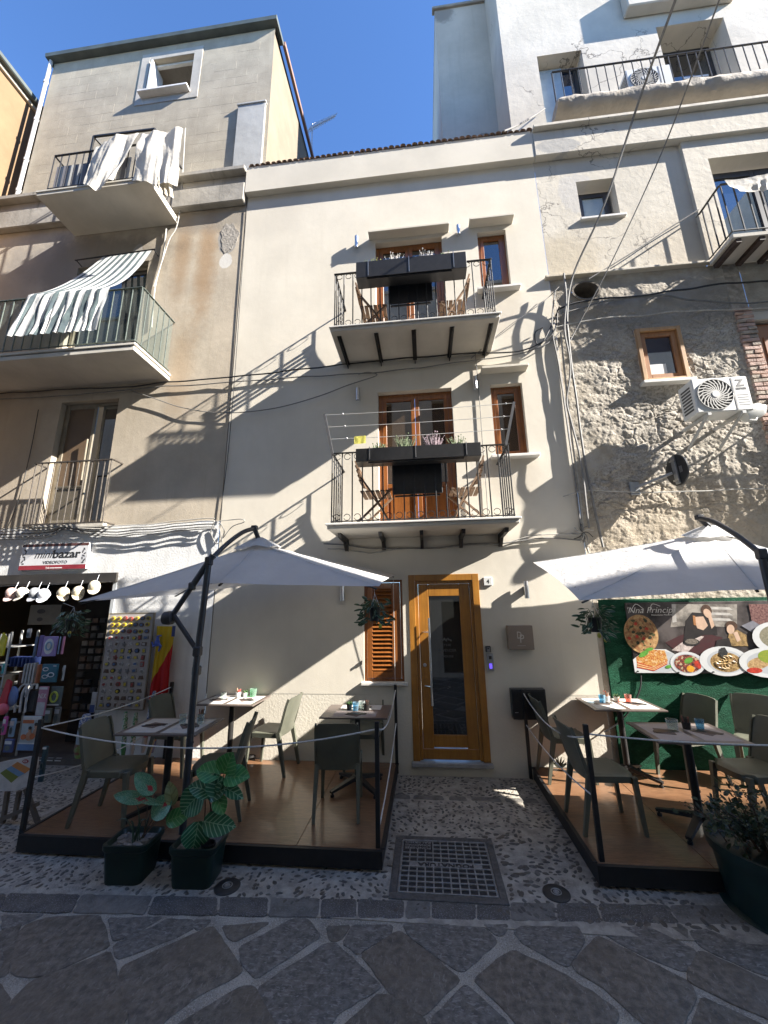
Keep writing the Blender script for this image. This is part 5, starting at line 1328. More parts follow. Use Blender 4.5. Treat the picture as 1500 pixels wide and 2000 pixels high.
slate = M('slate_striped_mat', (.16, .155, .17), .9, .1, 5, extra=lambda s, c: s.mix(s.ramp(s.math('SINE', s.math('MULTIPLY', s.xyz(s.pos())[0], 34)), -.1, .1), c, (.42, .41, .38)))
mb = MB(); mb.bev(-6.15, -4.75, -.70, -.685, 9.05, 9.62, .004)
tag(mb.build('wind_screen', slate), 'grey and pale striped matting behind the bars of the top balcony', 'screen')
def stripes(s, c):
    u = s.math('ADD', s.xyz(s.n('ShaderNodeTexCoord').outputs['UV'])[0], s.math('MULTIPLY', s.noise(s.pos(), 2.5, 3), .035))
    f = s.math('FRACT', s.math('MULTIPLY', u, 7.5)); a = s.ramp(f, .56, .59); f2 = s.math('FRACT', s.math('ADD', s.math('MULTIPLY', u, 7.5), .22)); b = s.ramp(f2, .90, .93)
    return s.mix(s.math('MAXIMUM', a, 0), s.mix(b, (.62, .62, .60), (.10, .12, .15)), s.mix(s.ramp(s.noise(s.pos(), 6), .3, .7), (.07, .095, .11), (.12, .16, .16)))
awn = M('striped_awning_cloth', (.5, .5, .5), .9, .0, 3, trans=.25, extra=stripes, bump=.4, bs=12, bd=.02)
nu, nv = 44, 26
mb = MB()
tl, tr, ml, mr, bl, br = Vector((-5.02 - .55, -.12, 8.22)), Vector((-4.62, -.12, 8.26)), Vector((-5.98, -.82, 6.83)), Vector((-4.60, -.82, 6.82)), Vector((-6.03, -.93, 5.98)), Vector((-4.60, -.90, 5.98))
for j in range(nv + 1):
    for i in range(nu + 1):
        u = i / nu
        if j <= 14: v = j / 14; p = tl.lerp(tr, u).lerp(ml.lerp(mr, u), v); p.z -= .20 * 4 * v * (1 - v) * .8; amp = .03 * (1 - .4 * v)
        else: v = (j - 14) / 12; p = ml.lerp(mr, u).lerp(bl.lerp(br, u), v); amp = .012 + .035 * v
        w = math.sin(u * 40 + 2 * noise.noise(Vector((u * 4, j * .1, 1)))) * amp + .03 * noise.noise(Vector((u * 7, j * .16, 5)))
        p += Vector((.4 * w, -abs(w) if j > 14 else w * .3, .8 * w if j <= 14 else 0)); mb.v.append(p)
for j in range(nv):
    for i in range(nu):
        a = j * (nu + 1) + i; mb.f.append([a, a + 1, a + nu + 2, a + nu + 1]); mb.mi.append(0)
o = mb.build('striped_cloth', awn, smooth=True, rec=False)
uv = o.data.uv_layers.new(name='uv')
for lp in o.data.loops: uv.data[lp.index].uv = ((lp.vertex_index % (nu + 1)) / nu, (lp.vertex_index // (nu + 1)) / nv)
tag(o, 'dark and white striped cloth slung as an awning over the green balcony rail', 'awning')
mb = MB(); mb.tube([(-6.1, -.12, 8.22), (-4.55, -.12, 8.27)], .012, 6); mb.tube([(-6.08, -.12, 8.22), (-6.08, 0, 8.2)], .01, 6); mb.tube([(-4.58, -.12, 8.27), (-4.58, 0, 8.25)], .01, 6); tag(mb.build('awning_rod', iron), 'thin iron rod on the beige wall holding the striped cloth', 'rod')
mb = MB(); nx = 70
for i in range(nx + 1):
    x = 2.58 + i / nx * 5.1; f = min(1, i / 3) * min(1, (nx - i) / 2 + .3); hh = (.17 + .05 * i / nx) * (.55 + .45 * f)
    for k in range(14):
        a = 2 * PI * k / 14; r = 1 + .16 * noise.noise(Vector((x * 2.5, k * .9, 0))) + .10 * noise.noise(Vector((x * 7, k * 1.7, 3)))
        mb.v.append(Vector((x, -.03 + .19 * math.cos(a) * r, 10.385 + hh * math.sin(a) * r)))
for i in range(nx):
    for k in range(14): mb.f.append([i * 14 + k, i * 14 + (k + 1) % 14, (i + 1) * 14 + (k + 1) % 14, (i + 1) * 14 + k]); mb.mi.append(0)
mb.f.append(list(range(14))); mb.mi.append(0)
tag(mb.build('tarpaulin', M('grey_beige_tarpaulin', (.33, .295, .245), .85, .12, 3, bump=.7, bs=9, bd=.03), smooth=True), 'creased grey-beige tarpaulin wrapped along the balcony edge of the white block', 'tarpaulin')
tag(cloth([(4.50, -.53, 7.90), (5.2, -.53, 7.90), (5.75, -.53, 7.90)], [(4.62, -.56, 7.62), (5.1, -.57, 7.60), (5.75, -.57, 7.52)], 30, 10, .02, 6, 9).build('white_towel', sheet_m, smooth=True, rec=False), 'white towel over the rail of the stone house balcony', 'laundry')

# ------------------------------------------------------------------ air conditioners, jug, mirror sign, antenna
def air_con(x0, x1, y0, y1, z0, z1, label, logo):
    t = thing('ac_unit', label, 'air conditioner', ((x0 + x1) / 2, (y0 + y1) / 2, z0)); body = M('white_ac_casing', (.60, .60, .57), .45, .05, 5); w, h = x1 - x0, z1 - z0
    mb = MB(); mb.bev(x0, x1, y0, y1, z0, z1, .012); mb.build('casing', body, t)
    cx, cz, r = x0 + w * .37, z0 + h * .5, h * .44
    mb = MB(); mb.disc(cx, cz, r, r, y0 - .004, y0 - .001, 32); mb.build('fan_recess', M('ac_dark_recess', (.06, .06, .058), .7, .1, 10), t)
    gm = M('ac_grille', (.42, .41, .38), .5, .08, 10)
    mb = MB()
    for rr in (1.0, .72, .45):
        mb.tube([(cx + r * rr * math.cos(2 * PI * k / 30), y0 - .01, cz + r * rr * math.sin(2 * PI * k / 30)) for k in range(31)], .006 if rr == 1 else .003, 5)
    mb.build('guard_ring', gm, t)['kind'] = 'stuff'
    for k in range(22):
        a = 2 * PI * k / 22; mb = MB(); pts = [(cx + r * f * math.cos(a + 1.0 * f), y0 - .010, cz + r * f * math.sin(a + 1.0 * f)) for f in (.2, .45, .7, .98)]
        for p, q in zip(pts, pts[1:]): mb.beam(p, q, .012, .006, (0, 1, 0))
        mb.build('vane', gm, t)
    mb = MB(); mb.disc(cx, cz, r * .2, r * .2, y0 - .018, y0 - .006, 18); mb.build('fan_hub', body, t)
    mb = MB(); mb.box(x0 + w * .70, x0 + w * .725, y0 - .003, y0 - .001, z0 + .02, z1 - .02); mb.build('cover_strip', M('ac_grey_strip', (.16, .16, .165), .5, .1, 10), t)
    for k in range(8):
        mb = MB(); mb.box(x0 - .003, x0 - .001, y0 + .05, y1 - .05, z0 + .06 + k * (h - .12) / 8, z0 + .06 + (k + .55) * (h - .12) / 8); mb.build('side_slot', M('ac_dark_recess', (.06, .06, .058)), t)
    if logo:
        pr = M('grey_print', (.06, .06, .065), .5, .1, 10)
        mb = MB(); write(mb, 'Z', x0 + w * .85, z1 - .135, y0 - .0015, .09, .10, bold=.03); mb.build('logo', pr, t)
        mb = MB(); write(mb, 'ZEPHIR', x0 + w * .85, z1 - .185, y0 - .0015, .026, .125, bold=.02); mb.build('brand_lettering', pr, t)
        for k in range(5): mb = MB(); mb.box(x0 + w * .76, x0 + w * .95, y0 - .0015, y0 - .0005, z0 + .07 + k * .034, z0 + .079 + k * .034); mb.build('louvre', M('ac_grey_strip', (.16, .16, .165)), t)
    return t
ac = air_con(3.50, 4.16, -.50, -.22, 4.33, 4.80, 'white air conditioner on angle brackets on the rubble wall', True)
for x in (3.62, 4.02):
    mb = MB(); mb.beam((x, 0, 4.30), (x, -.52, 4.30), .04, .035); mb.beam((x, -.02, 4.02), (x, -.46, 4.29), .03, .02); mb.build('bracket', M('white_steel_bracket', (.42, .42, .40), .5, .1, 10), ac)
air_con(4.02, 4.80, -.02 + .2, .44, 10.98, 11.52, 'air conditioner standing on the balcony of the white block', False)
t = thing('plastic_jug', 'translucent white plastic jug hung under the air conditioner', 'jug', (4.2, -.4, 4.3))
jm = M('milky_plastic', (.66, .66, .63), .4, .04, 5, trans=.35)
mb = MB(); mb.lathe((0, 0, 0), [(.02, -.14), (.085, -.13), (.095, -.10), (.095, .06), (.085, .10), (.04, .135), (.035, .16), (.02, .165)], 18, sx=1, sy=.75); mb.xf(Matrix.Translation((4.20, -.42, 4.33)) @ Matrix.Rotation(1.15, 4, 'Y')); mb.build('bottle', jm, t, smooth=60)
mb = MB(); mb.tube([(4.12, -.44, 4.26), (4.10, -.46, 4.21), (4.17, -.46, 4.20), (4.21, -.44, 4.25)], .012, 8); mb.build('handle', jm, t, smooth=True)
t = thing('road_sign', 'round traffic sign seen from its dark back on an arm from the rubble wall', 'sign', (2.9, -.2, 3.6))
mb = MB(); mb.beam((2.86, 0, 3.52), (3.20, -.28, 3.62), .035, .03); mb.bev(2.80, 2.92, -.02, .01, 3.42, 3.60, .004); mb.build('arm', zinc, t)
ax = Vector((-1, -.04, -.05)).normalized(); c0 = Vector((3.25, -.30, 3.65)); mm = Matrix.Translation(c0) @ ax.to_track_quat('Z', 'Y').to_matrix().to_4x4()
mb = MB(); mb.lathe((0, 0, 0), [(.19, -.012), (.20, -.010), (.20, .008), (.19, .010)], 36); mb.xf(mm); mb.build('disc', M('dark_sign_back', (.035, .037, .04), .35, .15, 8, metal=.4), t, smooth=40)
mb = MB(); mb.bev(-.035, .035, -.18, .18, .012, .035, .004); mb.xf(mm @ Matrix.Rotation(0, 4, 'Z')); mb.build('rear_rail', zinc, t)
for q in (-.13, .13): mb = MB(); mb.bev(-.05, .05, q - .012, q + .012, .036, .046, .002); mb.xf(mm); mb.build('clamp', steel, t)
for q in range(3): mb = MB(); mb.box(.06 + q * .018, .068 + q * .018, -.05, .03, .0105, .0115); mb.xf(mm); mb.build('stamped_mark', zinc, t)
t = thing('tv_antenna', 'rooftop television aerial against the blue sky', 'antenna', (-2.6, 3, 14.5)); alum = M('aerial_aluminium', (.42, .42, .43), .4, .1, 20, metal=.6)
a, c = W(604, 252, 3), W(655, 226, 3)
mb = MB(); mb.beam(a, c, .03, .03); mb.build('boom', alum, t)
dd = (c - a).normalized(); sd = Vector((.35, .1, .93)).normalized()
for k in range(14):
    p = a.lerp(c, k / 13); l = .26 - .010 * k; mb = MB(); mb.tube([p - sd * l, p + sd * l], .011, 5); mb.build('element', alum, t)
mb = MB(); mb.tube([a.lerp(c, .12) + Vector((0, 0, .1)), a.lerp(c, .12) - Vector((0, 0, 4.5))], .022, 6); mb.build('mast', alum, t)

# ------------------------------------------------------------------ cables on the facades
cab = [M('black_cable', (.02, .02, .02), .6, .2, 20), M('grey_cable', (.17, .165, .155), .7, .2, 20), M('pale_cable', (.36, .345, .31), .75, .15, 20)]
def cable(pts, y, r, m, label, k=6, wob=.0, clips=0):
    P_ = []
    for p in pts:
        yy = p[2] if len(p) > 2 else y; P_.append(W(p[0], p[1], yy))
    sp = spline(P_, k)
    if wob:
        for i, p in enumerate(sp): p.y += wob * noise.noise(p * 3) - wob * .3; p.z += wob * noise.noise(p * 2.3 + Vector((5, 0, 0)))
    mb = MB(); mb.tube(sp, r, 6); o = mb.build('cable', cab[m], smooth=True)
    return tag(o, label, 'cable')
cable([(-40, 772), (110, 762), (240, 757), (345, 745), (470, 735), (600, 720), (740, 705), (880, 693), (1000, 688), (1055, 672), (1083, 645), (1088, 612)], -.06, .011, 0, 'upper black cable running under the green balcony and across the cream house', wob=.02)
cable([(-40, 782), (150, 772), (300, 757), (440, 748), (600, 736), (725, 728), (870, 712), (1000, 694), (1062, 676), (1092, 650)], -.04, .009, 1, 'lower grey cable just below the long black one on the cream house', wob=.02)
cable([(255, 762), (300, 778), (360, 797), (430, 806), (520, 800), (610, 778), (680, 752), (735, 733), (720, 727), (700, 731)], -.05, .008, 1, 'slack grey cable loop sagging below the others beside the french window', wob=.01)
for k, (dy, m, r) in enumerate(((0, 2, .012), (6, 0, .009), (11, 1, .010), (-5, 2, .008), (15, 2, .008))):
    cable([(-40, 1040 + dy), (90, 1036 + dy), (130, 1030 + dy * .4), (200, 1033 + dy), (300, 1027 + dy), (420, 1018 + dy)], -.05 - .015 * (k % 3), r, m, 'one strand of the ' + ('pale', 'black', 'grey', 'thin pale', 'lowest pale')[k] + ' cable bundle above the bazaar sign', wob=.035)
cable([(420, 1018), (445, 1016), (472, 1014, -.12), (476, 1020, -.12), (452, 1030), (430, 1060)], -.05, .007, 2, 'pale cable kinked out past the seam beside the umbrella arm')
cable([(418, 1020), (412, 1040), (424, 1062), (438, 1040), (428, 1022), (436, 1070)], -.05, .007, 1, 'tangle of grey cable at the seam of the two houses')
cable([(632, 1062), (700, 1068), (800, 1072), (900, 1066), (1000, 1058), (1070, 1052), (1135, 1056), (1142, 1048)], -.04, .010, 1, 'grey cable along the wall under the lower balcony', wob=.025)
cable([(640, 1072), (720, 1078), (770, 1074), (860, 1070), (960, 1064), (1050, 1046), (1130, 1046)], -.03, .008, 2, 'pale cable under the lower balcony, tangled with the grey one', wob=.03)
cable([(487, 330), (478, 460), (468, 600), (458, 740), (446, 880), (436, 960), (428, 1020)], -.015, .005, 0, 'thin black cable down the seam between the beige and cream houses')
cable([(362, 250), (350, 420), (330, 470), (310, 530), (300, 560)], -.06, .009, 2, 'pale hose hanging from the top balcony to the green one')
cable([(325, 445), (318, 500), (303, 560), (296, 640)], -.03, .013, 2, 'cream pipe on the beige wall beside the green balcony')
cable([(75, 800), (60, 880), (35, 980), (10, 1040)], -.02, .006, 0, 'thin dark cable down the beige wall left of the french window')
cable([(1326, -20, -2.2), (1250, 190, -1.25), (1182, 395, -.62), (1122, 530, -.2), (1108, 605, -.07), (1112, 680, -.06), (1128, 800, -.06), (1142, 900, -.06), (1160, 990, -.06), (1178, 1070, -.05)], -.06, .016, 1, 'thick bound cable dropping from across the street down the edge of the rubble wall', wob=.012)
cable([(1412, -20, -2.4), (1300, 280, -1.1), (1205, 490, -.45), (1135, 625, -.08), (1112, 668, -.05)], -.06, .009, 1, 'thinner span cable beside the thick bound one')
cable([(1084, 570), (1078, 640), (1092, 720), (1108, 830), (1122, 930), (1130, 1000), (1140, 1060)], -.05, .012, 1, 'grey conduit down the corner of the cream house', wob=.01)
cable([(1095, 650), (1104, 740), (1116, 850), (1130, 950), (1140, 1040), (1150, 1080)], -.03, .014, 2, 'pale conduit between the two grey ones at the house corner')
pts = [(1078, 545), (1082, 600), (1078, 660), (1090, 730), (1083, 800), (1098, 860), (1112, 930), (1120, 1000), (1126, 1045)]
cable([(x + 24, y - 12, -.15 - .02 * (i % 2)) for i, (x, y) in enumerate(pts)], -.15, .015, 1, 'bundled cables standing off the corner beside the rubble wall', wob=.03)
cable([(1060, 640), (1045, 650), (1048, 672), (1060, 668), (1075, 640), (1092, 600)], -.05, .010, 0, 'coiled black cable end at the house corner above the small window')
cable([(920, 700), (990, 640), (1060, 590), (1092, 560, -.08)], -.12, .006, 1, 'thin stay wire hooked to the wall right of the upper balcony')
cable([(1092, 603), (1140, 588), (1250, 578), (1330, 566), (1420, 555), (1540, 548)], -.06, .013, 0, 'black cable along the top of the rubble wall', wob=.02)
cable([(1100, 612), (1180, 590), (1280, 578), (1360, 588), (1450, 592), (1540, 586)], -.05, .012, 1, 'grey cable sagging under the black one on the rubble wall', wob=.02)
cable([(1085, 640), (1160, 625), (1300, 612), (1400, 606), (1540, 600)], -.06, .010, 2, 'pale cable above the oak window', wob=.02)
cable([(1100, 970), (1150, 958), (1200, 960), (1300, 962), (1400, 957), (1540, 955)], -.06, .009, 2, 'pale cable under the round traffic sign', wob=.015)
cable([(1364, 410, -.07), (1300, 450), (1240, 490), (1150, 545)], -.06, .010, 1, 'taut grey cord slanting from the balcony rail to the round vent hole')
cable([(1064, 212, .45), (1040, 228, .3), (1010, 245, .1), (985, 256, -.1)], 0, .014, 1, 'short stay bar from the white block balcony to the roof')
cable([(925, 660), (935, 760), (942, 860), (950, 960), (953, 1010)], -.02, .006, 1, 'thin grey cable down the cream wall past the lower small window')
cable([(1252, 1318), (1250, 1345), (1235, 1380), (1210, 1410), (1180, 1430)], -.05, .009, 0, 'black hose looping below the food poster')
for k in range(9):
    a = 6.28 * k / 9; cable([(1138, 1040), (1138 + 10 * math.cos(a), 1040 + 9 * math.sin(a), -.09), (1138 + 22 * math.cos(a + .4), 1042 + 18 * math.sin(a + .4), -.07)], -.06, .006, (0, 1, 2)[k % 3], 'cut cable end in the tuft of wires at the house corner')['group'] = 'cut ends of one tuft of wires'
# ------------------------------------------------------------------ shop sign
t = thing('shop_sign', 'white bazaar sign with a dark red lower band above the shop opening', 'sign', (-5.55, -.03, 2.63))
SX0, SX1, SZ0, SZ1 = -6.09, -4.985, 2.625, 3.02
mb = MB(); mb.bev(SX0, SX1, -.055, -.002, SZ0, SZ1, .003); mb.build('board', M('white_sign_board', (.62, .62, .63), .35, .03, 4), t)
red_p = M('dark_red_print', (.26, .025, .035), .45, .08, 8); blk = M('black_print', (.02, .02, .02), .5, .1, 10); wht = M('white_print', (.68, .68, .66), .5, .03, 8)
mb = MB(); mb.box(SX0 + .004, SX1 - .004, -.0562, -.0552, SZ0 + .004, SZ0 + .068); mb.build('red_band', red_p, t)
mb = MB(); mb.box(SX0 + .004, SX1 - .004, -.0562, -.0552, SZ1 - .045, SZ1 - .004); mb.build('brown_band', M('brown_print', (.09, .035, .03), .5, .3, 60), t)
mb = MB(); write(mb, 'mini', -5.70, 2.80, -.0562, .115, .30, shear=.32, bold=-.005); mb.build('lettering', blk, t)
mb = MB(); write(mb, 'bazar', -5.325, 2.80, -.0562, .12, .45, bold=.022); mb.build('lettering', blk, t)
mb = MB(); write(mb, 'VIDEOFOTO', -5.50, 2.715, -.0562, .042, .40, bold=.006); mb.build('lettering', M('grey_print', (.06, .06, .065)), t)
mb = MB(); write(mb, 'Tel.', -5.61, 2.640, -.0568, .024, .055, bold=.01); mb.build('lettering', wht, t)
for x_, w_ in ((-5.535, .075), (-5.43, .12)): mb = MB(); mb.box(x_ - w_ / 2, x_ + w_ / 2, -.0572, -.0564, 2.643, 2.657); mb.build('worn_number', wht, t)
for sx in (-1, 1):
    for k in range(7):
        mb = MB(); mb.disc(-5.54 + sx * (.49 + .02 * math.sin(k * 2.1)), 2.72 + k * .034, .022 + .008 * (k % 2), .011, -.0562, -.0554, 8, 0, k * .9); mb.build('flourish', M('grey_print', (.06, .06, .065)), t)

# ------------------------------------------------------------------ goods of the bazaar
def col(name, c, rough=.5, var=.12): return M('goods_' + name, c, rough, var, 12)
def wbox(px0, py0, px1, py1, y):
    a, c = W(px0, py1, y), W(px1, py0, y); return a.x, c.x, a.z, c.z
caps = [(24, 1164, (.50, .36, .33), 'pink brown brimmed cap, first in the row'), (46, 1163, (.60, .56, .48), 'cream cap with a red print hanging under the shop lintel'), (70, 1164, (.30, .31, .33), 'grey patterned cap half behind a white one'), (86, 1166, (.60, .61, .64), 'white and blue print cap in the row'), (122, 1163, (.55, .48, .36), 'sand coloured cap turned edge-on'), (152, 1161, (.58, .52, .38), 'cream cap beside the umbrella tip'), (184, 1150, (.55, .50, .38), 'small beige cap above the umbrella edge')]
for k, (px, py, c, lab) in enumerate(caps):
    p = W(px, py, -.22); t = thing('sun_hat', lab, 'cap', p, 'caps hung in a row under the shop lintel'); m = M('cap_cloth_%s' % 'abcdefg'[k], c, .85, .35, 40)
    r = .074; tilt = Matrix.Translation(p + Vector((0, 0, .02))) @ Matrix.Rotation((.2, -.3, .1, .4, 1.0, .8, .6)[k], 4, 'Z') @ Matrix.Rotation(.75, 4, 'X')
    mb = MB(); mb.lathe((0, 0, 0), [(r, 0), (r * .98, .035), (r * .8, .075), (r * .45, .10), (.004, .108)], 16); mb.xf(tilt); mb.build('cap_body', m, t, smooth=60)
    mb = MB(); pl = [(r * .95 * math.cos(a), -r * .4 - abs(math.sin(a)) * .115) for a in [PI + PI * q / 10 for q in range(11)]]; mb.prism(pl + [(r * .9, -.01), (-r * .9, -.01)], -.004, .002); mb.xf(tilt); mb.build('peak', m, t)
    mb = MB(); mb.tube([p + Vector((0, .02, .10)), p + Vector((0, .05, .20))], .003, 5); mb.build('hook', steel, t)
mb = MB(); mb.tube([W(-20, 1146, -.17), W(215, 1136, -.17)], .010, 8); tag(mb.build('hanging_rail', iron), 'dark rail under the shop lintel that the caps hang from', 'rail')
# shelves
t = thing('display_rack', 'white wire display rack standing in the shop opening', 'rack', (-6.1, -.2, 0)); wr = M('white_wire', (.42, .42, .40), .5, .08, 10)
rx0, rx1 = -6.55, -5.72
for z in (.52, .72, 1.05, 1.18, 1.32, 1.55):
    mb = MB(); mb.bev(rx0, rx1, -.30, .10, z - .012, z, .003); mb.build('shelf', wr, t)
for x in (rx0, -5.98, rx1):
    for y in (-.29, .09): mb = MB(); mb.beam((x, y, 0), (x, y, 1.75), .02, .02); mb.build('upright', wr, t)
mb = MB()
for k in range(9): mb.beam((rx0 + k * .1, -.30, .52), (rx0 + .1 + k * .1 if k < 8 else rx0 + .83, -.30, .72), .008, .008)
mb.build('wire_lattice', wr, t)['kind'] = 'stuff'
def bottle(x, y, z, h, r, c, lab, grp):
    mb = MB(); mb.lathe((x, y, z), [(r, 0), (r, h * .7), (r * .5, h * .8), (r * .5, h)], 10); return tag(mb.build('bottle', c, smooth=50), lab, 'bottle', grp)
for k in range(6): bottle(-6.40 + k * .062, -.22, 1.551, .16, .026, col('orange', (.50, .14, .04)), 'orange bottle on the top shelf of the white rack', 'orange bottles on the rack')
for k in range(4): bottle(-6.02 + k * .062, -.22, 1.551, .17, .024, col('grey', (.17, .17, .17)), 'dark grey bottle beside the orange ones on the rack', 'grey bottles on the rack')
def pack(px0, py0, px1, py1, y, dep, lab, cat, c, name='packet', prints=(), card=None):
    x0, x1, z0, z1 = wbox(px0, py0, px1, py1, y); t = thing(name, lab, cat, ((x0 + x1) / 2, y, z0))
    mb = MB(); mb.bev(x0, x1, y, y + dep, z0, z1, min(.006, dep / 3)); mb.build('pack', c, t)
    for k, (kind, u, v, a, b_, cc) in enumerate(prints):
        X, Z = x0 + u * (x1 - x0), z0 + v * (z1 - z0); mb = MB(); w, h = a * (x1 - x0), b_ * (z1 - z0); yy = y - .0012 - k * .0009
        if kind == 'o': mb.disc(X, Z, w, h, yy - .0007, yy, 18)
        elif kind == 'r': mb.box(X - w, X + w, yy - .0007, yy, Z - h, Z + h)
        elif kind == 'ring': mb.tube([(X + w * math.cos(2 * PI * q / 20), yy - .003, Z + h * math.sin(2 * PI * q / 20)) for q in range(21)], min(w, h) * .26, 6)
        else: write(mb, kind, X, Z, yy, h, w)
        mb.build('print', cc, t)
    return t
W_, BL, OR, PK, DK = col('white', (.60, .60, .60)), col('blue', (.10, .20, .42)), col('orange', (.50, .14, .04)), col('pink', (.50, .20, .30)), col('black', (.03, .03, .035))
for k in range(7): pack(9 + k * 7.5, 1284, 15.5 + k * 7.5, 1303, -.26, .16, 'dark blue carton number-printed side out, in the row on the middle rack shelf'.replace('number-printed side out, ', ''), 'carton', col('navy', (.03, .05, .16)), 'carton')['group'] = 'dark blue cartons on the rack'
pack(62, 1243, 74, 1284, -.42, .02, 'blue grey packet at the rear of the swim ring packs', 'packet', col('slate', (.12, .17, .27)))
pack(70, 1241, 86, 1283, -.45, .02, 'dark violet packet second in the row of swim ring packs', 'packet', col('violet', (.16, .10, .30)))
pack(79, 1243, 112, 1282, -.48, .03, 'lilac swim ring packet with a white panel and ring picture', 'packet', col('lilac', (.30, .22, .46)), prints=[('o', .5, .5, .36, .40, W_), ('ring', .5, .52, .20, .20, col('sky', (.22, .34, .46)))])
pack(111, 1243, 118, 1278, -.47, .02, 'pale blue packet edge beside the lilac swim ring pack', 'packet', col('sky', (.22, .34, .46)))
pack(117, 1243, 127, 1278, -.46, .02, 'pink packet at the end of the swim ring packs', 'packet', PK)
for k in range(4): pack(43 + k * 6.2, 1297 - k * .7, 48.6 + k * 6.2, 1335, -.44, .05, 'white boxed packet in the row left of the teal goggles pack'.replace('left of', 'beside'), 'packet', col('offwhite', (.42, .41, .39)))['group'] = 'white boxed packets'
pack(66, 1298, 77, 1335, -.45, .05, 'brown orange boxed packet beside the teal goggles pack', 'packet', col('rust', (.36, .13, .06)))
pack(77, 1297, 113, 1333, -.48, .03, 'teal goggles packet with three white goggle pictures', 'packet', col('teal', (.025, .12, .17)), prints=[('ring', .28, .72, .17, .09, W_), ('ring', .30, .32, .17, .09, W_), ('ring', .68, .42, .19, .11, W_), ('r', .84, .90, .1, .02, W_)])
pack(67, 1341, 95, 1398, -.52, .02, 'pink and white hanging pack with pale lettering', 'packet', col('rose', (.42, .19, .26)), prints=[('r', .5, .24, .42, .22, col('lightgrey', (.45, .44, .45))), ('NEX', .5, .60, .8, .16, W_), ('r', .5, .94, .45, .04, W_)])
pack(94, 1341, 123, 1378, -.48, .02, 'clear hanging pack with yellow green diving goggles', 'packet', col('murk', (.10, .13, .13)), prints=[('ring', .40, .45, .28, .26, col('lime', (.42, .46, .06))), ('r', .4, .04, .5, .03, W_)])
for k in range(3):
    p = W(40 + k * 10, 1365, -.42); t = thing('snorkel', 'black and white snorkel hanging below the white boxes', 'snorkel', p, 'snorkels on the rack')
    mb = MB(); mb.tube(spline([p + Vector((-.05, 0, -.16)), p + Vector((-.05, -.01, .05)), p + Vector((-.02, 0, .15)), p + Vector((.05, 0, .18)), p + Vector((.06, 0, .12))], 5), .014, 8); mb.build('tube', W_, t, smooth=True)
    mb = MB(); mb.bev(p.x - .03, p.x + .06, p.y + .01, p.y + .05, p.z - .16, p.z + .1, .015); mb.build('mask', DK, t)
p = W(24, 1360, -.45); mb = MB(); mb.ball(p, .10, .8, .35, 1.25, 14, 8); tag(mb.build('swim_fin', col('bluefin', (.16, .24, .46)), smooth=True), 'blue swim fin hanging beside the snorkels', 'swim fin')
p = W(8, 1355, -.5); mb = MB(); mb.prism([(p.x - .07, p.z - .16), (p.x + .05, p.z - .13), (p.x + .06, p.z + .14), (p.x + .0, p.z + .17)], p.y, p.y + .03, 'y'); tag(mb.build('beach_toy', col('red', (.50, .03, .04))), 'red plastic beach toy at the picture edge of the rack', 'toy')
p = W(5, 1385, -.5); mb = MB(); mb.ball(p, .085, 1, .5, .8, 12, 8); tag(mb.build('beach_ball', col('rose2', (.62, .12, .16)), smooth=True), 'pink beach ball in a bag below the red toy', 'ball')
p = W(3, 1262, -.5); mb = MB(); mb.prism([(p.x - .08, p.z - .14), (p.x + .04, p.z - .12), (p.x + .05, p.z + .10), (p.x - .02, p.z + .17)], p.y, p.y + .02, 'y'); tag(mb.build('beach_toy', col('yellow', (.62, .52, .02))), 'bright yellow beach toy high at the picture edge', 'toy')
pack(2, 1318, 24, 1345, -.40, .05, 'bundle of brown wooden skewers in a bag on the rack', 'packet', col('straw', (.28, .20, .11)))
pack(32, 1312, 42, 1338, -.30, .08, 'dark small packet between the rack and the white boxes', 'packet', col('umber', (.12, .06, .04)))
for (a, b_, c_, d_, y_, lb, cc) in ((84, 1384, 100, 1412, -.40, 'grey green card pack low beside the goggles pack', (.16, .17, .13)), (101, 1381, 118, 1416, -.35, 'clear pack with a dark shape under the goggles pack', (.20, .20, .18)), (14, 1404, 30, 1440, -.55, 'pale blue beach bucket packet on the wire shelf', (.26, .38, .50)), (0, 1400, 14, 1436, -.6, 'magenta packet on the wire shelf at the picture edge', (.55, .10, .30)), (4, 1444, 26, 1470, -.7, 'stack of dark blue swim rings folded in a packet', (.06, .08, .20)), (0, 1296, 7, 1316, -.5, 'turquoise toy packet under the bright yellow toy', (.10, .45, .45)), (46, 1346, 52, 1362, -.5, 'tiny silver card among the snorkels', (.40, .40, .40)), (50, 1228, 60, 1246, -.35, 'small grey card clipped over the slate swim ring packet', (.3, .3, .31)), (118, 1300, 126, 1330, -.42, 'thin silver packet edge beside the teal goggles packet', (.42, .44, .45))):
    pack(a, b_, c_, d_, y_, .03, lb, 'packet', col('mix%d%d' % (a, b_), cc), prints=[('r', .5, .75, .4, .12, W_), ('o', .5, .35, .3, .2, col('murk', (.10, .13, .13)))])
kd = M('skin_tone_print', (.45, .25, .16), .6, .1, 20); hairm = M('dark_hair_print', (.03, .02, .015), .6, .2, 20)
pack(33, 1399, 81, 1466, -1.05, .02, 'hanging pack printed with two bathing children in orange armbands', 'packet', col('aqua', (.36, .42, .46)), prints=[
    ('r', .5, .94, .48, .05, W_), ('r', .36, .84, .30, .05, OR), ('o', .52, .42, .20, .13, kd), ('o', .84, .52, .14, .13, kd), ('o', .52, .61, .09, .075, kd), ('o', .82, .72, .09, .075, kd), ('o', .52, .66, .09, .05, hairm), ('o', .82, .77, .09, .05, hairm), ('o', .25, .40, .15, .08, OR), ('o', .72, .42, .14, .09, OR), ('r', .5, .12, .48, .10, BL), ('r', .5, .22, .46, .02, W_)])
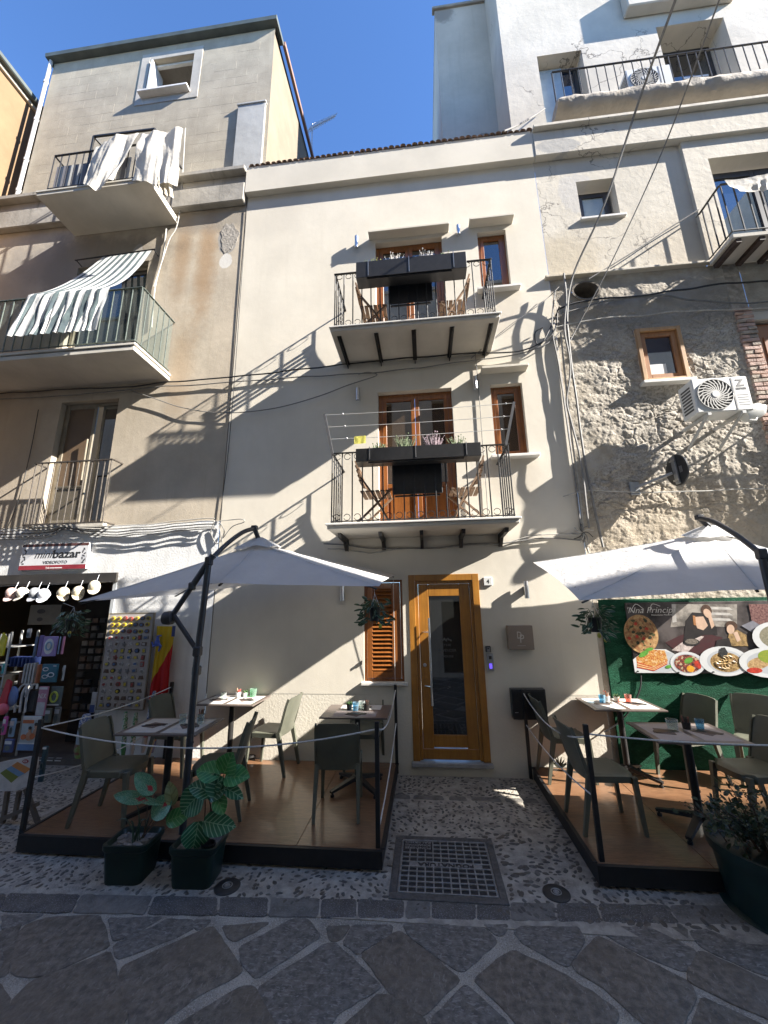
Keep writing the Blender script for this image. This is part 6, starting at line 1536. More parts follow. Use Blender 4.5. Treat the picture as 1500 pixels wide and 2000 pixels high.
pack(72, 1458, 92, 1528, -1.20, .03, 'dark teal pack with a diving mask hanging by the corner post', 'packet', col('deepteal', (.03, .07, .085)), prints=[('ring', .5, .45, .3, .1, col('murk', (.10, .13, .13))), ('r', .5, .95, .45, .03, W_)])
t = thing('skimboard', 'white skimboard with green blue and orange stripes leaning by the deck corner', 'skimboard', W(30, 1560, -1.35))
mb = MB(); q = [W(*p, -1.42) for p in ((-60, 1520), (-40, 1500), (10, 1487), (60, 1478), (72, 1480), (70, 1500), (55, 1535), (30, 1545), (-30, 1545), (-62, 1540))]; mb.prism([(p.x, p.z) for p in q], -1.42, -1.395, 'y'); mb.build('board', col('boardwhite', (.50, .48, .47)), t)
for quad_, c in ((((0, 1510), (12, 1502), (36, 1517), (22, 1529)), (.16, .19, .03)), (((12, 1502), (22, 1496), (48, 1511), (36, 1517)), (.14, .25, .40)), (((22, 1496), (34, 1488), (60, 1502), (48, 1511)), (.48, .19, .05))):
    mb = MB(); mb.prism([(W(*p, -1.422).x, W(*p, -1.422).z) for p in quad_], -1.4215, -1.4202, 'y'); mb.build('stripe', M('board_stripe_%d' % int(c[0] * 100), c, .45, .08, 10), t)
c = W(50, 1487, -1.42); mb = MB(); mb.disc(c.x, c.z, .034, .018, -1.4222, -1.4202, 20); mb.build('red_badge', red_p, t)
mb = MB(); write(mb, 'RTX', c.x, c.z - .007, -1.4226, .015, .04, bold=.02); mb.build('lettering', wht, t)
wd = M('grey_timber', (.12, .10, .085), .8, .2, 6)
t = thing('display_easel', 'low grey timber stand under the skimboard', 'stand', W(30, 1600, -1.35))
for a, c in (((15, 1545), (5, 1610)), ((50, 1540), (70, 1640)), ((38, 1545), (28, 1600)), ((2, 1600), (75, 1570))):
    mb = MB(); a3, c3 = W(*a, -1.38), W(*c, -1.36); c3.z = max(c3.z, .012); mb.beam(a3, c3, .035, .03, (0, 1, 0)); mb.build('batten', wd, t)
# bagged beach mats and parasols standing by the shop
def roll(pxa, pya, pxb, pyb, y, r, cols, lab, cat, name):
    a, c = W(pxa, pya, y), W(pxb, pyb, y); t = thing(name, lab, cat, c)
    for k in range(len(cols)):
        p, q = a.lerp(c, k / len(cols)), a.lerp(c, (k + 1) / len(cols)); mb = MB(); mb.tube([p, p.lerp(q, .5), q], [r * (.6 if k == 0 else .95), r, r * (.9 if k < len(cols) - 1 else .6)], 10); mb.build('wrapped_fabric', cols[k], t, smooth=True)
    return t
gw = M('green_leaf_print_fabric', (.10, .26, .12), .7, .3, 30, extra=lambda s, c: s.mix(s.ramp(s.noise(s.pos(), 45, 3), .48, .55), c, (.55, .55, .5)))
bw = M('blue_print_fabric', (.12, .17, .33), .7, .3, 30, extra=lambda s, c: s.mix(s.ramp(s.noise(s.pos(), 50, 3), .5, .57), c, (.55, .55, .55)))
roll(170, 1395, 154, 1480, -.35, .07, [bw, col('clearbag', (.34, .40, .46)), M('multicolour_print', (.45, .10, .12), .6, .5, 25, col2=(.2, .4, .12))], 'bagged blue and multicoloured bodyboard leaning beside the magnet board', 'bodyboard', 'bodyboard')
pack(174, 1352, 189, 1392, -.30, .02, 'grey and navy card pack hanging beside the magnet board', 'packet', col('cardgrey', (.36, .36, .36)), prints=[('r', .5, .2, .48, .18, col('navy', (.03, .05, .16)))])
roll(246, 1390, 240, 1480, -.35, .028, [gw, gw, col('green', (.06, .22, .08))], 'green leaf-print rolled parasol nearer the magnet board', 'rolled parasol', 'rolled_parasol')
roll(266, 1392, 256, 1480, -.33, .028, [gw, gw, col('lightgrey', (.45, .44, .45))], 'green leaf-print rolled parasol behind the shop-end chair', 'rolled parasol', 'rolled_parasol')
roll(302, 1350, 278, 1470, -.28, .030, [bw, bw, col('pinkstripe', (.42, .12, .14)), col('lightgrey', (.45, .44, .45))], 'blue print rolled parasol below the flag', 'rolled parasol', 'rolled_parasol')
roll(318, 1355, 296, 1470, -.26, .032, [W_, bw, col('yellow2', (.45, .36, .05)), OR, col('navy2', (.05, .06, .18))], 'rolled parasol banded white blue yellow and orange below the flag', 'rolled parasol', 'rolled_parasol')
# magnet board
t = thing('magnet_board', 'tall pale board covered with rows of souvenir magnets beside the shop opening', 'display board', (-4.15, -.1, .73))
mx0, mx1, mz0, mz1 = -4.44, -3.78, .74, 1.97
mb = MB(); mb.bev(mx0, mx1, -.12, -.09, mz0, mz1, .004); mb.build('board', M('pale_board_cloth', (.40, .37, .35), .8, .06, 4), t)
mb = MB(); pts_frame(mb, mx0 - .012, mx1 + .012, mz0 - .012, mz1 + .012, -.125, -.085, .012); mb.build('frame', alu, t)
shp = []
def star(n, r0, r1): return [((r0 if k % 2 else r1) * math.cos(PI * k / n), (r0 if k % 2 else r1) * math.sin(PI * k / n)) for k in range(2 * n)]
SHAPES = [[(.030 * math.cos(2 * PI * k / 14), .026 * math.sin(2 * PI * k / 14)) for k in range(14)], [(-.03, -.022), (.03, -.022), (.03, .022), (-.03, .022)], star(5, .018, .034), [(-.022, -.03), (.022, -.03), (.022, .03), (-.022, .03)], [(-.034, -.02), (.034, -.02), (.02, .022), (-.02, .022)], [(-.03, .0), (-.015, -.028), (.018, -.026), (.032, .004), (.015, .026), (-.018, .024)]]
MC = {'yellow': (.52, .40, .03), 'ceramic': (.44, .42, .40), 'brown': (.13, .085, .06), 'red': (.30, .05, .04), 'blue': (.08, .13, .25), 'grey': (.22, .21, .20), 'black': (.03, .03, .03)}
MM = {k: M('magnet_' + k, c, .35, .4, 70) for k, c in MC.items()}
mesh_cache = {}
rows = ['yyrryby', 'yyyybby', 'yybrbyb', 'ccccgbg', 'ccgcgb', 'cggKKg', 'crgcgb', 'gbcccr', 'bKgggc', 'gcgcgb', 'ccrgbg', 'ccKcgb', 'cgbbKg', 'gbcbgg']
full = dict(y='yellow', r='red', b='brown', c='ceramic', g='grey', K='black')
for j, row in enumerate(rows):
    for i, ch in enumerate(row):
        si = (0 if j < 3 else rnd.randrange(6)); key = (si, full[ch])
        if key not in mesh_cache:
            mb = MB(); mb.prism(SHAPES[si], -.014, 0, 'y'); mb.prism([(x * .6, z * .6) for x, z in SHAPES[si]], -.020, -.013, 'y', 1)
            me = mb.mesh('magnet'); me.materials.append(MM[full[ch]]); me.materials.append(MM[('ceramic', 'brown', 'blue', 'red', 'yellow', 'grey')[(si + len(mesh_cache)) % 6] if ch != 'y' else 'brown'])
            for p, q in zip(me.polygons, mb.mi): p.material_index = q
            mesh_cache[key] = me
        put(mesh_cache[key], 'magnet', t, (mx0 + .07 + i * (.088 if len(row) == 7 else .103) + rnd.uniform(-.006, .006), -.1205, mz1 - .065 - j * .0855 + rnd.uniform(-.005, .005)), (0, rnd.uniform(-.15, .15), 0), (1.1, 1, 1.1))
# flag
yel, rdm = (.62, .42, .02), (.48, .015, .015)
def flagm(s, c):
    p = s.xyz(s.pos()); d = s.math('SUBTRACT', s.math('MULTIPLY', s.math('SUBTRACT', p[0], -3.58), 1.9), s.math('SUBTRACT', p[2], 1.33))
    return s.mix(s.ramp(d, -.01, .01), yel, rdm)
fm = M('yellow_and_red_flag_cloth', (.5, .2, .02), .8, 0, 4, trans=.25, extra=flagm, bump=.3, bs=20)
t = thing('flag', 'yellow and red flag with a blue emblem hanging beside the magnet board', 'flag', (-3.58, -.1, .75))
cloth([(-3.73, -.09, 1.80), (-3.46, -.09, 1.79)], [(-3.72, -.10, .78), (-3.46, -.10, .90)], 26, 18, .022, 3.5, 12).build('cloth', fm, t, smooth=True, rec=False)
mb = MB(); cx, cz = -3.655, 1.58
for k in range(3):
    a = PI / 2 + k * 2 * PI / 3; p0 = Vector((cx, -.15, cz)); p1 = p0 + Vector((.06 * math.cos(a), 0, .09 * math.sin(a))); p2 = p1 + Vector((.045 * math.cos(a - 1.5), 0, .07 * math.sin(a - 1.5))); mb.tube([p0, p1, p2], [.026, .018, .010], 6)
mb.disc(cx, cz, .034, .042, -.165, -.14, 14); mb.build('emblem', M('blue_flag_emblem', (.06, .10, .38), .7, .5, 50), t)
mb = MB(); mb.box(-3.475, -3.43, -.13, -.125, 1.66, 1.80); mb.build('label_card', col('navy', (.03, .05, .16)), t)
# dim shelves of goods inside
inn = [M('dim_box_' + n, c, .7, .3, 10) for n, c in (('grey', (.16, .15, .14)), ('brown', (.12, .08, .06)), ('dark', (.06, .06, .06)))]
t = thing('wall_display', 'dark wall of small boxed souvenirs deep inside the shop', 'display', (-4.8, .5, .2))
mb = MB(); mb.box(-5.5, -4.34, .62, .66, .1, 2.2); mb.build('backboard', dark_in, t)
for j in range(13):
    for i in range(9):
        if rnd.random() < .8: mb = MB(); x, z = -5.42 + i * .125, .45 + j * .115; mb.bev(x, x + .095, .56, .619, z, z + .07, .004); mb.build('souvenir_box', inn[(i + j) % 3], t)
t = thing('cardboard_sign', 'grey cardboard panel with dark shapes behind the caps inside the shop', 'panel', (-6.1, .3, 1.8))
mb = MB(); mb.bev(-6.15, -5.62, .30, .33, 1.82, 2.12, .004); mb.build('panel', M('dim_card', (.15, .145, .13), .8, .1, 6), t)
mb = MB(); mb.disc(-5.95, 2.02, .07, .035, .296, .299, 16); mb.disc(-5.95, 1.90, .05, .03, .296, .299, 16); mb.build('print', DK, t)

# ------------------------------------------------------------------ food poster
PX = lambda px, py: (W(px, py, -.065).x, W(px, py, -.065).z)
t = thing('food_poster', 'wide food poster of pasta plates and two women, on the turf wall', 'poster', (3.4, -.06, 1.2))
pz0, pz1, px0_, px1_ = 1.185, 2.015, 2.49, 5.1
mb = MB(); mb.bev(px0_, px1_, -.060, -.031, pz0, pz1, .003); mb.build('panel', M('poster_ground_dark', (.045, .034, .030), .35, .5, 5, col2=(.10, .085, .08)), t)
layer = [0]
def pr(name, mat, poly=None, disc=None, rot=0):
    layer[0] += 1; y1 = -.0602 - layer[0] * .00025; mb = MB()
    if poly: mb.prism([PX(*p) for p in poly], y1 - .0002, y1, 'y')
    else:
        px, py, rx, ry = disc; x, z = PX(px, py); mb.disc(x, z, rx * .0060, ry * .0062, y1 - .0002, y1, 26, 0, rot)
    return mb.build(name, mat, t)
def food(name, a, b_, sc=55, c3=None, d=(0, 0, 0)):
    return M(name, a, .4, .3, sc, col2=b_, det=6, extra=(lambda s, c: s.mix(s.ramp(s.noise(s.pos(), sc * .55, 3), .55, .6), c, c3)) if c3 else None)
plate = M('print_white_plate', (.56, .57, .57), .4, .04, 6); plate2 = M('print_plate_shade', (.42, .44, .46), .4, .05, 6)
pr('printed_wall', M('print_grey_stone', (.18, .16, .14), .4, .5, 9, col2=(.34, .31, .27)), [(1318, 1180), (1440, 1180), (1440, 1225), (1345, 1222), (1310, 1225)])
for k in range(3): pr('printed_stair', M('print_pale_step', (.42, .40, .37), .4, .2, 12), [(1388, 1185 + k * 11), (1425, 1186 + k * 11), (1432, 1191 + k * 11), (1385, 1190 + k * 11)])
pr('printed_column', M('print_pale_step', (.42, .40, .37)), [(1312, 1180), (1320, 1180), (1322, 1215), (1314, 1216)])
pr('printed_tablecloth', M('print_red_cloth', (.15, .035, .04), .4, .6, 30, col2=(.05, .02, .02)), [(1300, 1255), (1330, 1240), (1372, 1236), (1412, 1245), (1400, 1285), (1330, 1280)])
pr('printed_runner', M('print_pale_runner', (.45, .38, .35), .4, .35, 40), [(1312, 1270), (1352, 1240), (1376, 1243), (1342, 1275)])
skin = M('print_skin', (.52, .36, .26), .4, .1, 20); blkp = M('print_black_dress', (.018, .014, .013), .4, .3, 10); hr = M('print_brown_hair', (.07, .035, .02), .4, .3, 30)
pr('printed_dress', blkp, [(1334, 1258), (1340, 1212), (1352, 1196), (1380, 1198), (1400, 1226), (1402, 1240), (1375, 1240)]); pr('printed_bodice', skin, [(1355, 1205), (1374, 1204), (1383, 1222), (1374, 1231), (1362, 1227)])
pr('printed_hair', hr, disc=(1380, 1192, 10, 11)); pr('printed_face', skin, disc=(1382, 1198, 7, 9), rot=.3); pr('printed_arm', skin, [(1383, 1205), (1390, 1204), (1396, 1222), (1390, 1228)]); pr('printed_sleeve', M('print_orange_cloth', (.35, .16, .06), .4, .3, 20), [(1353, 1202), (1358, 1203), (1360, 1222), (1355, 1220)])
pr('printed_dress', M('print_ochre_dress', (.26, .17, .07), .4, .5, 25), [(1418, 1262), (1424, 1238), (1440, 1230), (1458, 1240), (1462, 1262)]); pr('printed_hair', hr, disc=(1429, 1222, 11, 9)); pr('printed_face', skin, disc=(1427, 1229, 7, 9), rot=-.4); pr('printed_neck', skin, [(1432, 1236), (1440, 1233), (1447, 1250), (1440, 1254)]); pr('printed_sleeve', blkp, [(1400, 1250), (1424, 1246), (1430, 1264), (1396, 1266)])
pr('printed_pan', M('print_dark_pan', (.02, .018, .016), .4, .1, 10), disc=(1351, 1254, 15, 7)); pr('printed_cups', food('print_tray_food', (.35, .3, .25), (.06, .05, .04), 90), disc=(1351, 1253, 12, 5))
pr('printed_meat', food('print_cured_meat', (.10, .03, .03), (.26, .14, .12), 45), [(1462, 1180), (1560, 1180), (1560, 1225), (1490, 1222), (1468, 1212)]); pr('printed_board', M('print_slate_board', (.20, .20, .23), .4, .2, 10), [(1448, 1222), (1470, 1212), (1490, 1224), (1470, 1236)])
pr('printed_crust', food('print_pizza_crust', (.34, .17, .06), (.52, .33, .15), 25), disc=(1252, 1238, 33, 37)); pr('printed_pizza', food('print_pizza_top', (.30, .10, .035), (.46, .30, .13), 26, (.06, .06, .02)), disc=(1250, 1237, 29, 33))
for k in range(11):
    a, r = k * 2.4, 7 + 2.0 * k; pr('printed_topping', (M('print_olive', (.03, .035, .015), .4, .3, 40), M('print_tomato', (.42, .04, .02), .4, .3, 40))[k % 2], disc=(1250 + r * .9 * math.cos(a), 1237 + r * math.sin(a), 3.5, 2.8), rot=a)
pr('printed_plate', plate, [(1240, 1314), (1236, 1288), (1262, 1268), (1300, 1268), (1326, 1282), (1345, 1314)]); pr('printed_plate_well', plate2, disc=(1288, 1292, 42, 20))
las = food('print_lasagna', (.50, .10, .015), (.62, .36, .10), 60, (.60, .42, .22)); pr('printed_lasagna', las, [(1242, 1284), (1262, 1268), (1298, 1270), (1304, 1290), (1278, 1309), (1244, 1298)])
for k in range(5): pr('printed_layer', (M('print_tomato', (.42, .04, .02)), M('print_cheese', (.62, .46, .20), .4, .2, 30))[k % 2], [(1244, 1293 + k * 2.2), (1277, 1303 + k * 1.4), (1303, 1290 + k * 1.3), (1303, 1292 + k * 1.3), (1277, 1305 + k * 1.4), (1244, 1295 + k * 2.2)])
lf = M('print_basil', (.10, .28, .04), .4, .25, 30); pr('printed_basil', lf, disc=(1257, 1277, 11, 4.5), rot=.5); pr('printed_basil', lf, disc=(1268, 1268, 8, 3), rot=.2); pr('printed_basil', lf, disc=(1305, 1302, 6, 3), rot=.2)
pr('printed_bowl', plate, disc=(1342, 1296, 32, 22)); pr('printed_bowl_well', plate2, disc=(1342, 1296, 27, 18)); pr('printed_mussels', food('print_mussels', (.02, .015, .02), (.32, .07, .04), 45, (.45, .35, .22)), disc=(1342, 1296, 25, 16.5)); pr('printed_basil', lf, disc=(1344, 1290, 9, 5), rot=.4); pr('printed_orange_shell', M('print_orange', (.62, .28, .02), .4, .2, 30), disc=(1348, 1306, 7, 6)); pr('printed_tomato', M('print_tomato', (.42, .04, .02)), disc=(1362, 1298, 5, 8), rot=.4)
pr('printed_plate', plate, disc=(1414, 1291, 46, 27)); pr('printed_plate_well', plate2, disc=(1416, 1292, 34, 21)); pr('printed_pasta', food('print_brown_pasta', (.20, .11, .035), (.46, .31, .13), 50), disc=(1417, 1293, 29, 18))
for k in range(16):
    a = k * 1.7; layer[0] += .3; y1 = -.0602 - layer[0] * .00025; x, z = PX(1417 + 13 * math.cos(a), 1293 + 8 * math.sin(a)); mb = MB(); mb.tube([(x + .05 * math.cos(q + a), y1 - .001, z + .03 * math.sin(q + a)) for q in [i * .5 for i in range(8)]], .0045, 4); mb.build('printed_strand', (M('print_strand', (.50, .34, .14), .4, .2, 30), M('print_strand_dark', (.30, .18, .07), .4, .2, 30))[k % 2], t)
layer[0] += 12; pr('printed_mushroom', M('print_truffle', (.03, .03, .028), .4, .3, 40), [(1403, 1278), (1406, 1265), (1414, 1264), (1420, 1274), (1418, 1282), (1408, 1283)])
pr('printed_plate', plate, disc=(1515, 1246, 44, 30)); pr('printed_pasta', food('print_pale_pasta', (.42, .38, .28), (.16, .15, .09), 50), disc=(1518, 1244, 34, 22))
pr('printed_plate', plate, disc=(1500, 1294, 54, 27)); pr('printed_plate_well', plate2, disc=(1502, 1294, 42, 20)); pr('printed_fish', food('print_fish', (.36, .20, .08), (.55, .38, .18), 40), disc=(1480, 1295, 22, 10), rot=.25); pr('printed_salad', food('print_salad', (.40, .42, .04), (.16, .26, .03), 60), disc=(1500, 1282, 20, 12)); pr('printed_tomato', M('print_tomato', (.42, .04, .02)), disc=(1472, 1309, 14, 5))
lay = -.0602 - layer[0] * .00025 - .001
wp = M('print_white_script', (.60, .58, .54), .4, .05, 10)
mb = MB(); x, z = PX(1272, 1197); write(mb, "'Nna Principi", x, z, lay, .072, .56, shear=.35, bold=-.008); mb.build('lettering', wp, t)
for (a, c, b_) in (((1230, 1196), (1240, 1180), (1256, 1190)), ((1268, 1196), (1272, 1180), (1288, 1184))):
    mb = MB(); mb.tube(spline([(PX(*p)[0], lay, PX(*p)[1]) for p in (a, c, b_)], 6), .003, 4); mb.build('flourish', wp, t)
mb = MB(); x, z = PX(1291, 1200); write(mb, 'Ristorante Pizzeria', x, z - .012, lay, .015, .24, bold=.01); mb.build('lettering', wp, t)
for px, py in ((1245, 1311), (1392, 1312), (1324, 1313), (1228, 1183)):
    mb = MB(); x, z = PX(px, py); mb.disc(x, z, .008, .008, lay - .004, -.06, 10); mb.build('screw', iron, t)

# ------------------------------------------------------------------ iron covers in the pavement
cast = M('cast_iron', (.10, .095, .09), .55, .3, 30, bump=.8, bs=90, bd=.003, metal=.2); cast_d = M('cast_iron_recess', (.030, .028, .027), .75, .4, 40)
t = thing('sewer_cover', 'square cast iron sewer cover with a grid and the word FOGNATURA', 'manhole cover', (.075, -1.7, 0))
mx0, mx1, my0, my1 = -.345, .495, -2.085, -1.305
mb = MB(); pts_m = ((mx0, mx1, my0, my0 + .055), (mx0, mx1, my1 - .055, my1), (mx0, mx0 + .055, my0 + .055, my1 - .055), (mx1 - .055, mx1, my0 + .055, my1 - .055))
for a in pts_m: mb.bev(a[0], a[1], a[2], a[3], -.02, .016, .003)
mb.build('frame', cast, t)
ix0, ix1, iy0, iy1 = mx0 + .068, mx1 - .068, my0 + .068, my1 - .068
mb = MB(); mb.box(ix0, ix1, iy0, iy1, -.02, .008); mb.build('plate', cast_d, t)
NX_, NY_ = 11, 11; dx, dy = (ix1 - ix0) / NX_, (iy1 - iy0) / NY_
bx = MB(); bx.bev(-.0055, .0055, 0, 1, .007, .019, .0025); 
cast_l = M('worn_cast_iron', (.27, .26, .245), .5, .25, 30, metal=.3, bump=.5, bs=80, bd=.002)
midr = (iy0 + dy * 5.0, iy0 + dy * 6.0)
def barx(y, x0, x1): mb = MB(); mb.bev(x0, x1, y - .0055, y + .0055, .007, .019, .0025); mb.build('grid_bar', cast_l, t)
def bary(x, y0, y1): mb = MB(); mb.bev(x - .0055, x + .0055, y0, y1, .007, .0188, .0025); mb.build('grid_bar', cast_l, t)
for j in range(NY_ + 1):
    y = iy0 + j * dy; barx(y, ix0, ix1 if j < 9 or j == NY_ else ix1) if j not in (9, 10) else barx(y, ix0 + 4 * dx, ix1)
for i in range(NX_ + 1):
    x = ix0 + i * dx
    if i in (0, NX_): bary(x, iy0, iy1)
    else: bary(x, iy0, midr[0]); bary(x, midr[1], iy1 if i >= 4 else iy0 + 9 * dy)
mb = MB(); mb.box(ix0 + dx, ix1 - dx, midr[0] + .004, midr[1] - .004, .008, .014); mb.build('name_bar', cast_l, t)
def ground_text(mb, s_, x, y, h, w, z, bold=.02):
    tt, a, b_ = letters(s_, 1.0, 0, bold, depth=.03); sc = h / .7
    tt.xf(Matrix.Translation((x, y, z)) @ Matrix.Rotation(PI, 4, 'Z') @ Matrix.Diagonal((w / (b_ - a), sc, sc, 1)) @ Matrix.Translation((-(a + b_) / 2, 0, 0)))
    k = len(mb.v); mb.v += tt.v; mb.f += [[i + k for i in f] for f in tt.f]; mb.mi += [0] * len(tt.f)
mb = MB(); ground_text(mb, 'FOGNATURA', (ix0 + ix1) / 2 + .0, midr[1] - .010, .045, .44, .0155); mb.build('lettering', cast_d, t)
for k, w_ in enumerate(('FONDERIE', 'BONACCORSI', 'PALERMO')):
    mb = MB(); ground_text(mb, w_, ix0 + 2 * dx, iy0 + dy * 9.62 + k * .040 - .005, .026, .22, .010, .03); mb.build('lettering', cast_l, t)
for (x, y, lab) in ((-1.555, -2.055, 'dark round ground light in the pavement beside the second green planter'), (.85, -1.935, 'dark round ground light in the pavement beside the sewer cover')):
    t = thing('ground_light', lab, 'ground light', (x, y, 0), 'round ground lights in the pavement')
    mb = MB(); mb.lathe((x, y, 0), [(.094, -.01), (.094, .012), (.086, .017), (.03, .017)], 30); mb.build('rim', M('black_cast_rim', (.028, .027, .026), .5, .2, 30), t, smooth=40)
    for r in (.034, .018): mb = MB(); mb.tube([(x + r * math.cos(2 * PI * k / 20), y + r * math.sin(2 * PI * k / 20), .018) for k in range(21)], .004, 5); mb.build('ring', cast_l, t)
    mb = MB(); mb.lathe((x, y, 0), [(.012, .016), (.012, .021), (.006, .022)], 12); mb.build('bolt', cast_l, t)

# ------------------------------------------------------------------ plants
pot_green = M('dark_green_plastic', (.005, .018, .015), .42, .2, 6)
def trough(x, y, w, d, h, ang, label, fill):
    t = thing('planter', label, 'planter', (x, y, 0)); t.rotation_euler = (0, 0, 0); m = Matrix.Translation((x, y, 0)) @ Matrix.Rotation(ang, 4, 'Z')
    def ring(s_, z, ins=0):
        W2, D2 = w / 2 * s_ - ins, d / 2 * s_ - ins; r = .045; out = []
        for cx, cy, a0 in ((W2 - r, D2 - r, 0), (-W2 + r, D2 - r, PI / 2), (-W2 + r, -D2 + r, PI), (W2 - r, -D2 + r, 1.5 * PI)):
            for q in range(5): a = a0 + q * PI / 8; out.append(m @ Vector((cx + r * math.cos(a), cy + r * math.sin(a), z)))
        return out
    mb = MB(); rings = [ring(.86, .004), ring(.88, .02), ring(.98, h - .05), ring(1.0, h - .048), ring(1.06, h - .03), ring(1.06, h), ring(1.06, h, .018), ring(.98, h - .04, .018)]; n = 20
    vs = [v for r in rings for v in r]; fs = [tuple(range(n))[::-1]]
    for k in range(len(rings) - 1):
        for i in range(n): fs.append((k * n + i, k * n + (i + 1) % n, (k + 1) * n + (i + 1) % n, (k + 1) * n + i))
    mb.add(vs, fs); mb.build('trough', pot_green, t, smooth=40)
    mb = MB(); mb.add(ring(.99, h - .035, .015), [tuple(range(n))]); mb.build('soil', M('grey_grit', (.17, .155, .135), .95, .4, 40, bump=1, bs=90, bd=.01), t)
    for k in range(fill):
        p = m @ Vector((rnd.uniform(-.4, .4) * w, rnd.uniform(-.4, .4) * d, h - .03)); mb = MB(); mb.ball(p, rnd.uniform(.012, .026), 1.3, 1, .6, 8, 5); mb.build('pebble', M('pale_pebble', (.22, .20, .18), .8, .2, 20), t, smooth=True)
    return t
def leaf(par, base, tip, wid, mat, curl=.12, face=None, name='leaf', K=8, wave=0):
    """one blade with a folded midrib, an arching length and its outline; mesh in its own space so the veins follow the blade"""
    base, tip = Vector(base), Vector(tip); d = tip - base; Ln = d.length; ydir = d.normalized(); fc = (face or (CAM - base)).normalized()
    z = (fc - ydir * fc.dot(ydir)).normalized(); x = ydir.cross(z); mb = MB(); vs = []
    for j in range(K + 1):
        v = j / K; hw = wid / 2 * (math.sin(PI * min(1, v * .96 + .04)) ** .62) * (1.12 - .35 * v)
        for i in range(5):
            u = (i - 2) / 2; vs.append((u * hw, v * Ln, -curl * Ln * (v ** 2) + abs(u) * hw * .28 + wave * math.sin(v * 12 + i) * .4))
    fs = []
    for j in range(K):
        for i in range(4): a = j * 5 + i; fs.append((a, a + 1, a + 6, a + 5))
    mb.add(vs, fs); me = mb.mesh(name); me.materials.append(mat)
    for p in me.polygons: p.use_smooth = True
    o = bpy.data.objects.new(name, me); COL.objects.link(o); o.parent = par
    m = Matrix((( x.x, ydir.x, z.x, 0), (x.y, ydir.y, z.y, 0), (x.z, ydir.z, z.z, 0), (0, 0, 0, 1)))
    o.matrix_local = Matrix.Translation(base - origin(par)) @ m
    return o
def veins(light, k=62, slope=1.0):
    def f(s, c):
        p = s.xyz(s.obj()); ax = s.math('ABSOLUTE', p[0]); w = s.math('SINE', s.math('MULTIPLY', s.math('SUBTRACT', p[1], s.math('MULTIPLY', ax, slope)), k * 6.28 / 2.2))
        ln = s.math('MAXIMUM', s.ramp(w, .55, .95), s.ramp(ax, .0035, .0012)); return s.mix(s.math('MULTIPLY', ln, .8), c, light)
    return f
calm = M('striped_calathea_leaf', (.022, .12, .055), .38, .25, 20, trans=.15, local=True, extra=veins((.24, .42, .27)))
calm2 = M('striped_calathea_leaf_fresh', (.04, .19, .05), .38, .25, 20, trans=.15, local=True, extra=veins((.14, .32, .12)))
def star_red(s, c):
    p = s.xyz(s.obj()); ax = s.math('ABSOLUTE', p[0]); ay = s.math('ABSOLUTE', s.math('SUBTRACT', p[1], .05)); d = s.math('ADD', s.math('MULTIPLY', ax, 2.0), s.math('MULTIPLY', ay, 1.2)); d = s.math('ADD', d, s.math('MULTIPLY', s.noise(s.obj(), 60, 3), .06))
    sp = s.ramp(s.noise(s.obj(), 150, 2), .5, .6); c = s.mix(s.math('MULTIPLY', sp, .6), c, (.30, .42, .28)); return s.mix(s.ramp(d, .085, .055), c, (.35, .02, .03))
cald = M('red_starred_caladium_leaf', (.07, .22, .12), .45, .25, 20, trans=.15, local=True, extra=star_red); oliv = M('pale_olive_leaf', (.20, .22, .09), .5, .2, 20, trans=.2, local=True, extra=veins((.12, .14, .05), 40))
stem_m = M('brown_red_stem', (.10, .06, .04), .6, .2, 20)
t = trough(-2.385, -1.985, .335, .275, .27, .06, 'dark green planter with grit, a red-starred caladium and thin grass blades', 14)
yl = -2.05
for base, tip, w, mt in (((302, 1548), (262, 1510), .13, cald), ((286, 1562), (216, 1552), .10, cald), ((335, 1560), (290, 1600), .17, cald), ((338, 1572), (330, 1528), .10, oliv), ((325, 1604), (372, 1586), .13, calm2), ((270, 1560), (318, 1570), .05, cald)):
    leaf(t, W(*base, yl), W(*tip, yl - .03), w, mt, .16, CAM - W(*base, yl) + Vector((rnd.uniform(-1.5, 1.5), 0, rnd.uniform(0, 2))), wave=.008)
for px, py in ((302, 1548), (286, 1562), (335, 1562), (338, 1572), (330, 1600)):
    mb = MB(); a = Vector((-2.32 + rnd.uniform(-.04, .04), -1.97, .24)); c = W(px, py, yl); mb.tube(spline([a, a.lerp(c, .5) + Vector((0, .02, .05)), c], 5), .0035, 5); mb.build('stem', stem_m, t)
for k in range(9):
    a = Vector((-2.36 + rnd.uniform(-.03, .03), -2.0 + rnd.uniform(-.03, .03), .245)); e = a + Vector((rnd.uniform(-.22, .12), rnd.uniform(-.05, .05), rnd.uniform(.08, .26))); mb = MB(); mb.tube(spline([a, a.lerp(e, .5) + Vector((0, 0, .07)), e], 5), [.005] * 8 + [.003, .002, .001], 4); mb.build('blade', M('dark_grass_blade', (.03, .06, .03), .5, .3, 20), t)
t = trough(-1.835, -1.985, .345, .275, .27, .05, 'dark green planter with a large striped-leaf plant beside the umbrella post', 3)
yl = -2.06
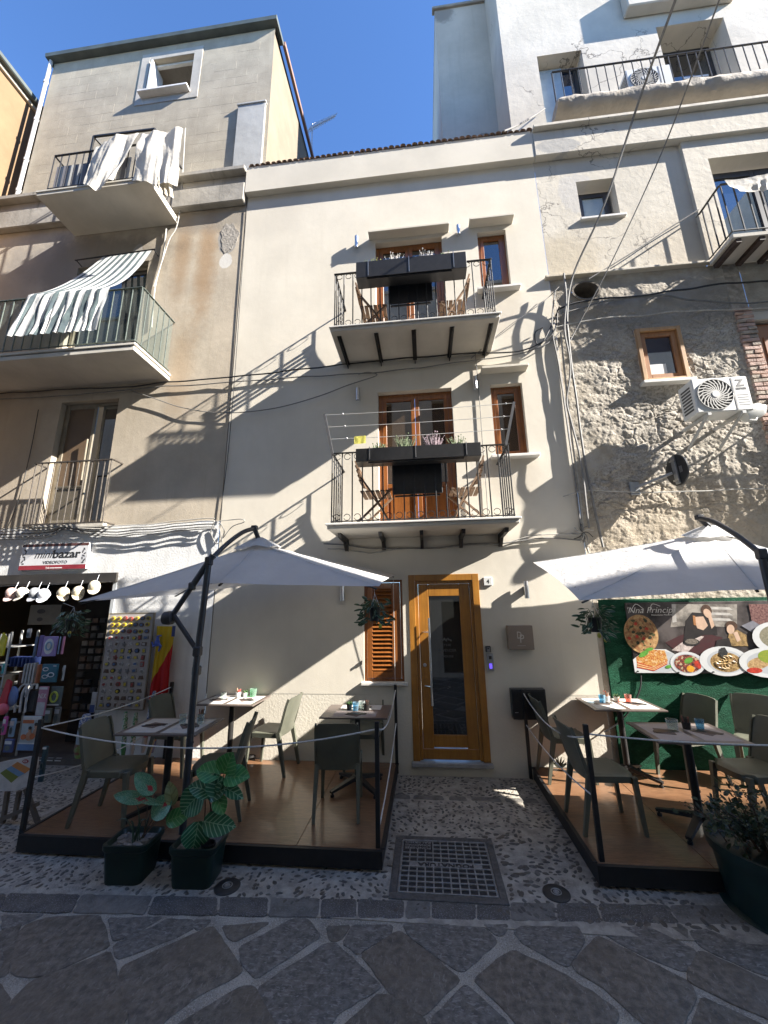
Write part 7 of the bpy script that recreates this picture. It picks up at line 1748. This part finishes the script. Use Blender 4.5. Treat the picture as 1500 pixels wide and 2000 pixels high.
for base, tip, w, mt, cu in (((438, 1510), (452, 1472), .19, calm2, .1), ((430, 1513), (383, 1502), .17, calm2, .12), ((440, 1518), (484, 1514), .18, calm2, .12), ((422, 1548), (368, 1532), .15, calm, .12), ((428, 1552), (414, 1512), .16, calm, .1), ((396, 1544), (350, 1592), .22, calm, .12), ((405, 1554), (440, 1540), .12, calm, .1), ((440, 1538), (472, 1556), .10, calm, .2), ((424, 1556), (436, 1590), .12, calm2, .2), ((398, 1604), (452, 1616), .17, calm, .2), ((388, 1604), (376, 1668), .22, calm, .25), ((412, 1540), (432, 1524), .12, calm, .1)):
    leaf(t, W(*base, yl), W(*tip, yl - .04), w, mt, cu * 1.4, CAM - W(*base, yl) + Vector((rnd.uniform(-2.2, 2.2), 0, rnd.uniform(-.5, 2.5))), wave=.012)
    mb = MB(); a = Vector((-1.80 + rnd.uniform(-.03, .03), -1.97, .24)); c = W(*base, yl); mb.tube(spline([a, a.lerp(c, .55) + Vector((rnd.uniform(-.02, .02), .03, .04)), c], 6), .0045, 5); mb.build('stem', stem_m, t)
mb = MB(); mb.lathe((-1.74, -2.03, .225), [(.05, 0), (.055, .045), (.048, .045), (.045, .02), (1e-6, .02)], 14); mb.build('inner_pot', black_plastic, t)

t = thing('bush_in_pot', 'dark round green pot with a straggly small-leaved bush at the picture edge', 'potted plant', (2.28, -1.98, 0))
mb = MB(); mb.lathe((2.30, -2.0, 0), [(.27, .004), (.30, .02), (.345, .33), (.37, .34), (.375, .40), (.35, .40), (.335, .34), (1e-6, .33)], 32); mb.lathe((2.30, -2.0, 0), [(.33, .003), (.345, .012), (.33, .022)], 32); mb.build('pot', pot_green, t, smooth=40)
bl = [M('small_dark_leaf', (.04, .06, .028), .5, .35, 30, trans=.2), M('small_olive_leaf', (.06, .072, .028), .5, .3, 30, trans=.2), M('small_grey_leaf', (.075, .085, .066), .5, .3, 30, trans=.2)]
lvs = [MB(), MB(), MB()]; brs = []
for k in range(46):
    a = rnd.uniform(0, 6.28); r = rnd.uniform(0, .22); p = Vector((2.28 + r * math.cos(a), -1.98 + r * math.sin(a), .34)); h = rnd.uniform(.12, .40) * (1.25 if rnd.random() < .25 else 1)
    e = p + Vector((math.cos(a) * rnd.uniform(.05, .32) - .05, math.sin(a) * rnd.uniform(.02, .2), h * (1 - .3 * rnd.random()))); sp = spline([p, p.lerp(e, .5) + Vector((rnd.uniform(-.03, .03), 0, .05)), e], 5)
    mb = MB(); mb.tube(sp, [.005 - .0003 * i for i in range(len(sp))], 5); mb.build('twig', stem_m, t)
    for q in range(30):
        c = sp[rnd.randrange(2, len(sp))] + Vector((rnd.gauss(0, .03), rnd.gauss(0, .03), rnd.gauss(0, .025))); d = Vector((rnd.gauss(0, 1), rnd.gauss(0, 1), rnd.gauss(.3, .7))).normalized(); s_ = d.orthogonal().normalized(); s_ = Matrix.Rotation(rnd.uniform(0, 6), 3, d) @ s_
        L_ = rnd.uniform(.016, .055); m = rnd.choice((0, 0, 1, 2)); nn = d.cross(s_) * .006
        lvs[m].add([c, c + d * L_ * .35 + s_ * L_ * .3, c + d * L_ * .75 + s_ * L_ * .26, c + d * L_ + nn, c + d * L_ * .75 - s_ * L_ * .26, c + d * L_ * .35 - s_ * L_ * .3], [(0, 1, 2, 3), (0, 3, 4, 5)])
for m in range(3): lvs[m].build('foliage', bl[m], t, rec=False)['kind'] = 'stuff'

varieg = M('variegated_trailing_leaf', (.035, .075, .040), .45, .25, 30, trans=.2, local=True, extra=lambda s, c: s.mix(s.ramp(s.math('ABSOLUTE', s.xyz(s.obj())[0]), .007, .012), c, (.26, .32, .22)))
lemon = M('lemon_yellow', (.45, .40, .05), .5, .15, 30)
def hanging(p, top, label, n, seed, fruit):
    t = thing('hanging_planter', label, 'hanging planter', p); rr = random.Random(seed)
    mb = MB(); mb.lathe(p, [(.045, -.10), (.058, .02), (.062, .025), (.055, .03), (.05, .01), (1e-6, .01)], 14); mb.build('pot', black_plastic, t, smooth=40)
    for k in range(3):
        a = k * 2.1; mb = MB(); mb.tube([p + Vector((.055 * math.cos(a), .055 * math.sin(a), .02)), p + Vector((0, 0, .16)), Vector(top)], .0025, 4); mb.build('cord', rope_m, t)
    for k in range(n):
        a = rr.uniform(0, 6.28); r = rr.uniform(.01, .06); b0 = p + Vector((r * math.cos(a), r * math.sin(a), .02)); out = rr.uniform(.03, .12); dz = rr.uniform(-.15, .10)
        b1 = b0 + Vector((out * math.cos(a), out * .7 * math.sin(a), dz)); mb = MB(); mb.tube(spline([b0, b0.lerp(b1, .4) + Vector((0, 0, .05)), b1], 4), .002, 4); mb.build('stem', M('green_stem', (.05, .08, .03), .6, .2, 20), t)
        d = Vector((math.cos(a), math.sin(a) * .6, rr.uniform(-.9, .4))).normalized() * rr.uniform(.05, .09)
        leaf(t, b1, b1 + d, rr.uniform(.020, .032), varieg, .15, Vector((rr.uniform(-.6, .6), -1, rr.uniform(-.2, 1))), K=5)
    for k in range(fruit): mb = MB(); mb.ball(p + Vector((rr.uniform(-.02, .08), -.05, rr.uniform(-.17, -.02))), .017, 1, 1, 1.4, 8, 6); mb.build('fruit', lemon, t, smooth=True)
p = W(732, 1192, -1.45); hanging(p, (p.x, -1.5, 2.2), 'trailing plant in a black pot hung from the umbrella corner before the shutter', 66, 3, 1)
p = W(1162, 1212, -1.5); hanging(p, (p.x - .02, -1.55, 2.05), 'trailing plant in a black pot hung from the umbrella beside the poster', 62, 5, 2)
p = W(140, 1215, -1.3); hanging(p, (p.x, -1.45, 2.11), 'trailing plant hung from the umbrella tip in front of the dark shop', 56, 9, 1)
mb = MB()
wc = W(1092, 1488, -.09)
t = thing('weed', 'small spiky weed growing at the wall foot behind the deck chairs', 'plant', (wc.x, -.06, .15))
for k in range(14):
    a = rnd.uniform(0, PI); d = Vector((math.cos(a) * .09, -.03 * rnd.random(), .03 + .10 * math.sin(a))); leaf(t, (wc.x, -.08, .15), Vector((wc.x, -.08, .15)) + d, .02, M('weed_leaf', (.05, .06, .04), .6, .2, 20), .1, K=4)
